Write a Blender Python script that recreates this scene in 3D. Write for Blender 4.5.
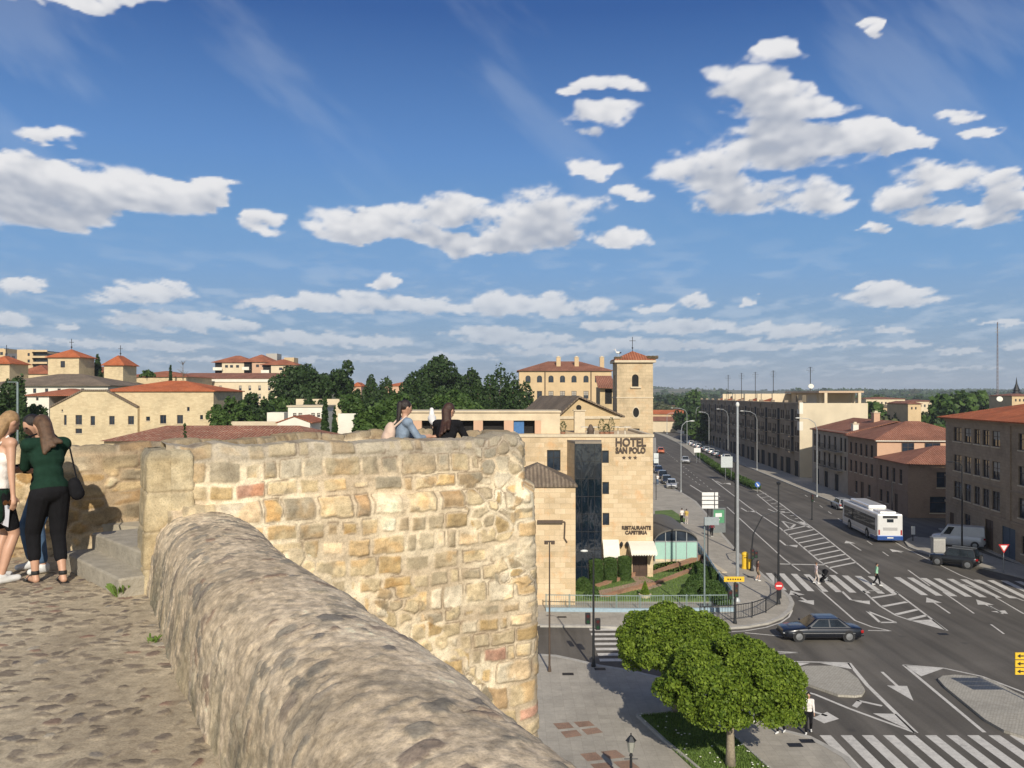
import bpy, bmesh, math, random
import numpy as np
from mathutils import Vector, Matrix, Quaternion
random.seed(7); R = math.radians; PI = math.pi
SC = bpy.context.scene; COL = SC.collection
for o in list(bpy.data.objects): bpy.data.objects.remove(o)
# ------------------------------------------------------------------ camera
F = 860.0; PX0 = 512.0; HY = 395.0; CZ = 15.0
cam = bpy.data.cameras.new('camera'); camo = bpy.data.objects.new('camera', cam); COL.objects.link(camo)
camo.location = (0, 0, CZ); camo.rotation_euler = (R(90), 0, 0)
cam.sensor_width = 36; cam.lens = 36 * F / 1024; cam.shift_y = (HY - 384) / 1024
cam.clip_start = 0.1; cam.clip_end = 20000
SC.camera = camo
# ------------------------------------------------------------------ view
SC.view_settings.view_transform = 'Standard'; SC.view_settings.look = 'None'
SC.view_settings.gamma = 1; SC.view_settings.use_curve_mapping = False
SC.view_settings.exposure = 0.02
SC.render.engine = 'CYCLES'; SC.cycles.use_denoising = True
SC.cycles.max_bounces = 5; SC.cycles.diffuse_bounces = 3; SC.cycles.glossy_bounces = 3
SC.cycles.transparent_max_bounces = 8; SC.cycles.volume_bounces = 0
# ------------------------------------------------------------------ sun + sky
SUN_EL = R(30); SUN_SIDE = R(7.8)            # sun behind the camera, a little to its right
to_sun = Vector((math.sin(SUN_SIDE) * math.cos(SUN_EL), -math.cos(SUN_SIDE) * math.cos(SUN_EL), math.sin(SUN_EL)))
sl = bpy.data.lights.new('sun', 'SUN'); sl.energy = 4.6; sl.angle = R(0.5); sl.color = (1.0, 0.92, 0.79)
so = bpy.data.objects.new('sun', sl); COL.objects.link(so)
so.rotation_euler = to_sun.to_track_quat('Z', 'Y').to_euler()
world = bpy.data.worlds.new("World"); SC.world = world; world.use_nodes = True
NT = world.node_tree; NT.nodes.clear()
def wn(t, **k):
    n = NT.nodes.new(t)
    for a, b in k.items(): setattr(n, a, b)
    return n
def wl(a, b): NT.links.new(a, b)
def wmath(op, a, b=None, c=None, clamp=False):
    n = wn('ShaderNodeMath', operation=op, use_clamp=clamp)
    for i, q in enumerate((a, b, c)):
        if q is None: continue
        if isinstance(q, (int, float)): n.inputs[i].default_value = q
        else: wl(q, n.inputs[i])
    return n.outputs[0]
def rgbw(c): return (c[0], c[1], c[2], 1)
sky = wn('ShaderNodeTexSky', sky_type='NISHITA', sun_disc=False)
sky.sun_elevation = SUN_EL; sky.sun_rotation = math.atan2(to_sun.x, to_sun.y)
sky.air_density = 1.0; sky.dust_density = 0.0; sky.ozone_density = 4.0; sky.altitude = 800
bg = wn('ShaderNodeBackground'); bg.inputs[1].default_value = 0.12
out = wn('ShaderNodeOutputWorld')
tcw = wn('ShaderNodeTexCoord'); sx = wn('ShaderNodeSeparateXYZ'); wl(tcw.outputs['Generated'], sx.inputs[0])
elv = wmath('DIVIDE', wmath('ARCSINE', sx.outputs[2]), PI / 2, clamp=True)
rp = wn('ShaderNodeValToRGB'); wl(elv, rp.inputs[0]); er = rp.color_ramp.elements
while len(er) > 1: er.remove(er[-1])
stops = [(0, (.30, .40, .50)), (.02, (.31, .42, .54)), (.05, (.24, .41, .62)), (.09, (.18, .385, .70)), (.17, (.108, .275, .62)), (.267, (.024, .106, .36)), (.45, (.014, .07, .27)), (1, (.014, .05, .19))]
er[0].position = 0; er[0].color = rgbw(stops[0][1])
for p_, c_ in stops[1:]: q_ = er.new(p_); q_.color = rgbw(c_)
sc_ = wn('ShaderNodeVectorMath', operation='SCALE'); wl(rp.outputs[0], sc_.inputs[0]); sc_.inputs['Scale'].default_value = 7.5
nm_ = wn('ShaderNodeVectorMath', operation='MINIMUM'); wl(sky.outputs[0], nm_.inputs[0]); nm_.inputs[1].default_value = (3.5, 4.5, 6)
# the half of the sky round the sun, behind the camera, is brighter and hazier, with sunlit clouds
fr = wn('ShaderNodeMapRange', interpolation_type='SMOOTHSTEP'); wl(sx.outputs[1], fr.inputs[0]); fr.inputs[1].default_value = -.35; fr.inputs[2].default_value = .35; fr.inputs[4].default_value = .9
hzb = wn('ShaderNodeMix', data_type='RGBA'); hzb.inputs[0].default_value = .5; wl(sky.outputs[0], hzb.inputs[6]); hzb.inputs[7].default_value = (4.2, 3.9, 3.4, 1)
bk_ = wn('ShaderNodeMix', data_type='RGBA'); frb = wn('ShaderNodeMapRange', interpolation_type='SMOOTHSTEP'); wl(sx.outputs[1], frb.inputs[0]); frb.inputs[1].default_value = -.1; frb.inputs[2].default_value = .35; wl(frb.outputs[0], bk_.inputs[0]); wl(hzb.outputs[2], bk_.inputs[6]); wl(nm_.outputs[0], bk_.inputs[7])
mxs = wn('ShaderNodeMix', data_type='RGBA'); wl(fr.outputs[0], mxs.inputs[0]); wl(bk_.outputs[2], mxs.inputs[6]); wl(sc_.outputs[0], mxs.inputs[7])
wl(mxs.outputs[2], bg.inputs[0]); wl(bg.outputs[0], out.inputs[0])
world.cycles.sampling_method = 'MANUAL'; world.cycles.sample_map_resolution = 512

# ------------------------------------------------------------------ mapping helpers (photo ray -> place)
def W(px, py, Y): return Vector(((px - PX0) / F * Y, Y, CZ - (py - HY) / F * Y))
def G(px, py, z=0.0):
    Y = (CZ - z) * F / (py - HY); return Vector(((px - PX0) / F * Y, Y, z))
def XX(px, Y): return (px - PX0) / F * Y
def ZZ(py, Y): return CZ - (py - HY) / F * Y
# ------------------------------------------------------------------ tagging
def tag(o, label=None, cat=None, group=None, kind=None):
    if label: o['label'] = label
    if cat: o['category'] = cat
    if group: o['group'] = group
    if kind: o['kind'] = kind
    return o
def thing(name, label, cat, loc=(0, 0, 0), rz=0, group=None):
    o = bpy.data.objects.new(name, None); COL.objects.link(o); o.location = loc; o.rotation_euler = (0, 0, rz)
    o.empty_display_size = .2
    return tag(o, label, cat, group)
KIDS = {}
def link(name, me, parent=None, loc=(0, 0, 0), rot=(0, 0, 0), scale=(1, 1, 1)):
    o = bpy.data.objects.new(name, me); COL.objects.link(o); o.location = loc; o.rotation_euler = rot; o.scale = scale
    if parent is not None:
        o.parent = parent; KIDS.setdefault(parent, []).append(o)
    return o
def dup(root, loc=None, rz=None, label=None, group=None, scale=None, parent=None):
    c = root.copy(); COL.objects.link(c)
    if parent is not None: c.parent = parent; KIDS.setdefault(parent, []).append(c)
    if loc is not None: c.location = loc
    if rz is not None: c.rotation_euler = (0, 0, rz)
    if scale is not None: c.scale = (scale,) * 3 if isinstance(scale, (int, float)) else scale
    if label: c['label'] = label
    if group: c['group'] = group
    for ch in KIDS.get(root, []): dup(ch, parent=c)
    return c
# ------------------------------------------------------------------ mesh helpers
def uvmap(me):
    n = len(me.polygons)
    if n == 0: return
    L = len(me.loops)
    co = np.empty(len(me.vertices) * 3, 'f'); me.vertices.foreach_get('co', co); co = co.reshape(-1, 3)
    lv = np.empty(L, 'i'); me.loops.foreach_get('vertex_index', lv)
    nm = np.empty(n * 3, 'f'); me.polygons.foreach_get('normal', nm); nm = nm.reshape(-1, 3)
    lt = np.empty(n, 'i'); me.polygons.foreach_get('loop_total', lt)
    pn = np.repeat(nm, lt, axis=0); p = co[lv]
    t = np.stack([-pn[:, 1], pn[:, 0], np.zeros(L)], 1); ln = np.linalg.norm(t, axis=1)
    flat = ln < 1e-3; t[flat] = (1, 0, 0); ln[flat] = 1; t /= ln[:, None]
    b = np.cross(pn, t)
    uv = np.stack([(p * t).sum(1), (p * b).sum(1)], 1).astype('f')
    ul = me.uv_layers.new(name='UVMap'); ul.data.foreach_set('uv', uv.ravel())
class MB:
    def __init__(s): s.v = []; s.f = []; s.m = []; s.M = None
    def add(s, vs, fs, m=0):
        b = len(s.v)
        if s.M is not None: vs = [s.M @ Vector(p) for p in vs]
        s.v.extend([tuple(p) for p in vs]); s.f.extend([tuple(b + i for i in f) for f in fs]); s.m.extend([m] * len(fs)); return s
    def box(s, x0, x1, y0, y1, z0, z1, m=0):
        return s.add([(x0,y0,z0),(x1,y0,z0),(x1,y1,z0),(x0,y1,z0),(x0,y0,z1),(x1,y0,z1),(x1,y1,z1),(x0,y1,z1)],
                     [(0,3,2,1),(4,5,6,7),(0,1,5,4),(1,2,6,5),(2,3,7,6),(3,0,4,7)], m)
    def bar(s, a, b, w, h=None, m=0):      # rectangular bar between two points
        a, b = Vector(a), Vector(b); h = h or w; d = (b - a).normalized()
        u = d.cross(Vector((0, 0, 1)));  u = Vector((1, 0, 0)) if u.length < 1e-4 else u.normalized(); v = u.cross(d)
        c = [(-w/2,-h/2),(w/2,-h/2),(w/2,h/2),(-w/2,h/2)]
        return s.add([a + u*x + v*y for x, y in c] + [b + u*x + v*y for x, y in c], [(3,2,1,0),(4,5,6,7),(0,1,5,4),(1,2,6,5),(2,3,7,6),(3,0,4,7)], m)
    def prism(s, pts, z0, z1, m=0):
        n = len(pts); ar = sum(pts[i][0]*pts[(i+1)%n][1] - pts[(i+1)%n][0]*pts[i][1] for i in range(n))
        if ar < 0: pts = pts[::-1]
        return s.add([(p[0],p[1],z0) for p in pts] + [(p[0],p[1],z1) for p in pts],
                     [tuple(range(n))[::-1], tuple(range(n, 2*n))] + [(i,(i+1)%n,n+(i+1)%n,n+i) for i in range(n)], m)
    def xprism(s, pts, y0, y1, m=0):       # (x,z) outline extruded along y
        n = len(pts); ar = sum(pts[i][0]*pts[(i+1)%n][1] - pts[(i+1)%n][0]*pts[i][1] for i in range(n))
        if ar < 0: pts = pts[::-1]
        return s.add([(p[0],y0,p[1]) for p in pts] + [(p[0],y1,p[1]) for p in pts],
                     [tuple(range(n)), tuple(range(n, 2*n))[::-1]] + [((i+1)%n,i,n+i,n+(i+1)%n) for i in range(n)], m)
    def poly(s, pts, m=0): return s.add(pts, [tuple(range(len(pts)))], m)
    def tube(s, pts, rad, n=8, m=0, caps=True):
        pts = [Vector(p) for p in pts]; k = len(pts)
        if isinstance(rad, (int, float)): rad = [rad] * k
        vs = []; up = Vector((0, 0, 1))
        d0 = (pts[1] - pts[0]).normalized(); u = d0.cross(up); u = Vector((1, 0, 0)) if u.length < .05 else u.normalized()
        for i, p in enumerate(pts):
            d = ((pts[min(i+1, k-1)] - pts[max(i-1, 0)])).normalized()
            u = (u - d * u.dot(d)).normalized(); v = d.cross(u)
            for j in range(n):
                a = 2*PI*j/n; vs.append(p + (u*math.cos(a) + v*math.sin(a)) * rad[i])
        fs = [(i*n+j, i*n+(j+1)%n, (i+1)*n+(j+1)%n, (i+1)*n+j) for i in range(k-1) for j in range(n)]
        if caps: fs += [tuple(range(n))[::-1], tuple(range((k-1)*n, k*n))]
        return s.add(vs, fs, m)
    def lathe(s, prof, c=(0,0,0), n=16, axis='z', m=0):
        vs = []; c = Vector(c)
        for r, z in prof:
            for j in range(n):
                a = 2*PI*j/n; x, y = r*math.cos(a), r*math.sin(a)
                vs.append(c + (Vector((x,y,z)) if axis == 'z' else Vector((x,z,y)) if axis == 'y' else Vector((z,x,y))))
        k = len(prof); fs = []
        for i in range(k-1):
            for j in range(n):
                q = (i*n+j, i*n+(j+1)%n, (i+1)*n+(j+1)%n, (i+1)*n+j); fs.append(q[::-1] if axis == 'y' else q)
        fs += [tuple(range(n))[::-1], tuple(range((k-1)*n, k*n))]
        return s.add(vs, fs, m)
    def ell(s, c, r, n=12, m=0, rot=None):
        c = Vector(c); r = (r,r,r) if isinstance(r,(int,float)) else r; vs = []; h = max(4, n//2)
        for i in range(h+1):
            ph = PI*i/h
            for j in range(n):
                a = 2*PI*j/n; p = Vector((math.sin(ph)*math.cos(a)*r[0], math.sin(ph)*math.sin(a)*r[1], -math.cos(ph)*r[2]))
                if rot is not None: p = rot @ p
                vs.append(c + p)
        return s.add(vs, [(i*n+j, i*n+(j+1)%n, (i+1)*n+(j+1)%n, (i+1)*n+j) for i in range(h) for j in range(n)], m)
    def cap(s, a, b, ra, rb, n=10, m=0):   # tapered capsule
        a, b = Vector(a), Vector(b); d = b - a; L = max(d.length, 1e-5); q = Vector((0,0,1)).rotation_difference(d)
        prof = [(ra*math.cos(t), -ra*math.sin(t)) for t in (1.5, 1.0, .5)] + [(ra, 0), (rb, L)] + [(rb*math.cos(t), L + rb*math.sin(t)) for t in (.5, 1.0, 1.5)]
        vs = [a + q @ Vector((r*math.cos(2*PI*j/n), r*math.sin(2*PI*j/n), z)) for r, z in prof for j in range(n)]; k = len(prof)
        return s.add(vs, [(i*n+j, i*n+(j+1)%n, (i+1)*n+(j+1)%n, (i+1)*n+j) for i in range(k-1) for j in range(n)] + [tuple(range(n))[::-1], tuple(range((k-1)*n, k*n))], m)
    def mesh(s, name, mats, smooth=False, bevel=0, fix=False):
        me = bpy.data.meshes.new(name); me.from_pydata(s.v, [], s.f)
        if not isinstance(mats, (list, tuple)): mats = [mats]
        for q in mats: me.materials.append(q)
        if len(mats) > 1: me.polygons.foreach_set('material_index', s.m)
        if bevel or fix:
            bm = bmesh.new(); bm.from_mesh(me)
            if fix: bmesh.ops.remove_doubles(bm, verts=bm.verts, dist=1e-4)
            bmesh.ops.recalc_face_normals(bm, faces=bm.faces)
            if bevel:
                es = [e for e in bm.edges if len(e.link_faces) == 2 and e.calc_face_angle(0) > .6]
                bmesh.ops.bevel(bm, geom=es, offset=bevel, segments=2, affect='EDGES', profile=.5, clamp_overlap=True)
            bm.to_mesh(me); bm.free()
        if smooth: me.polygons.foreach_set('use_smooth', [True] * len(me.polygons))
        me.update(); uvmap(me); return me
    def build(s, name, mats, parent=None, loc=(0,0,0), rot=(0,0,0), smooth=False, bevel=0, fix=False):
        return link(name, s.mesh(name, mats, smooth, bevel, fix), parent, loc, rot)
def grid_mesh(name, Pn, mat, col=None, smooth=True, flip=False):
    """Pn: (a,b,3) array; col: (a,b,3) linear albedo per vertex"""
    a, b, _ = Pn.shape; me = bpy.data.meshes.new(name)
    me.vertices.add(a*b); me.vertices.foreach_set('co', Pn.astype('f').ravel())
    i = np.arange(a-1)[:, None]*b + np.arange(b-1)[None, :]
    q = np.stack([i, i+1, i+b+1, i+b], -1).reshape(-1, 4)
    if flip: q = q[:, ::-1]
    n = len(q); me.loops.add(n*4); me.loops.foreach_set('vertex_index', q.astype('i').ravel())
    me.polygons.add(n); me.polygons.foreach_set('loop_start', np.arange(n, dtype='i')*4); me.polygons.foreach_set('loop_total', np.full(n, 4, 'i'))
    me.polygons.foreach_set('use_smooth', np.full(n, smooth))
    me.materials.append(mat); me.update(calc_edges=True)
    if col is not None:
        ca = me.color_attributes.new('Col', 'FLOAT_COLOR', 'POINT')
        ca.data.foreach_set('color', np.concatenate([col, np.ones((a, b, 1))], -1).astype('f').ravel())
    return me
# ------------------------------------------------------------------ numpy noise
def _h(ix, iy, s):
    n = (ix.astype(np.int64)*374761393 + iy.astype(np.int64)*668265263 + s*1442695041) & 0xffffffff
    n = ((n ^ (n >> 13)) * 1274126177) & 0xffffffff; n = ((n ^ (n >> 16)) * 2246822519) & 0xffffffff
    return ((n ^ (n >> 15)) & 0xffffff) / float(0xffffff)
def vnoise(x, y, s=0):
    ix = np.floor(x); iy = np.floor(y); fx = x-ix; fy = y-iy; fx = fx*fx*(3-2*fx); fy = fy*fy*(3-2*fy)
    return (_h(ix,iy,s)*(1-fx)+_h(ix+1,iy,s)*fx)*(1-fy) + (_h(ix,iy+1,s)*(1-fx)+_h(ix+1,iy+1,s)*fx)*fy
def fbm(x, y, s=0, o=4):
    r = 0; a = .5; t = 0
    for k in range(o): r = r + a*vnoise(x*2**k, y*2**k, s+k); t += a; a *= .55
    return r/t
def sstep(x, a=0., b=1.):
    t = np.clip((x-a)/(b-a), 0, 1); return t*t*(3-2*t)
def rubble(x, y, ca, cb, seed, p=3.0, jx=.5, jy=.35, var=.35, brick=.5, rng=2):
    """irregular stones: returns F2-F1 and stone id hashes (3 floats)"""
    row = np.floor(y/cb); F1 = np.full(x.shape, 9.); F2 = F1.copy(); A = np.zeros(x.shape); B = A.copy(); C = A.copy()
    for dr in range(-rng, rng+1):
        r = row+dr; off = brick*(np.mod(r, 2)); c0 = np.floor(x/ca-off)
        for dc in range(-rng, rng+1):
            c = c0+dc; h1 = _h(c, r, seed); h2 = _h(c, r, seed+1); h3 = _h(c, r, seed+2); h4 = _h(c, r, seed+3)
            sx = (c+.5+off+(h1-.5)*2*jx)*ca; sy = (r+.5+(h2-.5)*2*jy)*cb
            wx = ca*(1+(h3-.5)*2*var); wy = cb*(1+(h4-.5)*2*var)
            d = (np.abs((x-sx)/wx)**p+np.abs((y-sy)/wy)**p)**(1/p)
            m = d < F1; F2 = np.where(m, F1, np.minimum(F2, d)); F1 = np.where(m, d, F1)
            A = np.where(m, _h(c, r, seed+4), A); B = np.where(m, _h(c, r, seed+5), B); C = np.where(m, _h(c, r, seed+6), C)
    return F1, F2-F1, A, B, C
# ------------------------------------------------------------------ materials
MATS = {}
def newmat(name):
    m = bpy.data.materials.new(name); m.use_nodes = True; nt = m.node_tree
    b = nt.nodes['Principled BSDF']; return m, nt, b
def rgb(*c): return (c[0], c[1], c[2], 1)
def _coord(nt, kind):
    t = nt.nodes.new('ShaderNodeTexCoord'); return t.outputs[kind]
def _noise(nt, vec, scale, det=4, rough=.6, dist=0):
    n = nt.nodes.new('ShaderNodeTexNoise'); n.inputs['Scale'].default_value = scale; n.inputs['Detail'].default_value = det
    n.inputs['Roughness'].default_value = rough; n.inputs['Distortion'].default_value = dist; nt.links.new(vec, n.inputs['Vector']); return n.outputs[0]
def _ramp(nt, f, stops):
    r = nt.nodes.new('ShaderNodeValToRGB'); e = r.color_ramp.elements
    while len(e) > 1: e.remove(e[-1])
    e[0].position = stops[0][0]; e[0].color = rgb(*stops[0][1])
    for p, c in stops[1:]: q = e.new(p); q.color = rgb(*c)
    nt.links.new(f, r.inputs[0]); return r.outputs[0]
def _mix(nt, fac, a, b, blend='MIX'):
    m = nt.nodes.new('ShaderNodeMix'); m.data_type = 'RGBA'; m.blend_type = blend
    for v, i in ((fac, 0), (a, 6), (b, 7)):
        if isinstance(v, (int, float)): m.inputs[i].default_value = v
        elif isinstance(v, tuple): m.inputs[i].default_value = rgb(*v)
        else: nt.links.new(v, m.inputs[i])
    return m.outputs[2]
def _bump(nt, b, h, strength, dist=.02):
    n = nt.nodes.new('ShaderNodeBump'); n.inputs['Strength'].default_value = strength; n.inputs['Distance'].default_value = dist
    nt.links.new(h, n.inputs['Height']); nt.links.new(n.outputs[0], b.inputs['Normal'])
def _mul(c, k): return tuple(min(1, x*k) for x in c)
def plain(name, c, rough=.6, metal=0, spec=.5, var=.12, scale=6, bump=0, coat=0):
    if name in MATS: return MATS[name]
    m, nt, b = newmat(name); v = _coord(nt, 'Object'); n = _noise(nt, v, scale, 5)
    nt.links.new(_ramp(nt, n, [(.3, _mul(c, 1-var)), (.7, _mul(c, 1+var))]), b.inputs['Base Color'])
    b.inputs['Roughness'].default_value = rough; b.inputs['Metallic'].default_value = metal; b.inputs['Specular IOR Level'].default_value = spec
    if coat: b.inputs['Coat Weight'].default_value = coat; b.inputs['Coat Roughness'].default_value = .06
    if bump: _bump(nt, b, _noise(nt, v, scale*5, 4), bump)
    MATS[name] = m; return m
def masonry(name, c1, c2, mortar, bw=.6, bh=.3, ms=.015, rough=.85, stain=.3, bump=.4, patch=None):
    """coursed stone or brick in wall metres (UV)"""
    if name in MATS: return MATS[name]
    m, nt, b = newmat(name); v = _coord(nt, 'UV'); ov = _coord(nt, 'Object')
    t = nt.nodes.new('ShaderNodeTexBrick'); nt.links.new(v, t.inputs['Vector']); t.inputs['Scale'].default_value = 1
    t.inputs['Color1'].default_value = rgb(*c1); t.inputs['Color2'].default_value = rgb(*c2); t.inputs['Mortar'].default_value = rgb(*mortar)
    t.inputs['Brick Width'].default_value = bw; t.inputs['Row Height'].default_value = bh; t.inputs['Mortar Size'].default_value = ms
    t.inputs['Mortar Smooth'].default_value = .4; t.inputs['Bias'].default_value = -.1
    n = _noise(nt, ov, .45, 6, .65, .4); s = _ramp(nt, n, [(.32, (1-stain,)*3), (.5, (1, 1, 1)), (.72, (1+stain*.3,)*3)])
    c = _mix(nt, 1.0, t.outputs[0], s, 'MULTIPLY')
    if patch: 
        pn = _noise(nt, ov, .8, 4, .6); f = nt.nodes.new('ShaderNodeMapRange'); nt.links.new(pn, f.inputs[0]); f.inputs[1].default_value = .55; f.inputs[2].default_value = .72; f.inputs[4].default_value = .6
        c = _mix(nt, f.outputs[0], c, patch)
    g = _noise(nt, ov, 14, 4, .7); c = _mix(nt, 1.0, c, _ramp(nt, g, [(.25, (.82,)*3), (.75, (1.14,)*3)]), 'MULTIPLY')
    nt.links.new(c, b.inputs['Base Color']); b.inputs['Roughness'].default_value = rough; b.inputs['Specular IOR Level'].default_value = .2
    h = nt.nodes.new('ShaderNodeMath'); h.operation = 'MULTIPLY_ADD'; nt.links.new(t.outputs['Fac'], h.inputs[0]); h.inputs[1].default_value = -1; nt.links.new(g, h.inputs[2])
    _bump(nt, b, h.outputs[0], bump, .03); MATS[name] = m; return m
def tiles(name, c1, c2, c3, pitch=.28, rough=.85):
    """curved clay tile roof: channels run down the slope"""
    if name in MATS: return MATS[name]
    m, nt, b = newmat(name); v = _coord(nt, 'UV'); ov = _coord(nt, 'Object')
    w = nt.nodes.new('ShaderNodeTexWave'); w.wave_type = 'BANDS'; w.bands_direction = 'X'; w.wave_profile = 'SIN'
    nt.links.new(v, w.inputs['Vector']); w.inputs['Scale'].default_value = .314/pitch; w.inputs['Distortion'].default_value = .6; w.inputs['Detail'].default_value = 2; w.inputs['Detail Scale'].default_value = 3
    w2 = nt.nodes.new('ShaderNodeTexWave'); w2.wave_type = 'BANDS'; w2.bands_direction = 'Y'; w2.wave_profile = 'SAW'
    nt.links.new(v, w2.inputs['Vector']); w2.inputs['Scale'].default_value = .314/.35; w2.inputs['Distortion'].default_value = .8
    mp = nt.nodes.new('ShaderNodeMapping'); mp.inputs['Scale'].default_value = (3.2, 1.1, 1); nt.links.new(v, mp.inputs[0])
    n = _noise(nt, mp.outputs[0], 1.4, 5, .75); n2 = _noise(nt, ov, .35, 5, .6)
    c = _ramp(nt, n, [(.3, c1), (.5, c2), (.68, c3)]); c = _mix(nt, 1.0, c, _ramp(nt, n2, [(.3, (.7,)*3), (.65, (1.12,)*3)]), 'MULTIPLY')
    c = _mix(nt, 1.0, c, _ramp(nt, w.outputs[1] if len(w.outputs) > 1 else w.outputs[0], [(0., (.62,)*3), (.5, (1.05,)*3)]), 'MULTIPLY')
    nt.links.new(c, b.inputs['Base Color']); b.inputs['Roughness'].default_value = rough; b.inputs['Specular IOR Level'].default_value = .2
    a = nt.nodes.new('ShaderNodeMath'); a.operation = 'MULTIPLY_ADD'; nt.links.new(w.outputs[1], a.inputs[0]); a.inputs[1].default_value = 1.6; nt.links.new(w2.outputs[1], a.inputs[2])
    _bump(nt, b, a.outputs[0], .8, .06); MATS[name] = m; return m
def rubble_mat(name, rough=.9, fine=60., bump=.5, lichen=.25, big=9.):
    m, nt, b = newmat(name); v = _coord(nt, 'Object')
    at = nt.nodes.new('ShaderNodeAttribute'); at.attribute_name = 'Col'
    n = _noise(nt, v, fine, 5, .75); n2 = _noise(nt, v, big, 6, .7, .3); n3 = _noise(nt, v, 3.2, 6, .75)
    c = _mix(nt, 1.0, at.outputs[0], _ramp(nt, n, [(.28, (.62,)*3), (.5, (1.0,)*3), (.75, (1.22,)*3)]), 'MULTIPLY')
    c = _mix(nt, 1.0, c, _ramp(nt, n2, [(.3, (.74, .72, .70)), (.55, (1.02,)*3), (.75, (1.16, 1.14, 1.08))]), 'MULTIPLY')
    f = nt.nodes.new('ShaderNodeMapRange'); nt.links.new(n3, f.inputs[0]); f.inputs[1].default_value = .56; f.inputs[2].default_value = .75; f.inputs[4].default_value = lichen
    c = _mix(nt, f.outputs[0], c, (.16, .145, .12))
    nt.links.new(c, b.inputs['Base Color']); b.inputs['Roughness'].default_value = rough; b.inputs['Specular IOR Level'].default_value = .15
    h = nt.nodes.new('ShaderNodeMath'); h.operation = 'MULTIPLY_ADD'; nt.links.new(n2, h.inputs[0]); h.inputs[1].default_value = 1.5; nt.links.new(n, h.inputs[2])
    _bump(nt, b, h.outputs[0], bump, .012); return m
def leafmat(name, c1, c2, trans=.25):
    if name in MATS: return MATS[name]
    m, nt, b = newmat(name); v = _coord(nt, 'Object'); g = nt.nodes.new('ShaderNodeNewGeometry')
    n = _noise(nt, v, 1.3, 3); a = nt.nodes.new('ShaderNodeMath'); a.operation = 'MULTIPLY_ADD'; nt.links.new(g.outputs['Random Per Island'], a.inputs[0]); a.inputs[1].default_value = .55
    s = nt.nodes.new('ShaderNodeMath'); s.operation = 'SUBTRACT'; nt.links.new(n, s.inputs[0]); s.inputs[1].default_value = .27; nt.links.new(s.outputs[0], a.inputs[2])
    c = _ramp(nt, a.outputs[0], [(.15, c1), (.85, c2)]); nt.links.new(c, b.inputs['Base Color'])
    b.inputs['Roughness'].default_value = .55; b.inputs['Specular IOR Level'].default_value = .25
    tr = nt.nodes.new('ShaderNodeBsdfTranslucent'); nt.links.new(c, tr.inputs[0]); mx = nt.nodes.new('ShaderNodeMixShader'); mx.inputs[0].default_value = trans
    nt.links.new(b.outputs[0], mx.inputs[1]); nt.links.new(tr.outputs[0], mx.inputs[2]); nt.links.new(mx.outputs[0], nt.nodes['Material Output'].inputs[0])
    MATS[name] = m; return m
def glass(name, c=(.02, .03, .045), rough=.08):
    if name in MATS: return MATS[name]
    m, nt, b = newmat(name); n = _noise(nt, _coord(nt, 'Object'), .9, 2)
    nt.links.new(_ramp(nt, n, [(.3, _mul(c, .5)), (.7, _mul(c, 1.6))]), b.inputs['Base Color'])
    b.inputs['Roughness'].default_value = rough; b.inputs['Specular IOR Level'].default_value = .6
    MATS[name] = m; return m
# ================================================================== SETTING
M_asph = plain('asphalt', (.078, .074, .070), .85, var=.22, scale=.35, bump=.15)
def _asph():
    m, nt, b = newmat('asphalt_worn'); v = _coord(nt, 'Object')
    n = _noise(nt, v, .16, 6, .6, .5); n2 = _noise(nt, v, 9, 4, .8)
    mp = nt.nodes.new('ShaderNodeMapping'); mp.inputs['Rotation'].default_value = (0, 0, R(-8)); mp.inputs['Scale'].default_value = (1.1, .05, 1); nt.links.new(v, mp.inputs[0])
    n3 = _noise(nt, mp.outputs[0], 1.0, 3, .5)
    c = _ramp(nt, n, [(.3, (.098, .087, .072)), (.5, (.118, .106, .089)), (.7, (.145, .131, .111))])
    c = _mix(nt, 1.0, c, _ramp(nt, n3, [(.35, (.74,)*3), (.65, (1.14,)*3)]), 'MULTIPLY')
    c = _mix(nt, 1.0, c, _ramp(nt, n2, [(.3, (.86,)*3), (.7, (1.14,)*3)]), 'MULTIPLY')
    vo = nt.nodes.new('ShaderNodeTexVoronoi'); vo.inputs['Scale'].default_value = .33; nt.links.new(v, vo.inputs[0])
    f = nt.nodes.new('ShaderNodeMapRange'); nt.links.new(vo.outputs['Distance'], f.inputs[0]); f.inputs[1].default_value = .10; f.inputs[2].default_value = .02; f.inputs[4].default_value = .4
    c = _mix(nt, f.outputs[0], c, (.03, .03, .03))
    nt.links.new(c, b.inputs['Base Color']); b.inputs['Roughness'].default_value = .8; b.inputs['Specular IOR Level'].default_value = .3
    _bump(nt, b, n2, .2, .01); return m
M_asph = _asph()
def _paint():
    m, nt, b = newmat('road_paint'); v = _coord(nt, 'Object'); n = _noise(nt, v, 3.5, 6, .8); n2 = _noise(nt, v, .5, 3)
    s = nt.nodes.new('ShaderNodeMath'); s.operation = 'MULTIPLY_ADD'; nt.links.new(n2, s.inputs[0]); s.inputs[1].default_value = .5; nt.links.new(n, s.inputs[2])
    nt.links.new(_ramp(nt, s.outputs[0], [(.50, (.22, .205, .185)), (.62, (.50, .475, .43)), (.85, (.66, .63, .57))]), b.inputs['Base Color']); b.inputs['Roughness'].default_value = .7; return m
M_paint = _paint()
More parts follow.
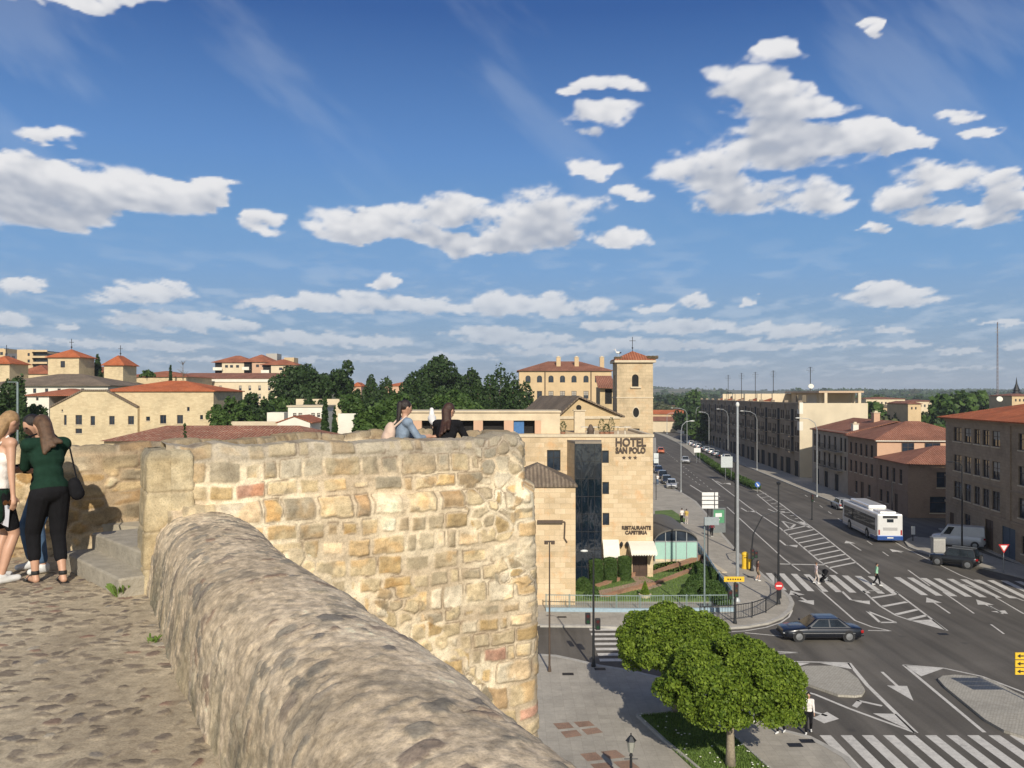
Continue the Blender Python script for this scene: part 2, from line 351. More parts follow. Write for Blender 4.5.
def _pave(name, c, sc, mort=.55):
    m, nt, b = newmat(name); v = _coord(nt, 'Object')
    t = nt.nodes.new('ShaderNodeTexBrick'); nt.links.new(v, t.inputs['Vector']); t.inputs['Scale'].default_value = sc; t.offset = 0
    t.inputs['Color1'].default_value = rgb(*_mul(c, .94)); t.inputs['Color2'].default_value = rgb(*_mul(c, 1.06)); t.inputs['Mortar'].default_value = rgb(*_mul(c, mort))
    t.inputs['Brick Width'].default_value = .5; t.inputs['Row Height'].default_value = .5; t.inputs['Mortar Size'].default_value = .008
    n = _noise(nt, v, .35, 6, .65, .3); n2 = _noise(nt, v, 5, 4, .8)
    cc = _mix(nt, 1.0, t.outputs[0], _ramp(nt, n, [(.3, (.78,)*3), (.65, (1.1,)*3)]), 'MULTIPLY'); cc = _mix(nt, 1.0, cc, _ramp(nt, n2, [(.3, (.88,)*3), (.7, (1.08,)*3)]), 'MULTIPLY')
    nt.links.new(cc, b.inputs['Base Color']); b.inputs['Roughness'].default_value = .9; return m
M_pave = _pave('paving', (.40, .365, .305), 1.0, .8); M_kerb = plain('kerb_stone', (.40, .38, .34), .9, var=.15, scale=3)
M_cobble = masonry('cobble', (.46, .43, .37), (.38, .355, .30), (.28, .26, .22), .16, .12, .012, bump=.5, stain=.15)
M_soil = plain('soil', (.12, .10, .07), .95, var=.3, scale=2)
def _land():
    m, nt, b = newmat('land'); v = _coord(nt, 'Object'); n = _noise(nt, v, .012, 8, .7); n2 = _noise(nt, v, .15, 5, .7)
    c = _ramp(nt, n, [(.3, (.045, .06, .025)), (.48, (.09, .10, .045)), (.56, (.20, .17, .10)), (.7, (.11, .11, .06))])
    c = _mix(nt, 1.0, c, _ramp(nt, n2, [(.3, (.7,)*3), (.7, (1.2,)*3)]), 'MULTIPLY'); nt.links.new(c, b.inputs['Base Color']); b.inputs['Roughness'].default_value = .95; return m
M_land = _land()
def ss1(x, a, b):
    t = min(1, max(0, (x-a)/(b-a))); return t*t*(3-2*t)
def terr(X, Y):
    left = ss1(X, 14, -14)
    h = 11*ss1(Y, 84, 190)*left + 7*ss1(Y, 200, 420)*left
    if Y > 900: h += (26*ss1(Y, 900, 2900) + 10*ss1(Y, 900, 2500)*(math.sin(X*.0021+1.2)*.6 + math.sin(X*.0057+Y*.002)*.4))*(1-.6*left)
    return h - .03
ys = [-60, 0, 30, 60, 80] + list(np.arange(86, 300, 9)) + list(np.geomspace(300, 9000, 60))
xs = list(-np.geomspace(60, 9000, 40)[::-1]) + list(np.arange(-54, 90, 6)) + list(np.geomspace(90, 9000, 40))
PP = np.array([[(x, y, terr(x, y)) for y in ys] for x in xs])
tag(link('ground', grid_mesh('ground', PP, M_land, flip=True)), kind='structure')
mb = MB(); mb.poly([(x, y, 0) for x, y in [(-60, 8), (110, 8), (110, 113), (52, 113), (60, 280), (70, 330), (86, 400), (110, 470), (84, 470), (62, 400), (51, 330), (34, 215), (23, 106), (-60, 106)]])
tag(mb.build('road', M_asph), kind='structure')
# ---- pavements (raised 0.12, kerb strip)
def pavement(pts, name='pavement', mat=None, kerb=None, z=.12, kw=.3):
    m = MB(); m.prism([(p[0], p[1]) for p in pts], -.05, z); o = tag(m.build(name, mat or M_pave), kind='structure')
    if kerb:
        k = MB(); kp = [Vector((p[0], p[1], 0)) for p in kerb]
        ins = []
        for i, p in enumerate(kp):
            d = (kp[min(i+1, len(kp)-1)] - kp[max(i-1, 0)]).normalized(); ins.append(p + Vector((-d.y, d.x, 0))*kw)
        for i in range(len(kp)-1):
            k.prism([(q.x, q.y) for q in (kp[i], kp[i+1], ins[i+1], ins[i])], -.04, z+.012)
        tag(k.build('kerb', M_kerb), kind='structure')
    return o
def GP(l): return [G(a, b) for a, b in l]
lk = GP([(655, 438), (655, 446), (655.5, 456), (658, 467), (664, 479), (672, 489), (683, 495), (694, 502), (705, 515), (720, 535), (735, 553), (750, 567), (765, 580), (778, 590), (787, 598), (790, 604), (787, 611), (779, 618), (765, 623.5), (745, 627), (700, 630), (640, 628.5), (590, 626.5), (540, 626)])
pavement(lk + [Vector((-40, lk[-1].y, 0)), Vector((-40, 100, 0)), Vector((10, 200, 0)), Vector((30, 260, 0))], kerb=lk)
nk = GP([(862, 775), (849, 760), (830, 749), (811, 739), (787, 733), (764, 721), (735, 707), (700, 692), (660, 679), (625, 671), (600, 667), (575, 661), (556, 657), (540, 656)])
pavement(nk + [Vector((-40, nk[-1].y, 0)), Vector((-40, 14, 0)), Vector((14.5, 14, 0))], kerb=nk)
rk = GP([(1060, 590), (1024, 578), (975, 566), (945, 558.5), (925, 553), (912, 548), (908, 543), (911, 540), (918, 538)])
pavement(rk + GP([(940, 540), (968, 549), (1000, 560.5)]) + [Vector((44.9, 72, 0)), Vector((44.2, 64, 0))], kerb=rk)
def fx(Y): return 41.04 + .07*Y
rk2 = [Vector((fx(Y) - (4.4 if Y > 118 else 1.2), Y, 0)) for Y in (107, 112, 117, 119, 130, 150, 180, 215, 250, 280)]
pavement(rk2 + [Vector((60, 282, 0)), Vector((60, 107, 0))], kerb=rk2)
b1k = [Vector((47.6, 96, 0)), Vector((60, 95, 0)), Vector((60, 60, 0)), Vector((43.9, 64, 0)), Vector((44.3, 70, 0)), Vector((45.2, 80, 0)), Vector((46.6, 91, 0))]
pavement(b1k)
# central median with kerb
mk = GP([(757, 492), (749, 489), (735, 482), (721, 474), (708, 466), (697, 459), (688, 450), (677, 443), (664, 436.5), (655, 433)])
mk2 = GP([(760, 489), (754, 484), (740, 476), (727, 469), (714, 462), (704, 455), (693, 447), (681, 441), (667, 435.2), (656, 432)])
pavement(mk + mk2[::-1], name='median', mat=plain('median_top', (.36, .33, .27), .9, var=.2))
# traffic islands
pavement(GP([(797, 670), (806, 668), (835, 668), (848, 673), (858, 681), (865, 692), (862, 697), (855, 698), (838, 697), (815, 689), (800, 684)]), 'traffic_island', M_cobble, z=.13)
isr = [(938, 681), (943, 678), (955, 677), (975, 678.5), (992, 682), (1012, 693), (1040, 706), (1060, 722), (1045, 745), (1024, 739), (1004, 733), (985, 722), (962, 703), (945, 689)]
pavement(GP(isr), 'traffic_island', M_cobble, z=.13)
# ---- markings
mk_ = MB(); ZM = .008
def mark(pts): mk_.poly([G(a, b) + Vector((0, 0, ZM)) for a, b in pts])
def mline(pts, w=.14, dash=None):
    g = [G(a, b) for a, b in pts]
    for i in range(len(g)-1):
        a, b = g[i], g[i+1]; d = b-a; L = d.length; d.normalize(); n = Vector((-d.y, d.x, 0))*w/2
        segs = [(0, L)] if not dash else [(t, min(t+dash[0], L)) for t in np.arange(0, L, dash[0]+dash[1])]
        for t0, t1 in segs:
            p, q = a+d*t0, a+d*t1; mk_.poly([v + Vector((0, 0, ZM)) for v in (p-n, q-n, q+n, p+n)])
# upper zebra: stripes along the road
d_ax = Vector((.118, .993, 0)); cr = Vector((.987, -.162, 0)); o0 = G(765.5, 573)
for i in range(23):
    if i in (9,): continue
    p = o0 + cr*(i*1.02); q = p - d_ax*6.4; w = cr*.5
    mk_.poly([v + Vector((0, 0, ZM)) for v in (p, q, q+w, p+w)])
# lower zebra
for i in range(13):
    x = 13.55 + i*.93
    mk_.poly([Vector(v) for v in ((x, 37.9, ZM), (x+.05-.0, 33.2, ZM), (x+.53, 33.2, ZM), (x+.5, 37.9, ZM))])
# side street zebra
for i in range(8):
    y = 48.4 + i*1.05; mk_.poly([Vector(v) for v in ((4.95, y, ZM), (8.6, y+.1, ZM), (8.6, y+.58, ZM), (4.95, y+.5, ZM))])
# hatched median
Lh = [(780, 528), (818, 560), (837.4, 573.7)]; Rh = [(780, 503.4), (822, 535), (870, 573.7)]
mline([(712, 479), (750, 508), (780, 528), (818, 560), (837.4, 573.7)], .16); mline([(759, 490), (780, 503.4), (822, 535), (870, 573.7)], .16)
mline([(757, 494.5), (771, 506), (789, 519), (811, 528.5)], .14)
for k in range(12):     # ladder of short rungs
    t = k/11; a = (757+t*52, 494.5+t*33.5); mline([a, (a[0]+8.5*(1-t)+1, a[1]-1.2*(1-t))], .22)
mark([(811.5, 528.8), (806, 522.5), (797, 521.5)])
def lerp(a, b, t): return (a[0]+(b[0]-a[0])*t, a[1]+(b[1]-a[1])*t)
for k in range(10):     # hatching bars
    t = k/10.; ya = 531+41*t; l = (781.6+(ya-530.6)*1.27, ya); yb = ya-5.5; rx = 780+(yb-503.4)*1.287
    mline([l, (rx, yb)], .32)
mline([(863, 591), (880.7, 606.5), (896, 615.5), (911, 620.6)], .16); mline([(894.8, 591.3), (947, 630.7)], .16); mline([(863, 591), (882, 590.8)], .14)
for a, b in (((872, 598), (900, 593.5)), ((882.5, 606.5), (912, 601)), ((896, 614.5), (922, 608.5)), ((909, 619.5), (930, 614.5))): mline([a, (a[0]+(b[0]-a[0])*.82, a[1]+(b[1]-a[1])*.82)], .34)
mark([(911, 620.8), (933, 619.5), (947, 630.7)])
# lane lines
mline([(683, 472), (700, 485)], .12, (1.6, 3)); mline([(727, 507), (784, 559), (800, 571)], .13); mline([(808, 577), (821, 591), (855, 620.6), (872, 627), (891, 631)], .14); mline([(868, 630.5), (891, 631)], .14)
mline([(780, 564), (826, 565)], .35); mline([(655, 443), (677, 461), (700, 480), (720, 497)], .1, (1.6, 3.2))
mline([(805, 495), (850, 527)], .12, (2.2, 4)); mline([(867, 541), (900, 564)], .12, (2.2, 4)); mline([(908, 570), (930, 586)], .12); mline([(943, 592), (974, 613.5)], .12); mline([(991, 624.5), (1004, 634)], .12); mline([(958, 583), (976, 588), (1000, 600), (1024, 614)], .12)
mline([(843, 512), (905, 548), (960, 575), (1024, 601)], .12)
mline([(790, 606), (792, 611), (789, 617), (781, 622.5), (766, 627.5), (745, 631), (715, 633)], .12); mline([(745, 632.8), (784, 636.5)], .14); mline([(776, 651.5), (800, 652.7), (776, 653.3)], .14)
mline([(690, 485), (714, 500), (724, 500.5)], .2)
# around the islands
mline([(790, 661.5), (849, 663)], .16); mline([(849, 663), (867, 685), (916, 733)], .22); mline([(798, 690), (815, 694.5), (850, 709), (880, 720), (916, 733)], .18)
mark([(849, 663), (853, 669.5), (820, 663.2)]); mark([(797, 662.5), (810, 663), (800, 666)]); mark([(873, 713.5), (896, 714), (916, 733)]); mark([(852, 706), (858, 699.5), (862, 703), (857, 708)]); mline([(857, 700.5), (882, 706)], .22)
mline([(903.5, 665), (944, 668.3), (982, 676.5), (1024, 692.5), (1060, 712)], .16); mline([(903.5, 665), (984.5, 732.5)], .18); mark([(903.5, 665), (943, 668.7), (921, 676.5)])
mark([(813, 718), (827, 712), (839, 719), (824, 723.5)]); mline([(814, 712), (827, 716)], .2)
# arrows
def arrow(tip, tail, hw=.55, hl=1.6, w=.14):
    a, b = G(*tip), G(*tail); d = (b-a); L = d.length; d.normalize(); n = Vector((-d.y, d.x, 0)); z = Vector((0, 0, ZM))
    mk_.poly([v + z for v in (a, a+d*hl-n*hw, a+d*hl+n*hw)]); mk_.poly([v + z for v in (a+d*hl-n*w/2, b-n*w/2, b+n*w/2, a+d*hl+n*w/2)])
arrow((846, 540.7), (861, 550.5)); arrow((926.5, 597.5), (950, 613.5)); arrow((976, 599.5), (1003, 614)); arrow((913.5, 701), (882, 672), .5, 2.2, .16); arrow((889.5, 549), (902, 553), .6, 1.5)
def bent(pts, tip):
    mline(pts, .2); a = G(*pts[-1]); t = G(*tip); d = (t-a).normalized(); n = Vector((-d.y, d.x, 0))*.6; z = Vector((0, 0, ZM))
    mk_.poly([v+z for v in (t, a-n, a+n)])
bent([(842, 591.5), (851, 600), (862, 601)], (870, 604.5)); bent([(779, 540), (786, 545.5), (792, 545)], (797, 547.5)); bent([(741, 508), (747, 511.5), (752, 511)], (756, 512.5))
bent([(794, 593.5), (806, 600.5)], (814, 605)); bent([(801, 597.5), (797, 595)], (790.5, 590.5)); bent([(989, 606), (998, 611)], (1008, 614)); bent([(768, 509), (775, 512), (780, 511.5)], (786, 513)); bent([(716, 481), (722, 484), (727, 483)], (731, 485))
for a, b, c in (((867, 611), (896, 622.5), (880, 622.5)), ((782, 521), (795, 524.5), (790, 529))):
    mline([a, b], .2); mline([b, c], .3); mline([c, a], .2)
mk_me = mk_.build('road_marking', M_paint); tag(mk_me, kind='structure')
# ---- planter bed of the near trees + brick squares in the plaza
M_grass = plain('lawn', (.11, .17, .04), .95, var=.35, scale=1.2, bump=.5)
bed = GP([(637, 719), (690, 714), (732, 738), (764, 768), (790, 790), (712, 790)])
pavement(bed, 'lawn_bed', M_grass, z=.17)
mb = MB()
for a, b in zip([(637, 719), (665, 745), (690, 766)], [(665, 745), (690, 766), (720, 792)]): mb.bar(G(*a)+Vector((0, 0, .14)), G(*b)+Vector((0, 0, .14)), .12, .2)
for a, b in zip([(637, 719), (690, 714), (732, 738), (764, 768)], [(690, 714), (732, 738), (764, 768), (790, 790)]): mb.bar(G(*a)+Vector((0, 0, .14)), G(*b)+Vector((0, 0, .14)), .12, .2)
tag(mb.build('bed_edging', M_kerb), kind='structure')
gb = MB(); rg = random.Random(5)
bp = [(p.x, p.y) for p in bed]
def inpoly(x, y, P):
    c = False; j = len(P)-1
    for i in range(len(P)):
        if (P[i][1] > y) != (P[j][1] > y) and x < (P[j][0]-P[i][0])*(y-P[i][1])/(P[j][1]-P[i][1])+P[i][0]: c = not c
        j = i
    return c
def blades(mbx, P, n, z, h=.07, r=rg):
    x0, x1 = min(p[0] for p in P), max(p[0] for p in P); y0, y1 = min(p[1] for p in P), max(p[1] for p in P); k = 0
    while k < n:
        x, y = r.uniform(x0, x1), r.uniform(y0, y1)
        if not inpoly(x, y, P): continue
        k += 1; a = r.uniform(0, PI); q = h*r.uniform(.6, 1.5); dx, dy = math.cos(a)*.03, math.sin(a)*.03; lx, ly = r.uniform(-.05, .05), r.uniform(-.05, .05)
        mbx.add([(x-dx, y-dy, z), (x+dx, y+dy, z), (x+lx, y+ly, z+q)], [(0, 1, 2)])
blades(gb, bp, 9000, .16, .09)
M_blade = leafmat('grass_blade', (.10, .17, .03), (.20, .29, .07)); tag(gb.build('grass', M_blade), 'short green grass in the bed under the round trees', 'grass', kind='stuff')
mb = MB(); rg2 = random.Random(6)
for i in range(60):
    while True:
        x, y = rg2.uniform(3, 14), rg2.uniform(31, 42)
        if inpoly(x, y, bp): break
    mb.ell((x, y, .25), (.045, .045, .02), 6)
tag(mb.build('daisies', plain('petal', (.7, .7, .6))), 'small white daisies scattered in the grass bed', 'flowers', kind='stuff')
M_brickpave = masonry('brick_paving', (.36, .22, .15), (.29, .19, .14), (.25, .2, .16), .2, .1, .01, bump=.2); mb = MB()
for c0, c1, c2, c3 in (((553, 723.5), (589, 721), (603, 732.5), (566, 738)), ((580, 754), (616, 750), (640, 768), (598, 772))):
    q = [G(*c, .12) for c in (c0, c1, c2, c3)]
    def bl(u, v): return (q[0]*(1-u)+q[1]*u)*(1-v) + (q[3]*(1-u)+q[2]*u)*v
    for u0, u1 in ((0, .43), (.57, 1)):
        for v0, v1 in ((0, .42), (.58, 1)): mb.poly([bl(u, v)+Vector((0, 0, .006)) for u, v in ((u0, v1), (u1, v1), (u1, v0), (u0, v0))])
tag(mb.build('brick_paving', M_brickpave), kind='structure')
# ================================================================== CLOUDS (a high sheet far beyond everything)
CL = [(95,3,95,9),(45,135,50,10),(60,190,120,34),(60,212,80,26),(165,197,65,25),(205,195,34,16),(20,172,60,22),(258,223,28,14),
 (350,224,54,25),(430,212,72,20),(395,236,60,12),(550,212,56,30),(520,238,62,22),(620,241,36,13),(468,246,50,14),
 (628,195,28,9),(595,168,22,14),(600,117,42,14),(612,85,32,11),(575,93,18,8),
 (745,88,50,26),(795,106,56,14),(780,148,82,28),(850,138,76,20),(700,172,48,24),(735,198,46,26),(785,56,20,16),(770,120,40,16),(890,140,40,16),
 (812,198,38,22),(898,199,40,14),(948,178,58,20),(960,216,62,14),(1012,192,26,26),(877,227,14,9),(883,33,14,10),
 (970,113,27,8),(975,131,34,8),(889,298,60,13),(885,288,30,10),(20,286,24,12),(143,294,56,14),(8,317,26,11),(62,326,14,6),
 (162,321,68,12),(222,326,42,8),(385,284,18,7),(290,305,62,9),(350,304,70,14),(430,308,42,11),(545,308,80,14),(512,303,40,15),
 (652,308,22,8),(695,302,24,8),(742,301,10,5),(295,339,64,8),(372,343,50,7),(480,332,44,7),(520,341,66,8),(602,327,22,6),
 (680,326,64,9),(792,331,58,10),(640,345,66,8),(560,352,64,6),(735,346,86,6),(900,346,34,5),(962,352,28,5),(1002,323,34,5),
 (895,330,24,4),(18,341,44,7),(92,343,34,7),(160,347,58,7),(700,364,72,4),(835,345,42,4),(1030,346,26,5),(420,357,92,4),(250,360,120,3),(930,368,90,3),
 (-130,240,90,30),(-90,330,80,12),(1150,150,80,24),(1130,290,70,16),(1180,340,90,9),(-160,110,60,16),(300,-60,80,20),(700,-70,70,16)]
gx = np.arange(-260, 1290, 1.6); gy = np.arange(-130, 391, 1.6); X, Y = np.meshgrid(gx, gy, indexing='ij')
V = 395 - Y; u = (X-512)/(V+85)*9; v = np.log(V+45)*14
w1 = fbm(u*.9, v*.9, 301, 4)-.5; w2 = fbm(u*.9+7, v*.9+3, 305, 4)-.5
Xw = X + w1*(V*.18+16); Yw = Y + w2*(V*.09+8)
M = np.zeros(X.shape); R2 = np.zeros(X.shape)
for cx, cy, rx, ry in CL:
    dy_ = (Yw-cy)/ry; dy_ = np.where(dy_ > 0, dy_*1.15, dy_*.95); q = np.clip(1-((Xw-cx)/(rx*1.12))**2-dy_**2, 0, 1); M = M + q
gate = sstep(M, .0, .55); M = np.minimum(M, 1)
f1 = fbm(u*2.1, v*2.0, 311, 6); f2 = 1-2*np.abs(fbm(u*4, v*3.6, 317, 4)-.5); f3 = fbm(u*9, v*8, 321, 4)
f0 = fbm(u*1.5+5, v*1.5, 341, 3)
D = M*1.25 + (f1-.5)*1.6 + (f0-.5)*.6 + (f3-.5)*.30
cov = (sstep(D, -.2, 1.0)*.55 + sstep(D, .05, .7)*.45)*gate
up = np.zeros(X.shape); wsum = 0
for k in range(1, 20):      # how much cloud lies above each point
    sh_ = np.zeros(X.shape); sh_[:, k:] = cov[:, :-k]; w = 1.0; up += sh_*w; wsum += w
up = up/wsum
k3 = 3; dn = np.zeros(X.shape); dn[:, k3:] = D[:, :-k3]; rim = np.clip((D-dn)*1.1, -.5, .5)
lit = np.clip(1.06 - .85*up**1.3*sstep(M, .05, .5) + rim*.2 + (f0-.5)*1.1 + (f1-.5)*.6, 0, 1)
for _ in range(2): lit[1:-1, 1:-1] = (lit[:-2, 1:-1]+lit[2:, 1:-1]+lit[1:-1, :-2]+lit[1:-1, 2:]+lit[1:-1, 1:-1])/5
hz_ = sstep(V, 150, 10)[..., None]
cc = np.array([.42, .455, .53])*(1-lit[..., None]) + np.array([.86, .85, .85])*lit[..., None]
cc = cc*(1-hz_*.62) + np.array([.50, .58, .68])*hz_*.62
wis = sstep(fbm((X*.8+Y*.75)/260., (Y*.9-X*.75)/75., 331, 6), .50, .78)*.16*sstep(Y, 300, 60) + sstep(fbm(u*.7, v*1.3, 335, 5), .45, .75)*.35*sstep(V, 190, 60)
al = np.clip(np.maximum(cov*(.95-.25*hz_[..., 0]), wis), 0, 1)*sstep(X, -260, -200)*sstep(X, 1290, 1230)*sstep(Y, -130, -90)
cc = np.where((cov < wis)[..., None], np.array([.62, .70, .80]), cc)
Dn = np.stack([(X-512)/860, np.ones(X.shape), V/860], -1); Dn /= np.linalg.norm(Dn, axis=-1)[..., None]
def _cloudmat():
    m = bpy.data.materials.new('cloud'); m.use_nodes = True; nt = m.node_tree; nt.nodes.clear(); N_ = nt.nodes.new
    a = N_('ShaderNodeAttribute'); a.attribute_name = 'Col'; b = N_('ShaderNodeAttribute'); b.attribute_name = 'Cov'
    e_ = N_('ShaderNodeEmission'); tr = N_('ShaderNodeBsdfTransparent'); mx = N_('ShaderNodeMixShader'); o_ = N_('ShaderNodeOutputMaterial')
    nt.links.new(a.outputs[0], e_.inputs[0]); nt.links.new(b.outputs['Fac'], mx.inputs[0]); nt.links.new(tr.outputs[0], mx.inputs[1]); nt.links.new(e_.outputs[0], mx.inputs[2]); nt.links.new(mx.outputs[0], o_.inputs[0])
    m.cycles.emission_sampling = 'NONE'; return m
me = grid_mesh('clouds', Dn*14000 + np.array([0, 0, 15.]), _cloudmat(), np.clip(cc, 0, 1), flip=True)
ca_ = me.color_attributes.new('Cov', 'FLOAT_COLOR', 'POINT'); ca_.data.foreach_set('color', np.repeat(al[..., None], 4, -1).astype('f').ravel())
tag(link('sky', me), kind='structure')
# ================================================================== FOREGROUND STONEWORK
def chaikin(p, k=2):
    for _ in range(k):
        q = [p[0]]
        for a, b in zip(p[:-1], p[1:]): q += [(a[0]*.75+b[0]*.25, a[1]*.75+b[1]*.25), (a[0]*.25+b[0]*.75, a[1]*.25+b[1]*.75)]
        p = q + [p[-1]]
    return p
def resamp(pts, ds):
    """ds: spacing, or one spacing per segment"""
    P = np.array(pts, float); out = [P[0]]; s = [0.]
    seg = np.linalg.norm(np.diff(P, axis=0), axis=1); acc = 0
    for i, L in enumerate(seg):
        d = ds[i] if isinstance(ds, (list, tuple)) else ds; n = max(1, int(round(L/d)))
        for k in range(1, n+1): out.append(P[i]+(P[i+1]-P[i])*k/n); s.append(acc+L*k/n)
        acc += L
    return np.array(out), np.array(s)
def round_corner(pts, i, r):
    a, b, c = (np.array(pts[j], float) for j in (i-1, i, i+1)); u = (a-b)/np.linalg.norm(a-b); v = (c-b)/np.linalg.norm(c-b)
    p, q = b+u*r, b+v*r; out = [tuple((1-t)**2*p+2*t*(1-t)*b+t*t*q) for t in (0, .25, .5, .75, 1)]
    return pts[:i] + out + pts[i+1:]
def sweep(path, prof, ds, dt):
    P, s = resamp(path, ds); Q, t = resamp(prof, dt)
    T = np.gradient(P, axis=0); T /= np.linalg.norm(T, axis=1)[:, None]; Nn = np.stack([T[:, 1], -T[:, 0]], 1)
    X = P[:, None, 0] + Nn[:, None, 0]*Q[None, :, 0]; Y = P[:, None, 1] + Nn[:, None, 1]*Q[None, :, 0]; Z = np.broadcast_to(Q[None, :, 1], X.shape)
    Pn = np.stack([X, Y, Z], -1); S = np.broadcast_to(s[:, None], X.shape); Tt = np.broadcast_to(t[None, :], X.shape)
    du = np.gradient(Pn, axis=0); dv = np.gradient(Pn, axis=1); N = np.cross(du, dv); N /= np.maximum(np.linalg.norm(N, axis=2), 1e-9)[..., None]
    return Pn, N, S, Tt
def pal(A, stops):
    x = [q[0] for q in stops]; return np.stack([np.interp(A, x, [q[1][k] for q in stops]) for k in range(3)], -1)
def mixa(a, b, f): return a*(1-f[..., None]) + b*f[..., None]
M_rub = rubble_mat('wall_rubble', fine=70, bump=.55, lichen=.32)
PAL = [(0, (.44, .31, .15)), (.16, (.47, .34, .17)), (.17, (.52, .42, .26)), (.42, (.54, .43, .27)), (.43, (.36, .29, .19)), (.54, (.40, .33, .22)), (.55, (.64, .54, .38)), (.68, (.66, .58, .44)),
       (.69, (.52, .41, .24)), (.84, (.56, .45, .28)), (.85, (.33, .28, .20)), (.93, (.29, .25, .18)), (.94, (.42, .30, .17)), (.992, (.46, .30, .16)), (.994, (.42, .24, .17)), (1, (.42, .24, .17))]
def courses(x, y, seed, hs=(.17, .33), ws=(.16, .52)):
    r = random.Random(seed); ye = [-1.0]
    while ye[-1] < 17: ye.append(ye[-1] + r.uniform(*hs))
    ye = np.array(ye); ri = np.clip(np.searchsorted(ye, y)-1, 0, len(ye)-2)
    E = np.zeros(x.shape); A = E.copy(); B = E.copy(); C = E.copy(); y0 = ye[ri]; y1 = ye[ri+1]
    for q in np.unique(ri):
        xe = [-1.5 + r.uniform(0, .3)]
        rr = random.Random(seed*1000+int(q))
        while xe[-1] < 20: xe.append(xe[-1] + rr.uniform(*ws)*(.75+.5*((ye[q+1]-ye[q])/.25-.5)))
        xe = np.array(xe); m = ri == q; xx = x[m]; ci = np.clip(np.searchsorted(xe, xx)-1, 0, len(xe)-2)
        a, b = xe[ci], xe[ci+1]; hw = (b-a)/2; hh = (y1[m]-y0[m])/2; dx = np.abs(xx-(a+b)/2); dy = np.abs(y[m]-(y0[m]+y1[m])/2)
        rd = .35*np.minimum(hw, hh); ox = np.maximum(dx-(hw-rd), 0); oy = np.maximum(dy-(hh-rd), 0)
        E[m] = rd - np.sqrt(ox**2+oy**2) + np.minimum(np.maximum(rd-1e9, 0), 0) ; inn = (ox == 0) & (oy == 0)
        e = E[m]; e[inn] = np.minimum(hw-dx, hh-dy)[inn]; E[m] = np.minimum(e, np.minimum(hw-dx, hh-dy)+0)
        cq = ci.astype(float); A[m] = _h(cq, cq*0+q, seed+4); B[m] = _h(cq, cq*0+q, seed+5); C[m] = _h(cq, cq*0+q, seed+6)
    return E, A, B, C
def wall_surface(Pn, N, S, H, seed, ca=.30, cb=.205, depth=.024, top=14.4, greytop=True, selb=0.):
    wx = S + .05*(fbm(S*2.3, H*2.3, seed, 3)-.5); wy = H + .07*(fbm(S*1.7+9, H*1.7, seed+5, 3)-.5)
    wx = wx + .02*(fbm(S*12, H*12, seed+9, 2)-.5); wy = wy + .02*(fbm(S*12, H*12, seed+12, 2)-.5)
    E, A, B, C = courses(wx, wy, seed, (cb*.7, cb*1.3), (ca*.4, ca*1.35)); E = E*6.5
    F1b, Eb, A2, B2, C2 = rubble(wx, wy, ca*.6, cb*.72, seed+40, 3.0, .42, .32, .45)
    sel = sstep(fbm(S*.9, H*.9, seed+70, 3) + np.clip((top-H)*.22-.10, -.06, .22) + selb*sstep(top-H, .1, .3), .60, .64); E = E*(1-sel)+Eb*sel; F1 = F1b*sel; pick = sel > .5
    A = np.where(pick, A2, A); B = np.where(pick, B2, B); C = np.where(pick, C2, C)
    smear = fbm(S*5, H*5, seed+61, 4)-.5
    thr = .13 + .22*B*B + smear*.35 + .35*(C < .16); st = sstep(E, thr*.5, thr*.5+.13) * (1-sstep(F1, .62, .85))
    fine = fbm(S*22, H*22, seed+3, 4)-.5; mid = fbm(S*7, H*7, seed+6, 3)-.5
    st = st*.96; proud = (C-.35)*depth
    dsp = st*(proud + depth*.5 + mid*depth*.9 + fine*.020) + (1-st)*(fine*.016 + .004) + (fbm(S*1.1, H*1.1, seed+8, 3)-.5)*.04
    colr = pal(A, PAL)*(.80+.34*B)[..., None]; colr = colr*(1+.9*(fbm(S*9, H*9, seed+11, 5)-.5)[..., None]); colr = mixa(colr, colr*np.array([1.08, .86, .62]), sstep(fbm(S*3.7, H*3.7, seed+13, 4), .54, .68)*.6)
    # dark weather crust on some stones
    cr = sstep(fbm(S*5, H*5, seed+15, 4), .52, .66)*(.25+.55*(B > .62)); colr = mixa(colr, np.array([.20, .175, .13]), np.clip(cr, 0, 1)*.8)
    if greytop:
        g = sstep(H, top-.22, top-.04)*(.35+.6*B); colr = mixa(colr, np.array([.27, .24, .185]), g)
    mort = pal(fbm(S*1.3, H*1.3, seed+21, 3), [(.3, (.45, .36, .25)), (.5, (.58, .48, .335)), (.7, (.68, .59, .43))]); mort = mort*(1+.3*(fbm(S*16, H*16, seed+23, 3)-.5))[..., None]
    low = sstep(top-H, .5, 1.6)*.7; mort = mixa(mort, np.array([.36, .28, .19]), low*sstep(fbm(S*2, H*2, seed+33, 2), .3, .6))
    if greytop: mort = mixa(mort, np.array([.33, .29, .23]), sstep(H, top-.05, top+.06)*.8)
    edge = np.exp(-((E-thr*.5)/(.05))**2)*.8*sstep(fbm(S*3.3, H*3.3, seed+37, 3), .5, .62); col = mixa(mort, colr, st); col = mixa(col, np.array([.17, .12, .08]), edge)
    return Pn + N*dsp[..., None], np.clip(col*1.2, .02, .85)
TOP = 14.53
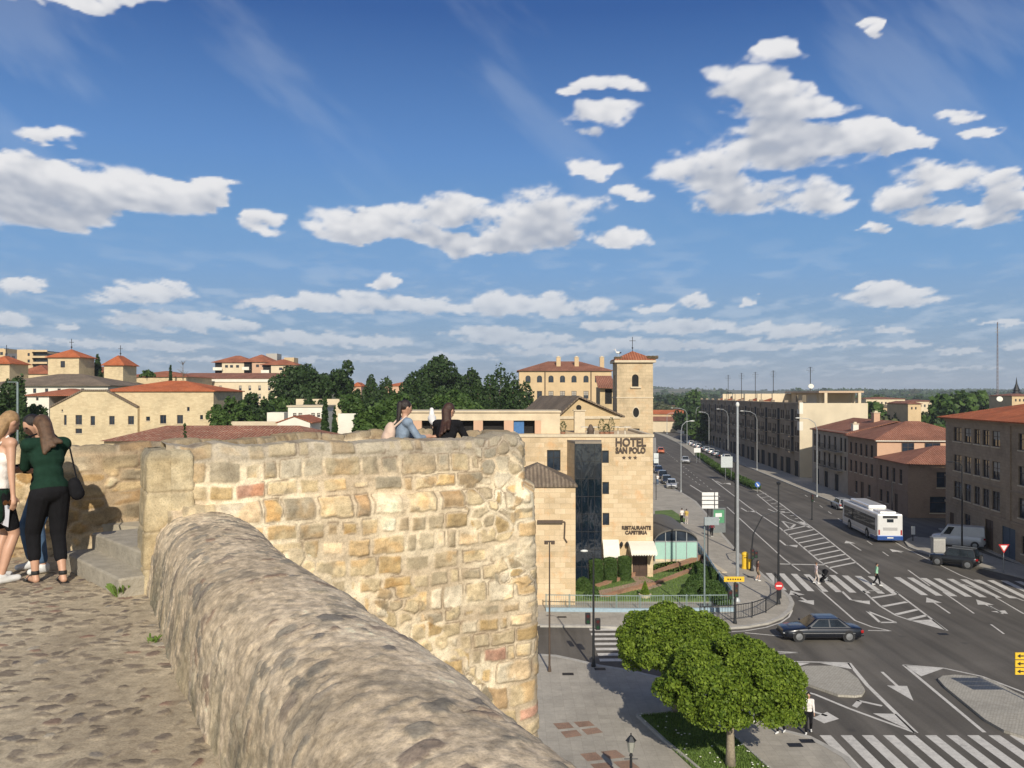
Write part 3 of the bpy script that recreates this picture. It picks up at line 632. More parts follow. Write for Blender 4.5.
# lookout front wall: left end return, front face, right-hand corner
path = [(-3.1, 7.71), (.12, 9.42), (.11, 10.3)]
path = round_corner(path, 1, .07)
prof = [(.34, 0), (.19, 9.3), (.145, 12.6), (.12, 13.93), (.015, 13.99), (0, 14.46), (-.05, TOP), (-.40, TOP+.01), (-.46, 14.46), (-.47, 13.2)]
Pn, N, S, T_ = sweep(path, prof, .0115, [.25, .0125, .0115, .012, .0115, .012, .015, .012, .03])
flipn = -1.0 if N[200, 300].dot(np.array([0, -1, 0])) < 0 else 1.0
H = T_ - T_[0, -1]; Hh = Pn[..., 2] + 0*S; Hh = np.where(T_ > T_.max()-1.4, 14.53 + (T_ - (T_.max()-1.4)), Hh)
topj = np.interp(S[:, 0], np.arange(0, 5, .23), np.array([random.Random(i).uniform(-.035, .03) for i in range(22)]))[:, None]*sstep(Pn[..., 2], 14.2, 14.5)
topj = topj + (-.06*sstep(S, .5, .2))*0
Pn2, colw = wall_surface(Pn, N*flipn, S, Hh, 11, top=14.36)
Pn2[..., 2] += topj
lw = tag(link('lookout_wall', grid_mesh('lookout_wall', Pn2, M_rub, colw, flip=(flipn > 0) == False)), 'broad sunlit rubble stone wall across the middle, two women leaning behind it', 'stone wall')
# parapet round the lookout and along the walkway behind
path = [(.06, 10.2), (.06, 12.9), (-.3, 13.35), (-2.6, 13.0), (-3.7, 11.7), (-4.35, 10.35), (-5.2, 9.75), (-8.5, 9.45), (-16, 9.2)]
path = chaikin(path, 2)
prof = [(.3, 0), (.05, 12.5), (0, 14.30), (-.07, 14.43), (-.40, 14.44), (-.47, 14.34), (-.49, 13.0)]
Pn, N, S, T_ = sweep(path, prof, .022, [.4, .06, .025, .02, .025, .016])
flipn = -1.0 if N[200, -20].dot(np.array([0, -1, 0])) * (1 if Pn[200, -1, 1] < 20 else 1) > 1e9 else 1.0
c_out = N[100, 3]; flipn = 1.0 if c_out.dot(np.array([1., 0, 0])) > 0 else -1.0
Hh = np.where(T_ > T_.max()-1.7, 14.4 - (T_ - (T_.max()-1.75)) + .6, Pn[..., 2])
Pn2, colw = wall_surface(Pn, N*flipn, S, Pn[..., 2] + 0*S, 77, ca=.36, cb=.21, depth=.03, top=14.36, selb=.26)
Pn2[..., 2] += ((fbm(S*1.6, S*0, 5, 3)-.5)*.13)*sstep(Pn[..., 2], 14.0, 14.4)
tag(link('parapet_wall', grid_mesh('parapet_wall', Pn2, M_rub, np.clip(colw*np.array([.80,.75,.68]),0,1), flip=(flipn > 0) == False)), 'rubble stone parapet behind the steps, running on round the back of the lookout', 'parapet')
ud = Vector((.886, .464)); vd = Vector((-.464, .886)); c0 = Vector((-3.22, 7.60))
def loop_pts(w, d): return [tuple(c0 + ud*a + vd*b_) for a, b_ in ((w/2, 0), (w, 0), (w, d), (0, d), (0, 0), (w/2-.001, 0))]
lp = loop_pts(.385, .66)
for i_ in (4, 3, 2, 1): lp = round_corner(lp, i_, .03)
prof = [(.03, 12.9), (.015, 13.9), (0, 14.10), (0, 14.44), (-.03, 14.49), (-.17, 14.50), (-.19, 14.50)]
Pn, N, S, T_ = sweep(lp, prof, .0115, .0115)
cen = Pn.mean(axis=(0, 1)); flipn = 1.0 if ((Pn-cen)*N).sum() > 0 else -1.0
E = np.minimum(np.minimum(np.abs(Pn[..., 2]-14.13), np.abs(Pn[..., 2]-13.78)), np.abs(Pn[..., 2]-13.45)) + .012*(fbm(S*8, T_*8, 401, 3)-.5)
st = sstep(E, .004, .02); A = _h(np.floor((Pn[..., 2]-13.45)/.34), Pn[..., 2]*0, 407); fine = fbm(S*20, T_*20, 402, 4)-.5
col = mixa(np.array([.50, .41, .27])*np.ones(Pn.shape), pal(fbm(S*2.5, T_*2.5, 403, 4), [(.3, (.44, .35, .21)), (.5, (.54, .45, .29)), (.7, (.36, .31, .22))]), st); col = mixa(col, np.array([.26, .235, .18]), sstep(Pn[..., 2], 14.38, 14.5)*.7)
col = col*(1+.5*(fbm(S*14, T_*14, 404, 4)-.5)[..., None])
link('end_pillar', grid_mesh('end_pillar', Pn + N*flipn*(st*.012 + fine*.012 + (fbm(S*4, T_*4, 405, 3)-.5)*.03)[..., None], M_rub, np.clip(col, 0, .8), flip=(flipn > 0) == False), lw)
# near round-topped parapet
dv = Vector((.462, -.887)); A0 = Vector((-3.36, 7.82))
path = [(A0.x + dv.x*t + .03*math.sin(t*1.7), A0.y + dv.y*t) for t in np.arange(0, 9.6, .3)]
prof = [(0.02, 13.1), (0, 13.25), (-.02, 13.42), (-.05, 13.62), (-.09, 13.78), (-.18, 13.885), (-.32, 13.935), (-.48, 13.95), (-.64, 13.93), (-.78, 13.865), (-.87, 13.74), (-.90, 13.6), (-.93, 13.3), (-.98, 11.5), (-1.25, 0)]
prof = chaikin(prof, 1)
P_, s_ = resamp(path, .0115)
Pn, N, S, T_ = sweep(path, prof, .0115, [.0115 if q[1] > 13.2 else .1 for q in prof[:-1]])
c_out = N[50, N.shape[1]//2]; flipn = 1.0 if c_out[2] > 0 else -1.0
SS = S; S = S*.58
wx = S + .06*(fbm(S*1.3, T_*1.3, 91, 3)-.5) + .05*(T_-1.0); wy = T_ + .1*(fbm(S*1.8+4, T_*1.8, 93, 3)-.5)
wx = wx + .035*(fbm(S*11, T_*11, 95, 3)-.5); wy = wy + .035*(fbm(S*11, T_*11, 97, 3)-.5)
F1, E, A, B, C = rubble(wx, wy, .060, .125, 51, 3.4, .48, .45, .65)
show = sstep(fbm(S*2.5, T_*2.5, 61, 3)+.7*(B-.5), .47, .53); st = sstep(E, .05, .10)*(1-sstep(F1+.5*(fbm(S*16, T_*12, 72, 3)-.5), .40, .48))*show
fine = fbm(S*26, T_*26, 53, 4)-.5; mid = fbm(S*8, T_*5, 54, 4)-.5; rid = np.abs(fbm(wx*13, wy*3.2, 58, 4)-.5)
dsp = st*(.004+.006*(C-.2)+mid*.004) + (1-st)*(mid*.007) + (fbm(S*40, T_*30, 73, 3)-.5)*.012 + fine*.005 + (fbm(S*2, T_*1.1, 59, 3)-.5)*.05 - np.exp(-((E-.1)/.05)**2)*show*.002
cst = pal(A, [(0, (.17, .155, .13)), (.25, (.25, .225, .18)), (.5, (.42, .34, .24)), (.72, (.27, .235, .19)), (.82, (.26, .175, .125)), (.9, (.125, .12, .115)), (1, (.42, .36, .26))])
cst = cst*(1+.7*(fbm(S*17, T_*17, 55, 4)-.5)[..., None])
cm = pal(fbm(S*2.2, T_*2.2, 56, 4), [(.3, (.52, .42, .295)), (.5, (.62, .505, .36)), (.7, (.70, .58, .42))]); cm = cm*(1+1.1*(fbm(S*30, T_*30, 57, 4)-.5)[..., None])
col = mixa(cm, cst*1.22, st*.82); col = mixa(col, np.array([.13, .11, .085]), np.exp(-((E-.09)/.05)**2)*show*.28*sstep(F1, .6, .4))
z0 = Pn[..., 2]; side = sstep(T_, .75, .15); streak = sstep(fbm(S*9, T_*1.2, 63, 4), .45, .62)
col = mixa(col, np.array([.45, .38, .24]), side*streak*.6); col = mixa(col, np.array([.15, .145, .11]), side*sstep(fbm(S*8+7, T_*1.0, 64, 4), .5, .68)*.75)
lich = sstep(fbm(S*6, T_*6, 66, 5), .60, .68); col = mixa(col, np.array([.12, .115, .10]), lich*.4)
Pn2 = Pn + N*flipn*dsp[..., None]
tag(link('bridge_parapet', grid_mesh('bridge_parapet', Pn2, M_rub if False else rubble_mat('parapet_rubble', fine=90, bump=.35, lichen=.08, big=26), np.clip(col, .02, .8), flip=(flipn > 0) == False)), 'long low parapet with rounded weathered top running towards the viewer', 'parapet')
# cobbled walkway
xs = np.arange(-7.0, .95, .013); ys = np.arange(1.5, 9.35, .013)
X, Y = np.meshgrid(xs, ys, indexing='ij')
lim = A0.x + (A0.y - Y)/.887*.462 + .35          # stop inside the parapet
X = np.minimum(X, lim)
YY = Y; Y = Y*.62
wx = X + .03*(fbm(X*9, Y*9, 31, 3)-.5); wy = Y + .03*(fbm(X*9, Y*9, 33, 3)-.5)
F1, E, A, B, C = rubble(wx, wy, .105, .064, 21, 2.4, .48, .45, .6)
show = sstep(fbm(X*2.1, Y*2.1, 23, 3)+.6*(B-.5), .47, .52); st = sstep(E, .05, .16)*(1-sstep(F1+.2*(fbm(X*16, Y*16, 39, 3)-.5), .40, .50))*show
fine = fbm(X*24, Y*24, 25, 4)-.5
Z = 13.25 + st*(.004+.006*C) + fine*.005 + (fbm(X*.9, Y*.9, 27, 3)-.5)*.04 + (fbm(X*4, Y*4, 28, 3)-.5)*.008
cst = pal(A, [(0, (.17, .14, .11)), (.3, (.24, .195, .15)), (.6, (.33, .275, .205)), (.8, (.20, .165, .135)), (.9, (.31, .19, .14)), (.95, (.11, .10, .10)), (1, (.45, .40, .32))])
cm = pal(fbm(X*1.6, Y*1.6, 29, 4), [(.3, (.38, .315, .225)), (.5, (.46, .385, .275)), (.7, (.53, .45, .325))]); cm = cm*(1+.45*(fbm(X*20, Y*20, 35, 4)-.5)[..., None])
col = mixa(cm, cst*(1+.5*(fbm(X*28, Y*28, 36, 3)-.5)[..., None]), st*.92)
tag(link('walkway', grid_mesh('walkway', np.stack([X, YY, Z], -1), rubble_mat('walkway_rubble', fine=80, bump=.5, lichen=.06, big=14), np.clip(col, .02, .8), flip=True)), kind='structure')
M_floor = plain('terrace_stone', (.40, .35, .26), .9, var=.2, scale=5, bump=.4)
mb = MB(); mb.prism([(-16, -6), (1.6, -6), (1.2, -1), (-3.4, 7.5), (-4.3, 9.3), (-16, 9.1)], 12.2, 13.17)
mb.prism([(-7.02, -6), (-16, -6), (-16, 9.1), (-7.02, 9.1)], 13.1, 13.245); mb.prism([(-7.02, 1.51), (-7.02, -6), (1.6, -6), (1.3, -1), (.0, 1.51)], 13.1, 13.245)
tag(mb.build('terrace', M_floor), kind='structure')
# upper landing behind the wall and the two steps up to it
M_step = plain('step_stone', (.36, .325, .26), .9, var=.2, scale=7, bump=.7)
e = Vector((.67, -.742, 0)); up = Vector((.742, .67, 0)); p0 = Vector((-3.40, 7.44, 0))
def stepblock(off, z0, z1, L, dpt):
    m = MB(); a = p0 + up*off; 
    m.prism([(q.x, q.y) for q in (a, a - e*L, a - e*L + up*dpt, a + up*dpt)], z0, z1); return m
t = thing('stone_steps', 'two worn grey stone steps beside the end of the wall', 'steps', (0, 0, 0))
stepblock(0, 13.2, 13.41, 1.75, .42).build('step', M_step, t, bevel=.018)
stepblock(.28, 13.2, 13.57, 1.75, .66).build('step', M_step, t, bevel=.018)
a = p0 + up*.9
mb = MB(); mb.prism([(a.x, a.y), (a.x-e.x*1.75, a.y-e.y*1.75), (-4.6, 9.6), (-4.2, 10.4), (-3.0, 9.6), (-2.9, 8.0), (-3.2, 7.8)], 12.5, 13.56); mb.prism([(-4.2, 10.4), (-3.5, 12), (-2.5, 13.3), (.05, 13.3), (.0, 9.5), (-2.9, 8.0), (-3.0, 9.6)], 12.5, 13.30)
tag(mb.build('landing', M_floor), kind='structure')
# weeds at the foot of the steps
def tuft(loc, n, h, name, label, seed):
    r = random.Random(seed); m = MB()
    for i in range(n):
        a = r.uniform(0, 2*PI); l = r.uniform(.3, 1)*h; q = r.uniform(0, .05); x, y = q*math.cos(a), q*math.sin(a)
        ex, ey = x+math.cos(a)*l*.6, y+math.sin(a)*l*.6; w = .008
        m.add([(x-w*math.sin(a), y+w*math.cos(a), 0), (x+w*math.sin(a), y-w*math.cos(a), 0), ((x+ex)/2+w*math.sin(a), (y+ey)/2, l*.8), (ex, ey, l*.75)], [(0, 1, 2), (0, 2, 3)])
    tag(m.build(name, M_blade, loc=loc), label, 'plant')
tuft((-3.42, 7.5, 13.25), 70, .14, 'weed', 'small green weed at the foot of the stone steps', 1)
tuft((-2.55, 6.1, 13.25), 16, .06, 'weed', 'tiny weed sprouting at the base of the rounded parapet', 2)
# ================================================================== BUILDINGS
M_sand = masonry('golden_ashlar', (.70, .55, .36), (.56, .42, .25), (.50, .39, .25), .75, .38, .014, stain=.22, bump=.25, patch=(.66, .36, .15))
M_tower = masonry('tower_ashlar', (.60, .47, .30), (.52, .41, .26), (.42, .33, .21), .7, .35, .014, stain=.28, bump=.3, patch=(.55, .33, .16))
M_cream = masonry('cream_rubble', (.66, .54, .34), (.56, .44, .27), (.60, .49, .31), .5, .22, .02, stain=.18, bump=.25)
M_conv = masonry('convent_stone', (.56, .42, .24), (.50, .38, .22), (.46, .35, .2), .9, .4, .01, stain=.15, bump=.15)
M_render = plain('cream_render', (.66, .55, .38), .9, var=.08, scale=.6); M_white = plain('white_wall', (.74, .70, .60), .9, var=.07, scale=.7)
M_salmon = plain('salmon_render', (.56, .36, .24), .9, var=.06, scale=1.2); M_ocher = plain('ochre_render', (.58, .43, .25), .9, var=.1, scale=.5)
M_brown = masonry('brown_stone', (.36, .275, .19), (.31, .235, .165), (.25, .19, .135), .6, .3, .012, stain=.25, bump=.3)
M_brick = masonry('brown_brick', (.33, .225, .155), (.28, .19, .135), (.27, .2, .15), .26, .08, .008, stain=.22, bump=.15)
M_grey = plain('grey_render', (.38, .32, .25), .9, var=.15, scale=.8)
M_t_or = tiles('orange_tiles', (.46, .12, .045), (.55, .155, .06), (.60, .24, .12)); M_t_br = tiles('brown_tiles', (.24, .10, .065), (.32, .14, .09), (.38, .20, .14))
M_t_mo = tiles('mottled_tiles', (.26, .10, .07), (.36, .16, .10), (.50, .36, .26)); M_t_gy = tiles('old_tiles', (.17, .13, .10), (.24, .185, .135), (.30, .24, .17)); M_t_rd = tiles('red_tiles', (.34, .11, .06), (.42, .15, .08), (.48, .22, .13))
M_trim = plain('stone_trim', (.58, .49, .35), .85, var=.12, scale=3); M_dark = plain('dark_metal', (.02, .02, .022), .5, .3); M_frame = plain('window_frame_brown', (.06, .04, .03), .6); M_framew = plain('window_frame_white', (.6, .58, .54), .6)
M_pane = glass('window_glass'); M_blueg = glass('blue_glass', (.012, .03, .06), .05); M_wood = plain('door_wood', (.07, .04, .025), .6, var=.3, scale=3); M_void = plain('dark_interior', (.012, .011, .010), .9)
M_gdoor = plain('blue_garage', (.05, .08, .12), .6); M_shut = plain('roller_shutter', (.36, .33, .28), .7); M_shutd = plain('brown_shutter', (.12, .075, .05), .7)
M_steel = plain('galvanised', (.38, .40, .41), .45, .7); M_copper = plain('gutter', (.10, .07, .05), .6, .2)
WC = {}
def wmesh(w, h, kind, fm):
    k = (round(w, 2), round(h, 2), kind, fm.name)
    if k in WC: return WC[k]
    f = MB(); t = min(.07, w*.12)
    f.box(0, w, -.05, .03, 0, t); f.box(0, w, -.05, .03, h-t, h); f.box(0, t, -.05, .03, t, h-t); f.box(w-t, w, -.05, .03, t, h-t)
    if w > .7: f.box(w/2-t/2, w/2+t/2, -.045, .03, t, h-t)
    if h > 1.3: f.box(t, w-t, -.04, .025, h*.62, h*.62+t*.7)
    g = MB()
    if kind == 's':       # roller blind partly down
        g.box(t, w-t, .0, .02, h*.45, h-t, 1); g.box(t, w-t, .01, .025, t, h*.45, 0)
    else: g.box(t, w-t, .0, .02, t, h-t, 0)
    WC[k] = (f.mesh('window', fm), g.mesh('pane', [M_pane, M_shut])); return WC[k]
def doormesh(w, h, kind):
    k = (round(w, 2), round(h, 2), kind)
    if k in WC: return WC[k]
    f = MB(); m = {'d': M_wood, 'g': M_gdoor, 'o': M_void, 'v': M_shutd}[kind]; t = .08
    f.box(0, w, 0, .05, 0, h)
    if kind == 'd' or kind == 'g':
        f.box(0, t, -.05, 0, 0, h); f.box(w-t, w, -.05, 0, 0, h); f.box(t, w-t, -.05, 0, h-t, h); f.box(w/2-.03, w/2+.03, -.04, 0, 0, h-t)
        for q in (.25, .5, .75): f.box(t, w-t, -.02, 0, h*q, h*q+.05)
    WC[k] = (f.mesh('door', m), None); return WC[k]
def facade(mb, root, L, z0, z1, ops, org=(0, 0), ang=0, dep=.16, m=0, fm=None, sill=None, panes=True):
    u = Vector((math.cos(ang), math.sin(ang), 0)); n = Vector((-math.sin(ang), math.cos(ang), 0)); o = Vector((org[0], org[1], 0)); fm = fm or M_frame
    def P(s, d, z): return o + u*s + n*d + Vector((0, 0, z))
    xs = sorted({0, L, *[q for p in ops for q in p[:2]]}); zs = sorted({z0, z1, *[q for p in ops for q in p[2:4]]})
    for i in range(len(xs)-1):
        for j in range(len(zs)-1):
            xc, zc = (xs[i]+xs[i+1])/2, (zs[j]+zs[j+1])/2
            if any(p[0] < xc < p[1] and p[2] < zc < p[3] for p in ops): continue
            mb.poly([P(xs[i], 0, zs[j]), P(xs[i+1], 0, zs[j]), P(xs[i+1], 0, zs[j+1]), P(xs[i], 0, zs[j+1])], m)
    for p in ops:
        a, b, c, d = p[:4]; kind = p[4] if len(p) > 4 else 'w'
        for q in ([P(a, 0, c), P(a, dep, c), P(a, dep, d), P(a, 0, d)], [P(b, 0, d), P(b, dep, d), P(b, dep, c), P(b, 0, c)], [P(a, 0, d), P(a, dep, d), P(b, dep, d), P(b, 0, d)], [P(a, 0, c), P(b, 0, c), P(b, dep, c), P(a, dep, c)]): mb.poly(q, m)
        if 'a' in kind:
            r = (b-a)/2; cx = (a+b)/2; arc = [(cx-r*math.cos(t), d-r+r*math.sin(t)) for t in np.linspace(0, PI/2, 5)]
            for sg in (1, -1):
                pts = [(cx+sg*(x-cx), z) for x, z in arc] + [(cx-sg*r*1.0 if sg == 1 else cx+r, d)]
                pts = pts if sg == 1 else pts[::-1]
                mb.poly([P(x, .004, z) for x, z in pts][::-1], m)
        kk = kind.replace('a', '') or 'w'
        if root is not None and 'x' not in kk:
            fme, pme = wmesh(b-a, d-c, kk, fm) if kk in 'ws' else doormesh(b-a, d-c, kk)
            w_ = link('window' if kk in 'ws' else ('door' if kk in 'dg' else 'opening' if kk == 'o' else 'shutter'), fme, root, P(a, dep-.005 if kk in 'ws' else dep-.05, c), (0, 0, ang))
            if pme and panes: link('pane', pme, w_)
        if sill and kk in 'ws': mb.M = Matrix.Translation(P(a, 0, c)) @ Matrix.Rotation(ang, 4, 'Z'); mb.box(-.08, b-a+.08, -.07, .02, -.1, 0.002, sill); mb.M = None
    return P
def hip(mb, x0, x1, y0, y1, z, h, over=.45, m=0, th=.12, ridge=None):
    x0 -= over; x1 += over; y0 -= over; y1 += over; d = min(x1-x0, y1-y0)/2
    if x1-x0 >= y1-y0: r0, r1 = (x0+d, (y0+y1)/2), (x1-d, (y0+y1)/2)
    else: r0, r1 = ((x0+x1)/2, y0+d), ((x0+x1)/2, y1-d)
    if ridge: r0, r1 = ridge
    c = [(x0, y0), (x1, y0), (x1, y1), (x0, y1)]; vs = [(a, b, z) for a, b in c] + [(a, b, z+th) for a, b in c] + [(r0[0], r0[1], z+th+h), (r1[0], r1[1], z+th+h)]
    fs = [(3, 2, 1, 0), (0, 1, 5, 4), (1, 2, 6, 5), (2, 3, 7, 6), (3, 0, 4, 7)]
    fs += [(4, 5, 9, 8), (5, 6, 9), (6, 7, 8, 9), (7, 4, 8)] if x1-x0 >= y1-y0 else [(4, 5, 8), (5, 6, 9, 8), (6, 7, 9), (7, 4, 8, 9)]
    mb.add(vs, fs, m)
def gable(mb, x0, x1, y0, y1, z, h, over=.4, axis='x', m=0, th=.15):
    if axis == 'x':      # ridge along x
        ym = (y0+y1)/2; k = h/(ym-y0); pr = [(y0-over, z-over*k), (ym, z+h), (y1+over, z-over*k)]
        for a, b in ((pr[0], pr[1]), (pr[1], pr[2])):
            mb.add([(x, q[0], q[1]+dz) for dz in (0, th) for x, q in ((x0-over, a), (x1+over, a), (x1+over, b), (x0-over, b))], [(3, 2, 1, 0), (4, 5, 6, 7), (0, 1, 5, 4), (1, 2, 6, 5), (2, 3, 7, 6), (3, 0, 4, 7)], m)
    else:
        xm = (x0+x1)/2; k = h/(xm-x0); pr = [(x0-over, z-over*k), (xm, z+h), (x1+over, z-over*k)]
        for a, b in ((pr[0], pr[1]), (pr[1], pr[2])):
            mb.add([(q[0], y, q[1]+dz) for dz in (0, th) for q, y in ((a, y0-over), (b, y0-over), (b, y1+over), (a, y1+over))], [(3, 2, 1, 0), (4, 5, 6, 7), (0, 1, 5, 4), (1, 2, 6, 5), (2, 3, 7, 6), (3, 0, 4, 7)], m)
def shell(root, L, D, z0, z1, front=(), left=(), right=(), mat=None, fm=None, top=True, sill=None, mats=None, panes=True):
    mb = MB()
    facade(mb, root, L, z0, z1, list(front), (0, 0), 0, fm=fm, sill=sill, panes=panes); facade(mb, root, D, z0, z1, list(left), (0, D), -PI/2, fm=fm, sill=sill, panes=panes)
    facade(mb, root, D, z0, z1, list(right), (L, 0), PI/2, fm=fm, sill=sill, panes=panes); facade(mb, root, L, z0, z1, [], (L, D), PI)
    if top: mb.poly([(0, 0, z1), (L, 0, z1), (L, D, z1), (0, D, z1)])
    return mb.build('wall', [mat, M_trim], root)
def roof(root, fn, mat, *a, name='roof', **k):
    m = MB(); fn(m, *a, **k); return m.build(name, mat, root)
def pxop(Yd, x0p, zb=0):
    """opening given as photo pixels on a frontal wall at depth Yd -> local (x0,x1,z0,z1)"""
    X0 = XX(x0p, Yd)
    return lambda a, b, c, d, k='w': (XX(a, Yd)-X0, XX(b, Yd)-X0, ZZ(d, Yd)-zb, ZZ(c, Yd)-zb, k)
def frontal(name, label, cat, xa, xb, ytop, Yd, D, mat, ops=(), zb=0, fm=None, rz=0, sill=None, panes=True, group=None):
    r = thing(name, label, cat, (XX(xa, Yd), Yd, zb), rz, group); f = pxop(Yd, xa, zb); L = XX(xb, Yd)-XX(xa, Yd); H = ZZ(ytop, Yd)-zb
    r2 = shell(r, L, D, -1.0 if zb else 0, H, [f(*o) for o in ops], mat=mat, fm=fm, sill=sill, panes=panes); r['L'] = 0; del r['L']
    return r, L, H
def antenna(parent_name, label, p, h, group=None):
    m = MB(); m.tube([(0, 0, 0), (0, 0, h)], .075, 6)
    for k, w in ((.97, .5), (.92, .8), (.86, .8), (.8, .5)): m.bar((-w, 0, h*k), (w, 0, h*k), .04)
    m.bar((0, -.6, h*.99), (0, .6, h*.99), .04)
    o = m.build('antenna', M_dark, loc=p); return tag(o, label, 'antenna', group)
def chimney(root, x, y, z0, z1, w=.7, d=.5, mat=None):
    m = MB(); m.box(x-w/2, x+w/2, y-d/2, y+d/2, z0, z1); c = m.build('chimney', mat or M_trim, root)
    k = MB(); k.box(x-w/2-.08, x+w/2+.08, y-d/2-.08, y+d/2+.08, z1, z1+.12); k.box(x-w/4, x+w/4, y-d/4, y+d/4, z1+.12, z1+.35); k.build('chimney_cap', M_trim, c); return c
def text(s, size, loc, root, mat, name='lettering', ext=.04, rot=(PI/2, 0, 0), bold=.02, width=None, align='CENTER'):
    cu = bpy.data.curves.new('t', 'FONT'); cu.body = s; cu.size = size; cu.extrude = ext; cu.offset = bold; cu.align_x = align; cu.align_y = 'BOTTOM'; cu.resolution_u = 3
    o = bpy.data.objects.new('t', cu); COL.objects.link(o); dg = bpy.context.evaluated_depsgraph_get(); me = bpy.data.meshes.new_from_object(o.evaluated_get(dg)); bpy.data.objects.remove(o)
    me.materials.clear(); me.materials.append(mat); sx = 1
    if width:
        xs_ = [v.co.x for v in me.vertices]; sx = width/(max(xs_)-min(xs_))
    return link(name, me, root, loc, rot, (sx, 1, 1))
# ---------------------------------------------------------------- hotel
YH = 70.0; hr = thing('hotel', 'golden stone hotel with dark glass stair tower and big lettering beside the avenue', 'hotel', (XX(512, YH), YH, 0.1))
f = pxop(YH, 512, .1); LH = XX(653, YH); HH = ZZ(437, YH)-.1
ops = [f(602, 608.8, 450.5, 463), f(602.3, 609, 482, 494.2), f(602.6, 609.3, 513, 525.2), f(547, 560.5, 450, 470.8), f(632.5, 647.5, 549.5, 579, 'd'), f(527, 531, 499, 512)]
shell(hr, LH, 13, 0, HH, ops, right=[(2, 3.2, 7, 9), (6, 7.2, 7, 9), (2, 3.2, 3.6, 5.6), (6, 7.2, 3.6, 5.6)], mat=M_sand, fm=M_dark)
m = MB(); m.box(-.05, LH+.08, -.08, .35, HH, HH+.22); m.box(-.05, .3, .35, 13, HH, HH+.2); m.box(LH-.3, LH+.08, .35, 13, HH, HH+.2); m.build('coping', M_trim, hr)
gt = MB(); X = lambda p: XX(p, YH); gz = ZZ(442, YH)-.1
gt.prism([(X(567), .0), (X(569.5)+.28, -2.4), (X(601)-.22, -2.4), (X(601.5), 0)], gz, gz+.18); gt.build('stair_tower_roof', plain('tower_slab', (.26, .22, .17), .8), hr)
gg = MB(); a0, a1 = X(569.5)+.3, X(601)-.24
gg.poly([(a0, -2.38, 0), (a1, -2.38, 0), (a1, -2.38, gz), (a0, -2.38, gz)]); gg.poly([(a1, -2.38, 0), (a1+.2, 0, 0), (a1+.2, 0, gz), (a1, -2.38, gz)])
def _bg():
    m, nt, b = newmat('stair_glass'); v = _coord(nt, 'Object'); mp = nt.nodes.new('ShaderNodeMapping'); mp.inputs['Scale'].default_value = (1.2, 1, .45); nt.links.new(v, mp.inputs[0])
    n = _noise(nt, mp.outputs[0], .8, 3, .5, 1.5); nt.links.new(_ramp(nt, n, [(.3, (.005, .010, .018)), (.75, (.009, .018, .032))]), b.inputs['Base Color'])
    b.inputs['Roughness'].default_value = .03; b.inputs['Specular IOR Level'].default_value = 1.0; b.inputs['Coat Weight'].default_value = .6; b.inputs['Coat Roughness'].default_value = .02; _bump(nt, b, _noise(nt, mp.outputs[0], 1.1, 2, .5, 1.0), .18, .2); return m
gl = gg.build('glass_front', _bg(), hr)
gm_ = MB()
for k in range(1, 4): xx = a0+(a1-a0)*k/4; gm_.box(xx-.015, xx+.015, -2.41, -2.375, 0, gz)
for k in range(1, 8): zz = gz*k/8; gm_.box(a0, a1, -2.40, -2.375, zz-.015, zz+.015)
gm_.box(a0-.06, a0, -2.44, -2.36, 0, gz); gm_.box(a1, a1+.06, -2.44, -2.36, 0, gz); gm_.build('mullion', M_dark, gl)
gs = MB(); gs.poly([(X(567), 0, 0), (a0-.06, -2.38, 0), (a0-.06, -2.38, gz), (X(567), 0, gz)]); gs.build('stair_tower_side', M_tower, hr)
vt = MB(); vt.lathe([(.28, 0), (.3, .5), (.12, .95), (.02, 1.0)], (X(592), 1.2, HH), 12); vt.build('roof_vent', M_copper, hr)
M_let = plain('dark_letters', (.075, .05, .035), .5, .2)
for s_, px, py, w, sz in (('HOTEL', 630.5, 448.2, 30.5, .92), ('SAN POLO', 630.5, 454.6, 30, .66), ('RESTAURANTE', 636.3, 530.2, 29, .40), ('CAFETERIA', 636, 535, 22, .40)):
    text(s_, sz, (X(px), -.06, ZZ(py, YH)-.1), hr, M_let, bold=.028 if sz > .5 else .014, width=w*.0814)
for px in (624, 629.8, 635.2):
    m = MB(); pts = [(.17*(1 if i % 2 == 0 else .45)*math.sin(i*PI/5), .17*(1 if i % 2 == 0 else .45)*math.cos(i*PI/5)) for i in range(10)]; m.xprism(pts, -.04, .0)
    m.build('star', M_let, hr, (X(px), -.02, ZZ(457.6, YH)-.1))
M_awn = plain('white_canvas', (.80, .76, .66), .8, var=.05, scale=6)
def awning(label, x0, x1, zt, zb, out_, y0=69.98):
    m = MB(); n = 10; xs_ = np.linspace(0, x1-x0, n*2+1)
    prof = [(0, zt), (-out_*.5, zt-(zt-zb)*.3), (-out_*.85, zt-(zt-zb)*.62), (-out_, zb+.1)]
    for i in range(3): m.poly([(0, prof[i][0], prof[i][1]), (0, prof[i+1][0], prof[i+1][1]), (x1-x0, prof[i+1][0], prof[i+1][1]), (x1-x0, prof[i][0], prof[i][1])])
    for sx in (0, x1-x0): m.poly([(sx, p, z) for p, z in prof] + [(sx, 0, zb+.1)])
    for i in range(len(xs_)-1): m.poly([(xs_[i], -out_, zb+.1), (xs_[i+1], -out_, zb+.1), (xs_[i+1], -out_-.01, zb-.12*(i % 2 == 0)), (xs_[i], -out_-.01, zb-.12*(i % 2 == 1))])
    r = thing('awning', label, 'awning', (x0, y0, 0)); m.build('canopy', M_awn, r); 
    for sx in (.02, x1-x0-.02): k = MB(); k.bar((sx, -out_+.02, zb+.1), (sx, 0, zb-.1), .03); k.build('awning_arm', M_steel, r)
    return r
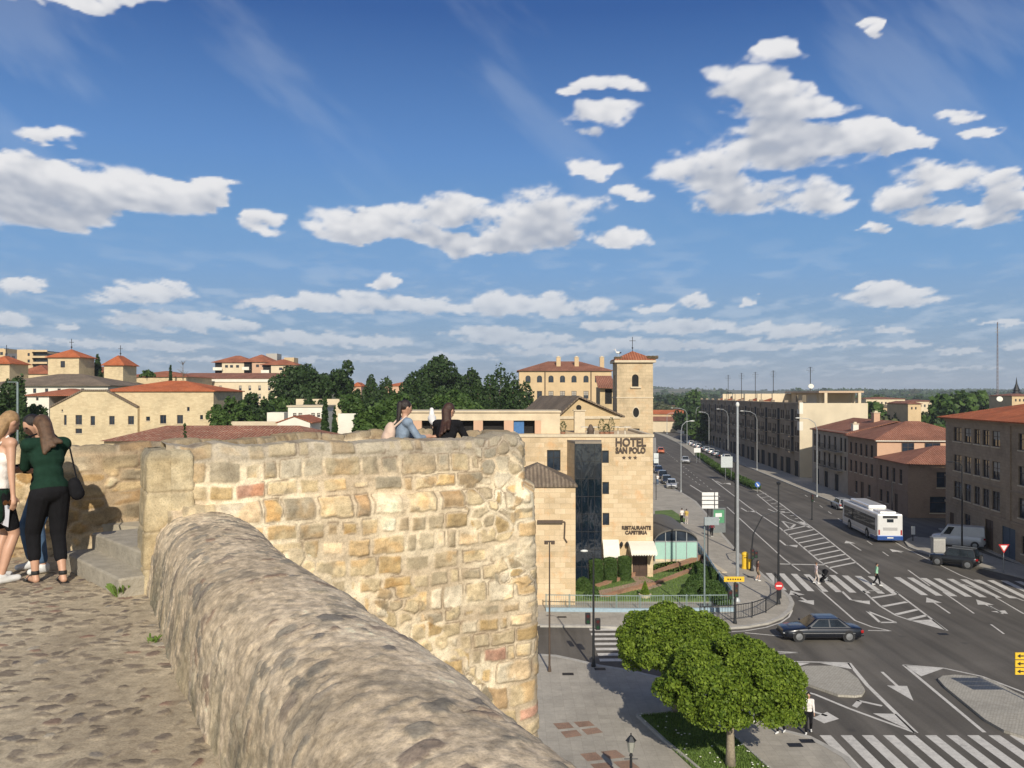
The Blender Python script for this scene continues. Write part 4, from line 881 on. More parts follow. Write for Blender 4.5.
awning('white awning left of the hotel door, beside the glass tower', X(602.5), X(618.5), ZZ(539.5, YH), ZZ(553.5, YH)-.1, .9); awning('white scalloped awning over the hotel entrance door', X(628), X(653.5), ZZ(541, YH), ZZ(546.5, YH)-.3, 1.9)
for k, (px, lb) in enumerate(((621, 'wall lantern beside the smaller awning'), (626.5, 'wall lantern beside the entrance awning'))):
    r = thing('wall_lamp', lb, 'wall lamp', (X(px), 69.98, ZZ(544, YH)), group='lanterns on the hotel wall'); m = MB(); m.bar((0, 0, .1), (0, -.25, .1), .04); m.build('bracket', M_dark, r); m = MB(); m.lathe([(.03, -.22), (.11, -.1), (.13, .12), (.02, .25)], (0, -.28, 0), 6); m.build('lamp_shade', M_dark, r)
# roof terrace things of the hotel
zr = HH + .1
for i, (px, h, nm) in enumerate(((563, .9, 'small potted shrub at the left end of the hotel roof terrace'), (601.5, 1.1, 'slim potted shrub left on the hotel roof terrace'), (606.5, .7, 'round low potted shrub on the hotel roof terrace'), (611.5, 1.2, 'tall potted shrub in the middle of the hotel roof terrace'))):
    r = thing('potted_shrub', nm, 'potted plant', (XX(px, 71.5), 71.5, zr), group='potted shrubs on the hotel roof'); m = MB(); m.lathe([(.16, 0), (.22, .35), (.2, .36)], n=10); m.build('pot', plain('terracotta', (.3, .15, .09)), r)
    rg_ = random.Random(i); m = MB()
    for q in range(260):
        t_ = rg_.random(); a = rg_.uniform(0, 2*PI); rad = .26*math.sin(PI*min(1, t_*.85+.12))**.7; p = Vector((rad*math.cos(a), rad*math.sin(a), .35+t_*h)); s1 = Vector((rg_.uniform(-1, 1), rg_.uniform(-1, 1), rg_.uniform(-1, 1)))*.06; s2 = Vector((rg_.uniform(-1, 1), rg_.uniform(-1, 1), rg_.uniform(-1, 1)))*.06; m.poly([p, p+s1, p+s1+s2, p+s2])
    m.build('foliage', leafmat('shrub_leaf', (.02, .05, .012), (.06, .10, .03)), r)
def chair_small(loc, rz, mat):
    r = thing('terrace_table', None, None, loc, rz); return r
for i, px in enumerate((587, 594, 618, 625)):
    r = thing('terrace_table', ['white terrace table next to the stub chimney of the hotel roof', 'white terrace table beside the slim potted shrub', 'white terrace table right of the tall potted shrub', 'white terrace table nearest the bell tower'][i], 'table', (XX(px, 72.5), 72.5, zr), group='white tables on the hotel roof terrace')
    m = MB(); m.lathe([(.55, .70), (.55, .74)], n=14); m.build('table_top', M_white, r); m = MB(); m.lathe([(.25, 0), (.04, .05), (.04, .7)], n=8); m.build('pedestal', M_white, r)
# set-back upper floor (pergola front with piers)
YP = 76.0; pr = thing('rooftop_pavilion', 'long low roof pavilion with salmon piers and dark openings behind the hotel front', 'pavilion', (XX(400, YP), YP, 0)); f = pxop(YP, 400)
L = XX(560, YP)-XX(400, YP); zt = ZZ(412.5, YP); zo = ZZ(420.5, YP); zb = ZZ(442, YP)
m = MB(); m.box(0, L, 0, 6, zo, zt); m.box(-.1, L+.1, -.15, 6.1, zt, zt+.15); m.box(f(541, 560, 0, 1)[0], L, .0, 6, zb, zo); m.box(0, L, 5.4, 6, zb, zo); m.box(0, L, .1, 6, zb-8, zb); m.build('wall', plain('pavilion_stone', (.60, .50, .35), .9, var=.16, scale=.8), pr)
for a, b in ((400, 421.6), (432.5, 461), (473.5, 482.8), (504, 513.5), (534.8, 541)): q = f(a, b, 0, 1); m = MB(); m.box(q[0], q[1], .02, .6, zb, zo); m.build('pier', M_salmon, pr)
q = f(513.8, 524, 0, 1); m = MB(); m.box(q[0], q[1], .25, .35, zb, zo); m.build('blue_panel', plain('blue_paint', (.04, .14, .34), .6), pr)
m = MB(); q = f(400, 541, 0, 1); m.box(q[0], q[1], .9, 1.0, zb, zo); m.build('opening_shade', M_void, pr)  # near-black sheet gives the pavilion openings their inner shade by colour
# annex with small tiled roof
YA = 61.0; ar = thing('annex', 'plain golden stone annex with low tiled pyramid roof left of the glass tower', 'annex', (XX(502, YA), YA, .1))
LA = XX(575.5, YA)-XX(502, YA); HA = ZZ(487, YA)-.1
shell(ar, LA, 6.5, 0, HA, mat=M_sand); roof(ar, hip, M_t_gy, 0, LA, 0, 6.5, HA, 1.35, over=.15)
m = MB(); m.box(2.5, LA-.9, -.28, -.002, ZZ(522.5, YA)-.1, ZZ(520, YA)-.1); m.build('ledge', M_copper, ar); m = MB(); zz = ZZ(521, YA)-.1; m.tube([(LA-.85, -.1, zz), (LA-.75, -.1, zz-.1), (LA-.8, -.1, zz-1.2), (LA-.6, -.1, zz-1.5)], .05); m.build('drainpipe', M_copper, ar)
# bell tower
YT = 95.0; tr_ = thing('bell_tower', 'square golden stone bell tower with tiled cap and an arched belfry opening', 'bell tower', (XX(617, YT), YT, 0)); f = pxop(YT, 617)
LT = XX(653, YT)-XX(617, YT); HT = ZZ(362.5, YT)
shell(tr_, LT, 4, 0, HT, [f(632, 638.6, 374.3, 386.6, 'oa'), f(633, 639.6, 428.5, 434.5)], left=[(1.4, 2.2, ZZ(386.6, YT), ZZ(374.3, YT), 'oa')], mat=M_tower)
roof(tr_, hip, M_t_rd, 0, LT, 0, 4, HT+.25, 1.0, over=.25)
m = MB(); m.box(-.3, LT+.3, -.3, 4.3, HT, HT+.25); m.build('cornice', M_trim, tr_); m = MB(); z_ = ZZ(397, YT); m.box(-.06, LT+.06, -.06, 4.06, z_-.12, z_); m.build('string_course', M_trim, tr_); m = MB(); q = f(630.5, 641, 386.6, 388.2); m.box(q[0], q[1], -.18, -.002, q[2], q[3]); m.build('sill', M_trim, tr_)
m = MB(); q = f(636, 636, 412.5, 412.5); m.M = Matrix.Translation((q[0], -.004, q[2])) @ Matrix.Diagonal((.85, 1, 1.35, 1)); m.lathe([(.40, -.01), (.40, .01)], axis='y', n=18); m.M = None; m.build('oval_opening', M_void, tr_)
m = MB(); m.M = Matrix.Translation((q[0], -.05, q[2])) @ Matrix.Diagonal((.85, 1, 1.35, 1)); m.lathe([(.40, .045), (.40, 0), (.50, 0), (.50, .045)], axis='y', n=18); m.M = None; m.build('oval_surround', M_trim, tr_)
m = MB(); m.lathe([(.04, 0), (.25, .15), (.33, .5), (.4, .55), (.02, .6)][::-1], (f(635.5, 0, 0, 0)[0], .5, ZZ(384, YT)-.35), 12); m.build('bell', plain('bronze', (.1, .09, .06), .5, .7), tr_)
zc = HT+.25+.12+1.0; m = MB(); m.tube([(LT/2, 2, zc-.1), (LT/2, 2, zc+1.6)], .035, 6); m.bar((LT/2-.35, 2, zc+1.15), (LT/2+.35, 2, zc+1.15), .05); m.ell((LT/2, 2, zc+.35), .1, 8); m.build('cross', M_dark, tr_)
M_nest = plain('twigs', (.20, .15, .09), .95, var=.4, scale=8)
for nm, lb, (nx, ny), s_ in (('stork_nest', 'twig stork nest on the right corner of the bell tower roof', (LT-.05, .3), .62), ('stork_nest', 'small twig nest on the left corner of the bell tower roof', (.15, .2), .42)):
    m = MB(); rg_ = random.Random(3)
    for i in range(150):
        a = rg_.uniform(0, 2*PI); r_ = rg_.uniform(.5, 1)*s_; z_ = rg_.uniform(0, .5)*s_; p = Vector((r_*math.cos(a), r_*math.sin(a), z_)); d = Vector((-math.sin(a), math.cos(a), rg_.uniform(-.3, .3)))*s_*.6; m.bar(p-d, p+d, .025)
    m.lathe([(s_*.6, 0), (s_*.85, s_*.4), (s_*.4, s_*.42)], n=10); tag(m.build(nm, M_nest, loc=(tr_.location.x+nx, YT+ny, HT+.42)), lb, 'nest', 'nests on the bell tower')
m = MB(); m.ell((0, 0, .3), (.28, .14, .13), 10); m.cap((-.2, 0, .36), (-.32, 0, .62), .06, .04, 8); m.ell((-.34, 0, .66), .06, 8); m.cap((-.38, 0, .66), (-.6, 0, .6), .02, .008, 6); m.cap((0, .03, .2), (0, .03, -.15), .015, .012, 6); m.cap((0, -.03, .2), (0, -.03, -.15), .015, .012, 6)
st_ = m.build('stork', plain('white_feather', (.75, .73, .7)), loc=(tr_.location.x+.15, YT+.2, HT+.80)); tag(st_, 'white stork standing on the small nest of the bell tower', 'bird')
m = MB(); m.ell((.16, 0, .29), (.22, .13, .09), 8); m.build('black_wing', M_dark, st_)
# church behind the hotel
ch = thing('church', 'stone church gable with old tiled roof between hotel and bell tower', 'church', (XX(558.5, 86), 86, 0), R(9)); Lc = XX(622, 86)-XX(558.5, 86); Hc = ZZ(416, 86)
shell(ch, Lc, 20, 0, Hc, mat=M_conv, top=False); m = MB(); m.xprism([(0, Hc), (Lc, Hc), (Lc/2-1.1, ZZ(397.5, 86)-.15)], 0, .4); m.build('gable_wall', M_conv, ch)
k = (ZZ(397.5, 86)-Hc); m = MB(); xm = Lc/2-1.1; e1, e2 = (-.4, Hc-.4*k/xm), (Lc+.4, Hc-.4*k/(Lc-xm))
for a, b in ((e1, (xm, Hc+k)), ((xm, Hc+k), e2)): m.add([(q[0], y, q[1]+dz) for dz in (0, .18) for q, y in ((a, -.4), (b, -.4), (b, 20.4), (a, 20.4))], [(3, 2, 1, 0), (4, 5, 6, 7), (0, 1, 5, 4), (1, 2, 6, 5), (2, 3, 7, 6), (3, 0, 4, 7)])
m.build('roof', M_t_gy, ch); m = MB(); m.box(-.1, Lc+.1, -.12, -.003, Hc-.3, Hc-.02); m.build('cornice', M_trim, ch); m = MB(); m.lathe([(.28, -.01), (.28, .02)], (xm, -.01, Hc+k*.45), 14, 'y'); m.build('round_vent', M_void, ch)
m = MB(); m.box(0, XX(585, 78)-XX(574.5, 78), 0, 1.0, 0, ZZ(411, 78)); m.box(-.1, XX(585, 78)-XX(574.5, 78)+.1, -.1, 1.1, ZZ(411, 78), ZZ(410, 78)); tag(m.build('chimney_block', M_trim, loc=(XX(574.5, 78), 78, 0)), 'tall pale masonry shaft on the roof in front of the church gable', 'chimney shaft')
frontal('side_building', 'narrow stone building with small tiled roof between convent and bell tower', 'building', 600, 613.5, 387, 130, 6, M_conv, [(605, 612, 389, 404, 'o')])  # near-black opening panel stands in for the shaded part of this front
r = thing('lean_to_roof', 'small brown tiled lean-to roof left of the bell tower', 'roof', (XX(598, 129), 129, ZZ(388, 129))); m = MB(); m.add([(0, 0, 0), (2.6, 0, -.1), (2.6, 5, 1.8), (0, 5, 1.8), (0, 0, .15), (2.6, 0, .05), (2.6, 5, 1.95), (0, 5, 1.95)], [(3, 2, 1, 0), (4, 5, 6, 7), (0, 1, 5, 4), (1, 2, 6, 5), (2, 3, 7, 6), (3, 0, 4, 7)]); m.build('tile_slope', M_t_br, r)
# long convent wing
ops = [(x-2.6, x+2.6, 375.5, 382.5, 'a') for x in (528, 539.5, 551, 562.5, 574, 586, 597.5)] + [(x-2.5, x+2.5, 391, 398.7, 'w' if i == 1 else 's') for i, x in enumerate((528, 539.5, 551, 562.5, 574, 586))]
cv, L, H = frontal('convent', 'long ochre convent wing with rows of arched windows and tiled roof', 'convent', 519, 611.5, 371, 200, 14, M_ocher, ops, fm=M_frame)
roof(cv, hip, M_t_br, 0, L, 0, 14, H, 2.4, over=.5)
for px in (559.2, 577.6, 603.3): chimney(cv, XX(px, 200)-XX(519, 200), 3.2, H+.8, ZZ(357.5, 203), 1.0, .8, M_ocher)
for px in (545, 591): m = MB(); xx = XX(px, 200)-XX(519, 200); m.tube([(xx, -.12, H-.2), (xx, -.12, 3)], .12, 6); m.build('drainpipe', M_copper, cv)
# ---------------------------------------------------------------- left hill complex
ops = [(64, 66.6, 415, 425), (75.5, 82, 415, 424.6), (75.5, 82, 428.6, 433.4), (90.5, 95, 416, 425.2), (109.2, 114.6, 416, 424.6), (128, 134, 416, 424.4), (61.5, 63, 409.5, 411.5)]
YG = 120.0; g1 = thing('stone_house', 'cream stone house with a wide low parapet gable above the walkway parapet', 'house', (XX(50, YG), YG, 0)); f = pxop(YG, 50); L = XX(137.5, YG)-XX(50, YG); He = ZZ(408, YG); ap = ZZ(391, YG); xa, xb = f(83, 106, 0, 1)[:2]
shell(g1, L, 14, 0, He, [f(*o) for o in ops], mat=M_cream, sill=1); m = MB(); m.xprism([(0, He), (L, He), (xb, ap), (xa, ap)], 0, 14); m.build('gable_wall', M_cream, g1)
m = MB()
for a, b in (((0, He+.02), (xa, ap+.02)), ((xa, ap), (xb, ap)), ((xb, ap+.02), (L, He+.02))): m.add([(a[0], -.18, a[1]), (b[0], -.18, b[1]), (b[0], 14.1, b[1]), (a[0], 14.1, a[1]), (a[0], -.18, a[1]+.22), (b[0], -.18, b[1]+.22), (b[0], 14.1, b[1]+.22), (a[0], 14.1, a[1]+.22)], [(3, 2, 1, 0), (4, 5, 6, 7), (0, 1, 5, 4), (1, 2, 6, 5), (2, 3, 7, 6), (3, 0, 4, 7)])
m.build('roof', M_t_gy, g1)
ops = [(146, 150, 416.6, 420.8), (160, 166.2, 415, 423.6), (177, 183, 415, 423.6), (187, 189.6, 407, 411), (200, 203, 415, 419.4)]
g2, L, H = frontal('stone_building', 'cream rubble stone building with bright orange hipped roof', 'building', 103, 213.5, 391.5, 120.7, 13, M_cream, ops, sill=1)
roof(g2, hip, M_t_or, 0, L, 0, 13, H, 1.5, over=.3)
g4, L, H = frontal('side_house', 'small pale house with reddish lean-to roof left of the gabled house', 'house', 26, 49, 396, 124, 10, M_white, [(36, 38.5, 397.5, 400.5)])
roof(g4, hip, M_t_rd, 0, L+5, 0, 10, H, 1.0, over=.4)
g5, L, H = frontal('low_wing', 'low white wing with dark eaves and a row of small windows', 'building', -20, 108, 386, 150, 18, M_white, [(x, x+3.2, 388.5, 393, 'w') for x in (33, 45, 57.5, 69, 81)])
roof(g5, hip, M_t_gy, 0, L, 0, 18, H, 2.2, over=.6)
for nm, lb, xa_, xb_, yt_, ap_, Yd, ops in (('roof_tower', 'square stone tower with red pyramid roof and one window, largest of three', 48, 79, 357.5, 348.5, 190, [(60.5, 65, 361, 367.5)]), ('roof_tower', 'square stone tower with red pyramid roof right of the dark cypress', 104, 123, 365.5, 355, 195, []), ('roof_tower', 'stone tower with red pyramid roof at the left picture edge', -16, 9.5, 364, 355.5, 180, [(-4, -1, 371, 374)])):
    t_, L, H = frontal(nm, lb, 'tower', xa_, xb_, yt_, Yd, 7, M_cream, ops); roof(t_, hip, M_t_or, 0, L, 0, 7, H, ZZ(ap_, Yd)-H-.1, over=.5)
    m = MB(); z_ = ZZ(ap_, Yd)-.2; m.tube([(L/2, 3.5, z_), (L/2, 3.5, z_+2.6)], .07, 6); m.bar((L/2-.5, 3.5, z_+1.8), (L/2+.5, 3.5, z_+1.8), .1); m.ell((L/2, 3.5, z_+.7), .2, 8); m.build('finial', M_dark, t_)
for lb, a, b, yt, yr, Yd, D in (('red tiled roof between the left edge tower and the big pyramid tower', 14, 49, 374, 366, 205, 16), ('red tiled roof between the two pyramid towers behind the cypress', 79, 104, 373, 367.5, 205, 16), ('long low red roofed block right of the pyramid towers', 121, 186, 377, 371.5, 210, 18)):
    t_, L, H = frontal('tiled_block', lb, 'building', a, b, yt, Yd, D, M_cream, []); roof(t_, hip, M_t_rd, 0, L, 0, D, H, ZZ(yr, Yd+D/2)-H, over=.4)
ops = [(a, a+3, 357, 359.5, 'w') for a in ()] 
mdn, L, H = frontal('modern_block', 'beige modern apartment block with glazed balconies above the red roofs', 'apartment block', 17, 33, 349.5, 300, 14, M_ocher, [(27.5, 29.8, 353, 356), (27.5, 29.8, 359.5, 362.5)])
m = MB(); 
for z_ in (352.5, 358.5, 364.5): m.box(L, L+5.2, -.5, 10, ZZ(z_, 300)-.3, ZZ(z_, 300)+.2); m.box(L, L+5.2, -.5, -.35, ZZ(z_, 300)-.3, ZZ(z_, 300)+.9)
m.build('balcony', M_ocher, mdn); m = MB(); m.box(L, L+5.0, .8, 9, ZZ(380, 300), ZZ(351, 300)); m.build('glazing', M_pane, mdn)
frontal('grey_block', 'dark grey modern block beside the beige apartment block at the far left', 'apartment block', 5, 17, 353.5, 310, 12, plain('dark_cladding', (.10, .10, .11), .6), [(7, 10, 356, 360), (12, 15, 356, 360)]); frontal('beige_block', 'beige block end wall at the far left skyline', 'apartment block', -14, 5.5, 348.5, 320, 12, M_ocher, [(0, 3, 352, 355)])
# long building with white band
ops = [(x, x+3.6, 386, 389.6, 's') for x in (219, 238)] + [(x, x+2.6, 385.8, 390.3) for x in (239, 248.5, 258.3, 268, 278, 288)] + [(x, x+2.6, 394, 398.5) for x in (239, 248.5, 258.3, 268, 278, 288)] 
ops = [(x, x+2.6, a, b, 's') for x in (219.2, 239, 248.5, 258.3, 268, 278, 288) for a, b in ((385.6, 390.4), (394, 398.8))]
lb_, L, H = frontal('long_building', 'long beige building with white eaves band and low brown roof', 'building', 150, 300, 382, 230, 16, M_render, ops); roof(lb_, hip, M_t_br, 0, L, 0, 16, H+.9, 1.6, over=.5)
m = MB(); m.box(-.2, L+.2, -.25, 16.2, H, H+.9); m.build('eaves_band', M_white, lb_); m = MB(); z_ = ZZ(397, 230); m.box(XX(208, 230)-XX(150, 230), XX(236, 230)-XX(150, 230), -.6, -.05, 0, z_); m.build('brick_base', plain('rough_brick', (.38, .24, .15), .9, var=.2, scale=.8), lb_)
# upper apartment group
for lb, a, b, yt, yr, Yd, bal, wins in (('upper apartment block with red hipped roof and dark corner balconies, left part', 222, 252, 362.5, 356, 300, (214, 223), ((225, 228), (230, 233), (236, 239))), ('upper apartment block with stacked balconies in the middle of its group', 252, 271, 362, 355, 292, (243, 250), ((256, 259), (262, 265))), ('upper apartment block with red roof just left of the big round tree', 271, 296, 365, 359.5, 286, (262, 270), ((279, 282.5), (287, 290)))):
    t_, L, H = frontal('apartment_block', lb, 'apartment block', a, b, yt, Yd, 12, M_render if a != 252 else M_salmon, [(p, q, yt+2.5, yt+5.2) for p, q in wins], group=None); roof(t_, hip, M_t_rd, -3, L, 0, 12, H, ZZ(yr, Yd+6)-H, over=.6)
    m = MB(); x0_, x1_ = XX(bal[0], Yd)-XX(a, Yd), XX(bal[1], Yd)-XX(a, Yd)
    for k_ in range(3): z_ = H-2.6-k_*2.6; m.box(x0_, x1_, -1.2, 0 if x0_ >= 0 else 6, z_-.15, z_); m.box(x0_, x1_, -1.2, -1.1, z_, z_+.9)
    m.build('balcony', M_white, t_); m = MB(); m.box(x0_+.2, x1_, -.02 if x0_ >= 0 else .5, .0 if x0_ >= 0 else 6, H-9, H); m.build('balcony_shade', M_void, t_)  # matt near-black fill paints the shade behind the balconies
frontal('rooftop_block', 'grey lift housing on the skyline above the upper apartments', 'building', 266, 277, 353.5, 305, 6, plain('concrete_grey', (.4, .38, .34)), []); frontal('rooftop_block', 'small beige roof block on the skyline right of the grey lift housing', 'building', 284, 294, 357.5, 305, 6, M_ocher, [])
# white sheds
sh, L, H = frontal('white_house', 'long white flat roofed building with small brown windows', 'house', 288, 322, 407, 112, 8, M_white, [(293, 296.4, 413, 417, 's'), (298.5, 302.2, 413, 417, 's'), (311.3, 315, 413, 417, 's'), (317, 320.2, 413, 417, 's')]); m = MB(); m.box(-.15, L+.15, -.15, 8.15, H, H+.2); m.build('roof', M_trim, sh)
sr = thing('white_shed', 'small white gabled shed with red roof slope in front of the white building', 'shed', (XX(277.5, 96), 96, 0)); L = XX(310, 96)-XX(277.5, 96); He = ZZ(423, 96); xa = L*.52; ap = ZZ(416.8, 96)
shell(sr, L, 7, 0, He, mat=M_white, top=False); m = MB(); m.xprism([(0, He), (L, He), (xa, ap)], 0, .3); m.build('gable_wall', M_white, sr); m = MB()
for a, b in (((-.2, He-.05), (xa, ap)), ((xa, ap), (L+.3, He-.05))): m.add([(q[0], y, q[1]+dz) for dz in (0, .12) for q, y in ((a, -.1), (b, -.1), (b, 7.2), (a, 7.2))], [(3, 2, 1, 0), (4, 5, 6, 7), (0, 1, 5, 4), (1, 2, 6, 5), (2, 3, 7, 6), (3, 0, 4, 7)])
m.build('roof', M_t_rd, sr)
frontal('garden_wall', 'pale low garden wall right of the cypress pair', 'wall', 338, 366, 413.5, 104, .5, M_white, []); frontal('garden_wall', 'pale terrace wall half hidden behind the dark trees', 'wall', 296, 352, 399, 150, .6, M_render, []); frontal('garden_wall', 'white van sized wall block beside the white building', 'wall', 267, 284, 412.5, 118, 3, M_white, []); frontal('garden_wall', 'long pale retaining wall under the trees left of the white shed', 'wall', 215, 286, 421.5, 105, .5, M_trim, [])
for lb, a, b, yt, Yd in (('orange brick gable seen between the dark trees', 352, 361, 383.5, 260), ('orange rooftop strip behind the conifers left of the tall pine', 385, 418, 383, 270)): 
    t_, L, H = frontal('far_house', lb, 'house', a, b, yt+3, Yd, 10, M_salmon, []); roof(t_, hip, M_t_or, 0, L, 0, 10, H, 1.2, over=.3)
lr = thing('shed_roof', 'long low mottled red tiled roof just over the stone wall', 'roof', (XX(104, 74), 74, 0)); L = XX(312, 74)-XX(104, 74); ze = ZZ(441, 74); zr_ = ZZ(425.5, 80)
shell(lr, L, 12, 0, ze, mat=M_cream, top=False); m = MB(); m.add([(-.3, -.4, ze), (L+.3, -.4, ze), (L-2.6, 6, zr_), (3.0, 6, zr_), (-.3, 12.4, ze), (L+.3, 12.4, ze)], [(0, 1, 2, 3), (1, 5, 2), (5, 4, 3, 2), (4, 0, 3), (0, 4, 5, 1)]); m.build('tile_slope', M_t_mo, lr)
# ---------------------------------------------------------------- right side of the avenue
def street(name, label, cat, org, ang, L, D, H, ops, mat, fm=None, right=(), left=(), sill=1): 
    r = thing(name, label, cat, (org[0], org[1], 0), ang); shell(r, L, D, 0, H, ops, left=left, right=right, mat=mat, fm=fm, sill=sill); return r
# corner building with orange roof
ops = []
for a, b in ((2.3, 4.5), (5.2, 7), (7.7, 9.2), (9.8, 11.4), (12, 13.8), (17.6, 19.6), (20.6, 22.4), (24, 26)):
    ops += [(a, b, 10.1, 11.6, 's' if a in (5.2, 12) else 'w'), (a, b, 7.0, 8.7, 'w' if a != 12 else 's'), (a, b, 3.8+.3, 5.9, 'w')]
ops += [(10.4, 12.3, 0, 3.0, 'd'), (14.2, 17.0, 0, 2.9, 'g'), (22.0, 24.4, 0, 3.3, 'da'), (5.2, 6.8, 1.2, 2.8, 'w'), (1.2, 2.4, 0, 2.4, 'd'), (18.2, 19.6, 1.0, 2.6, 'w')]
c1 = street('corner_building', 'large dark stone corner building with orange hipped roof at the right edge', 'building', (47.4, 94), R(-97.6), 31, 13, 12.45, ops, M_brown, right=())
roof(c1, hip, M_t_or, 0, 31, 0, 13, 12.5, 1.7, over=.7); m = MB(); m.box(-.08, 31.08, -.1, -.003, 3.35, 3.6); m.box(-.08, 31.08, -.1, -.003, 6.2, 6.35); m.box(-.1, 31.1, -.15, 0, 12.2, 12.5); m.box(15.4, 16.2, -.12, 0, 3.6, 12.2); m.build('string_course', M_brown, c1)
# brick house pair with brown hipped roofs
tn = math.atan2(-1, -.07)
def fpt(Y): return (fx(Y), Y)
def sops(L, rows, start, step, w, kinds='w', jit=0):
    o = []; x = start; i = 0
    while x+w < L-.3:
        for a, b in rows: o.append((x, x+w, a, b, 'w'))
        x += step; i += 1
    return o
b2 = street('brick_house', 'brown brick corner house with brown hipped roof and lit salmon end wall', 'house', fpt(128), tn, 12.2, 14, 8.9, sops(12.2, ((6.4, 8.1), (3.8, 5.5)), .9, 2.2, 1.0) + [(x, x+1.1, .9, 2.6, 'w') for x in (3.2, 8.6)] + [(5.6, 7.0, 0, 2.7, 'd')], M_brick, right=())
roof(b2, hip, M_t_br, 0, 12.2, 0, 14, 8.9, 2.3, over=.5); m = MB(); m.box(12.205, 12.3, .0, 14, 5.6, 8.85); m.build('salmon_wall', M_salmon, b2)
for k_, (a, b) in enumerate(((3.2, 4.8), (6.2, 8.2))): 
    fme, pme = wmesh(b-a, 1.7, 'w', M_frame); w_ = link('window', fme, b2, (12.36, a, 6.9), (0, 0, PI/2)); link('pane', pme, w_)
m = MB(); m.box(12.21, 12.7, -.3, 14.3, 8.78, 8.9); m.build('eaves_board', M_white, b2)
b2e = street('brick_annex', 'low brick annex with brown hipped roof in front of the salmon wall', 'annex', fpt(115.7), tn, 10.6, 14, 6.5, sops(10.6, ((3.9, 5.7),), .9, 2.3, .95) + [(x, x+1.0, .9, 2.5, 'w') for x in (.9, 3.3)] + [(6.2, 7.3, 0, 2.5, 'd')], M_brick, right=[(3.4, 5.4, 3.7, 5.6), (2.6, 6.6, .6, 2.6)])
roof(b2e, hip, M_t_br, 0, 10.6, 0, 14, 6.5, 1.9, over=.45); m = MB(); m.box(-.05, 10.68, -.08, -.003, 3.0, 3.2); m.build('string_course', M_brick, b2e)
b2b = street('terrace_house', 'grey rendered terrace house with iron balconies next to the brick house', 'house', fpt(147), tn, 18.9, 14, 9.4, [(x, x+1.1, a, b, 'w') for x in (1, 3.6, 6.6, 9.2, 12.2, 15.2, 17.2) for a, b in ((6.4, 8.5), (3.6, 5.7))] + [(x, x+2.0, 0, 2.7, 'o') for x in (2, 7, 12.5)], M_grey)
roof(b2b, gable, M_t_br, 0, 18.9, 0, 14, 9.2, 1.8, over=.35, axis='x'); chimney(b2b, 13.2, 6, 9.6, 12.2, 1.3, .9, M_salmon); chimney(b2b, 17.5, 1.5, 9.2, 10.6, 1.0, .8, M_white)
M_rail = plain('iron_rail', (.03, .03, .03), .5, .5)
def balcony(root, x0, x1, z, out_=.9, mat=None):
    m = MB(); m.box(x0, x1, -out_, -.002, z-.14, z); b_ = m.build('balcony', mat or M_grey, root); m = MB(); m.box(x0, x1, -out_, -out_+.04, z+.95, z+1.0); m.box(x0, x1, -out_, -out_+.03, z+.08, z+.11)
    x = x0
    while x <= x1: m.box(x, x+.03, -out_, -out_+.03, z, z+.95); x += .3
    m.build('railing', M_rail, b_); return b_
for x in (6.2, 12): balcony(b2b, x, x+4.6, 3.5); balcony(b2b, x, x+4.6, 6.3)
# long five storey block
Lb = 119.0; ops = []; mods = 11; mw = Lb/mods; rng = random.Random(4)
for k_ in range(mods):
    x = k_*mw
    for z_ in (4.4, 7.25, 10.1):
        for dx in ((1.0, 2.1), (2.6, 3.7), (7.6, 8.7), (9.1, 10.2)) if mw > 10.2 else (): ops.append((x+dx[0], x+dx[1], z_+.3, z_+2.0, 's' if rng.random() < .3 else 'w'))
    ops += [(x+.8, x+4.4, 0.05, 3.2, 'o'), (x+7.3, x+9.9, .05, 3.0, 'o')]
ops = [o if o[0] >= 4*mw else (o[0], o[1], o[2], o[3], 'x') for o in ops]; m = MB()
for o in ops:
    if o[4] == 'x': m.box(o[0], o[1], .1, .14, o[2], o[3])
farwin = m
b3 = street('apartment_row', 'very long dark apartment row with recessed balconies lining the avenue', 'apartment building', fpt(274), tn, Lb, 12, 13.2, ops, plain('dark_render', (.27, .215, .155), .9, var=.2, scale=.5))
tag(farwin.build('far_windows', M_pane, b3), kind='stuff')
m = MB(); m.box(Lb+.003, Lb+.12, .0, 12, 0, 13.55); m.build('party_wall', plain('party_wall_render', (.62, .53, .38), .9, var=.1, scale=.35), b3)
for k_ in range(mods):
    for z_ in (4.4, 7.25, 10.1): balcony(b3, k_*mw+4.6, k_*mw+7.0, z_+.15, 1.0, plain('dark_render', 0))
for k_ in range(mods): m = MB(); m.box(k_*mw+4.9, k_*mw+6.7, -.02, -.004, 4.6, 12.4); m.build('recess_shade', M_void, b3)  # near-black strip across the storeys colours in the balcony recess shade
m = MB(); m.box(-.1, Lb+.1, -.15, .2, 13.2, 13.6)
for k_ in range(mods+1): x = min(k_*mw, Lb-.6); m.box(x, x+.6, -.2, .5, 12.4, 14.0)
m.box(0, Lb, 11.7, 12, 13.2, 13.6); m.build('parapet', plain('dark_render', 0), b3)
m = MB(); m.box(Lb-1.4, Lb+.13, -.03, .6, 11.6, 13.65); m.box(Lb-1.4, Lb+.13, -.03, .6, 8.6, 10.2); m.build('corner_spandrel', M_white, b3)
ro = MB(); rw = MB()
for i in range(5):       # stepped roof terraces with orange slopes
    x0_ = 20+i*15; ro.add([(x0_, 1.5, 13.6), (x0_+12, 1.5, 13.6), (x0_+12, 6, 15.0), (x0_, 6, 15.0)], [(0, 1, 2, 3)]); rw.box(x0_+12, x0_+12.8, 1.2, 7, 13.3, 15.3); rw.box(x0_, x0_+12.8, 6, 9, 13.3, 15.2)
ro.build('terrace_roof', M_t_or, b3); rw.build('stair_house', M_render, b3)
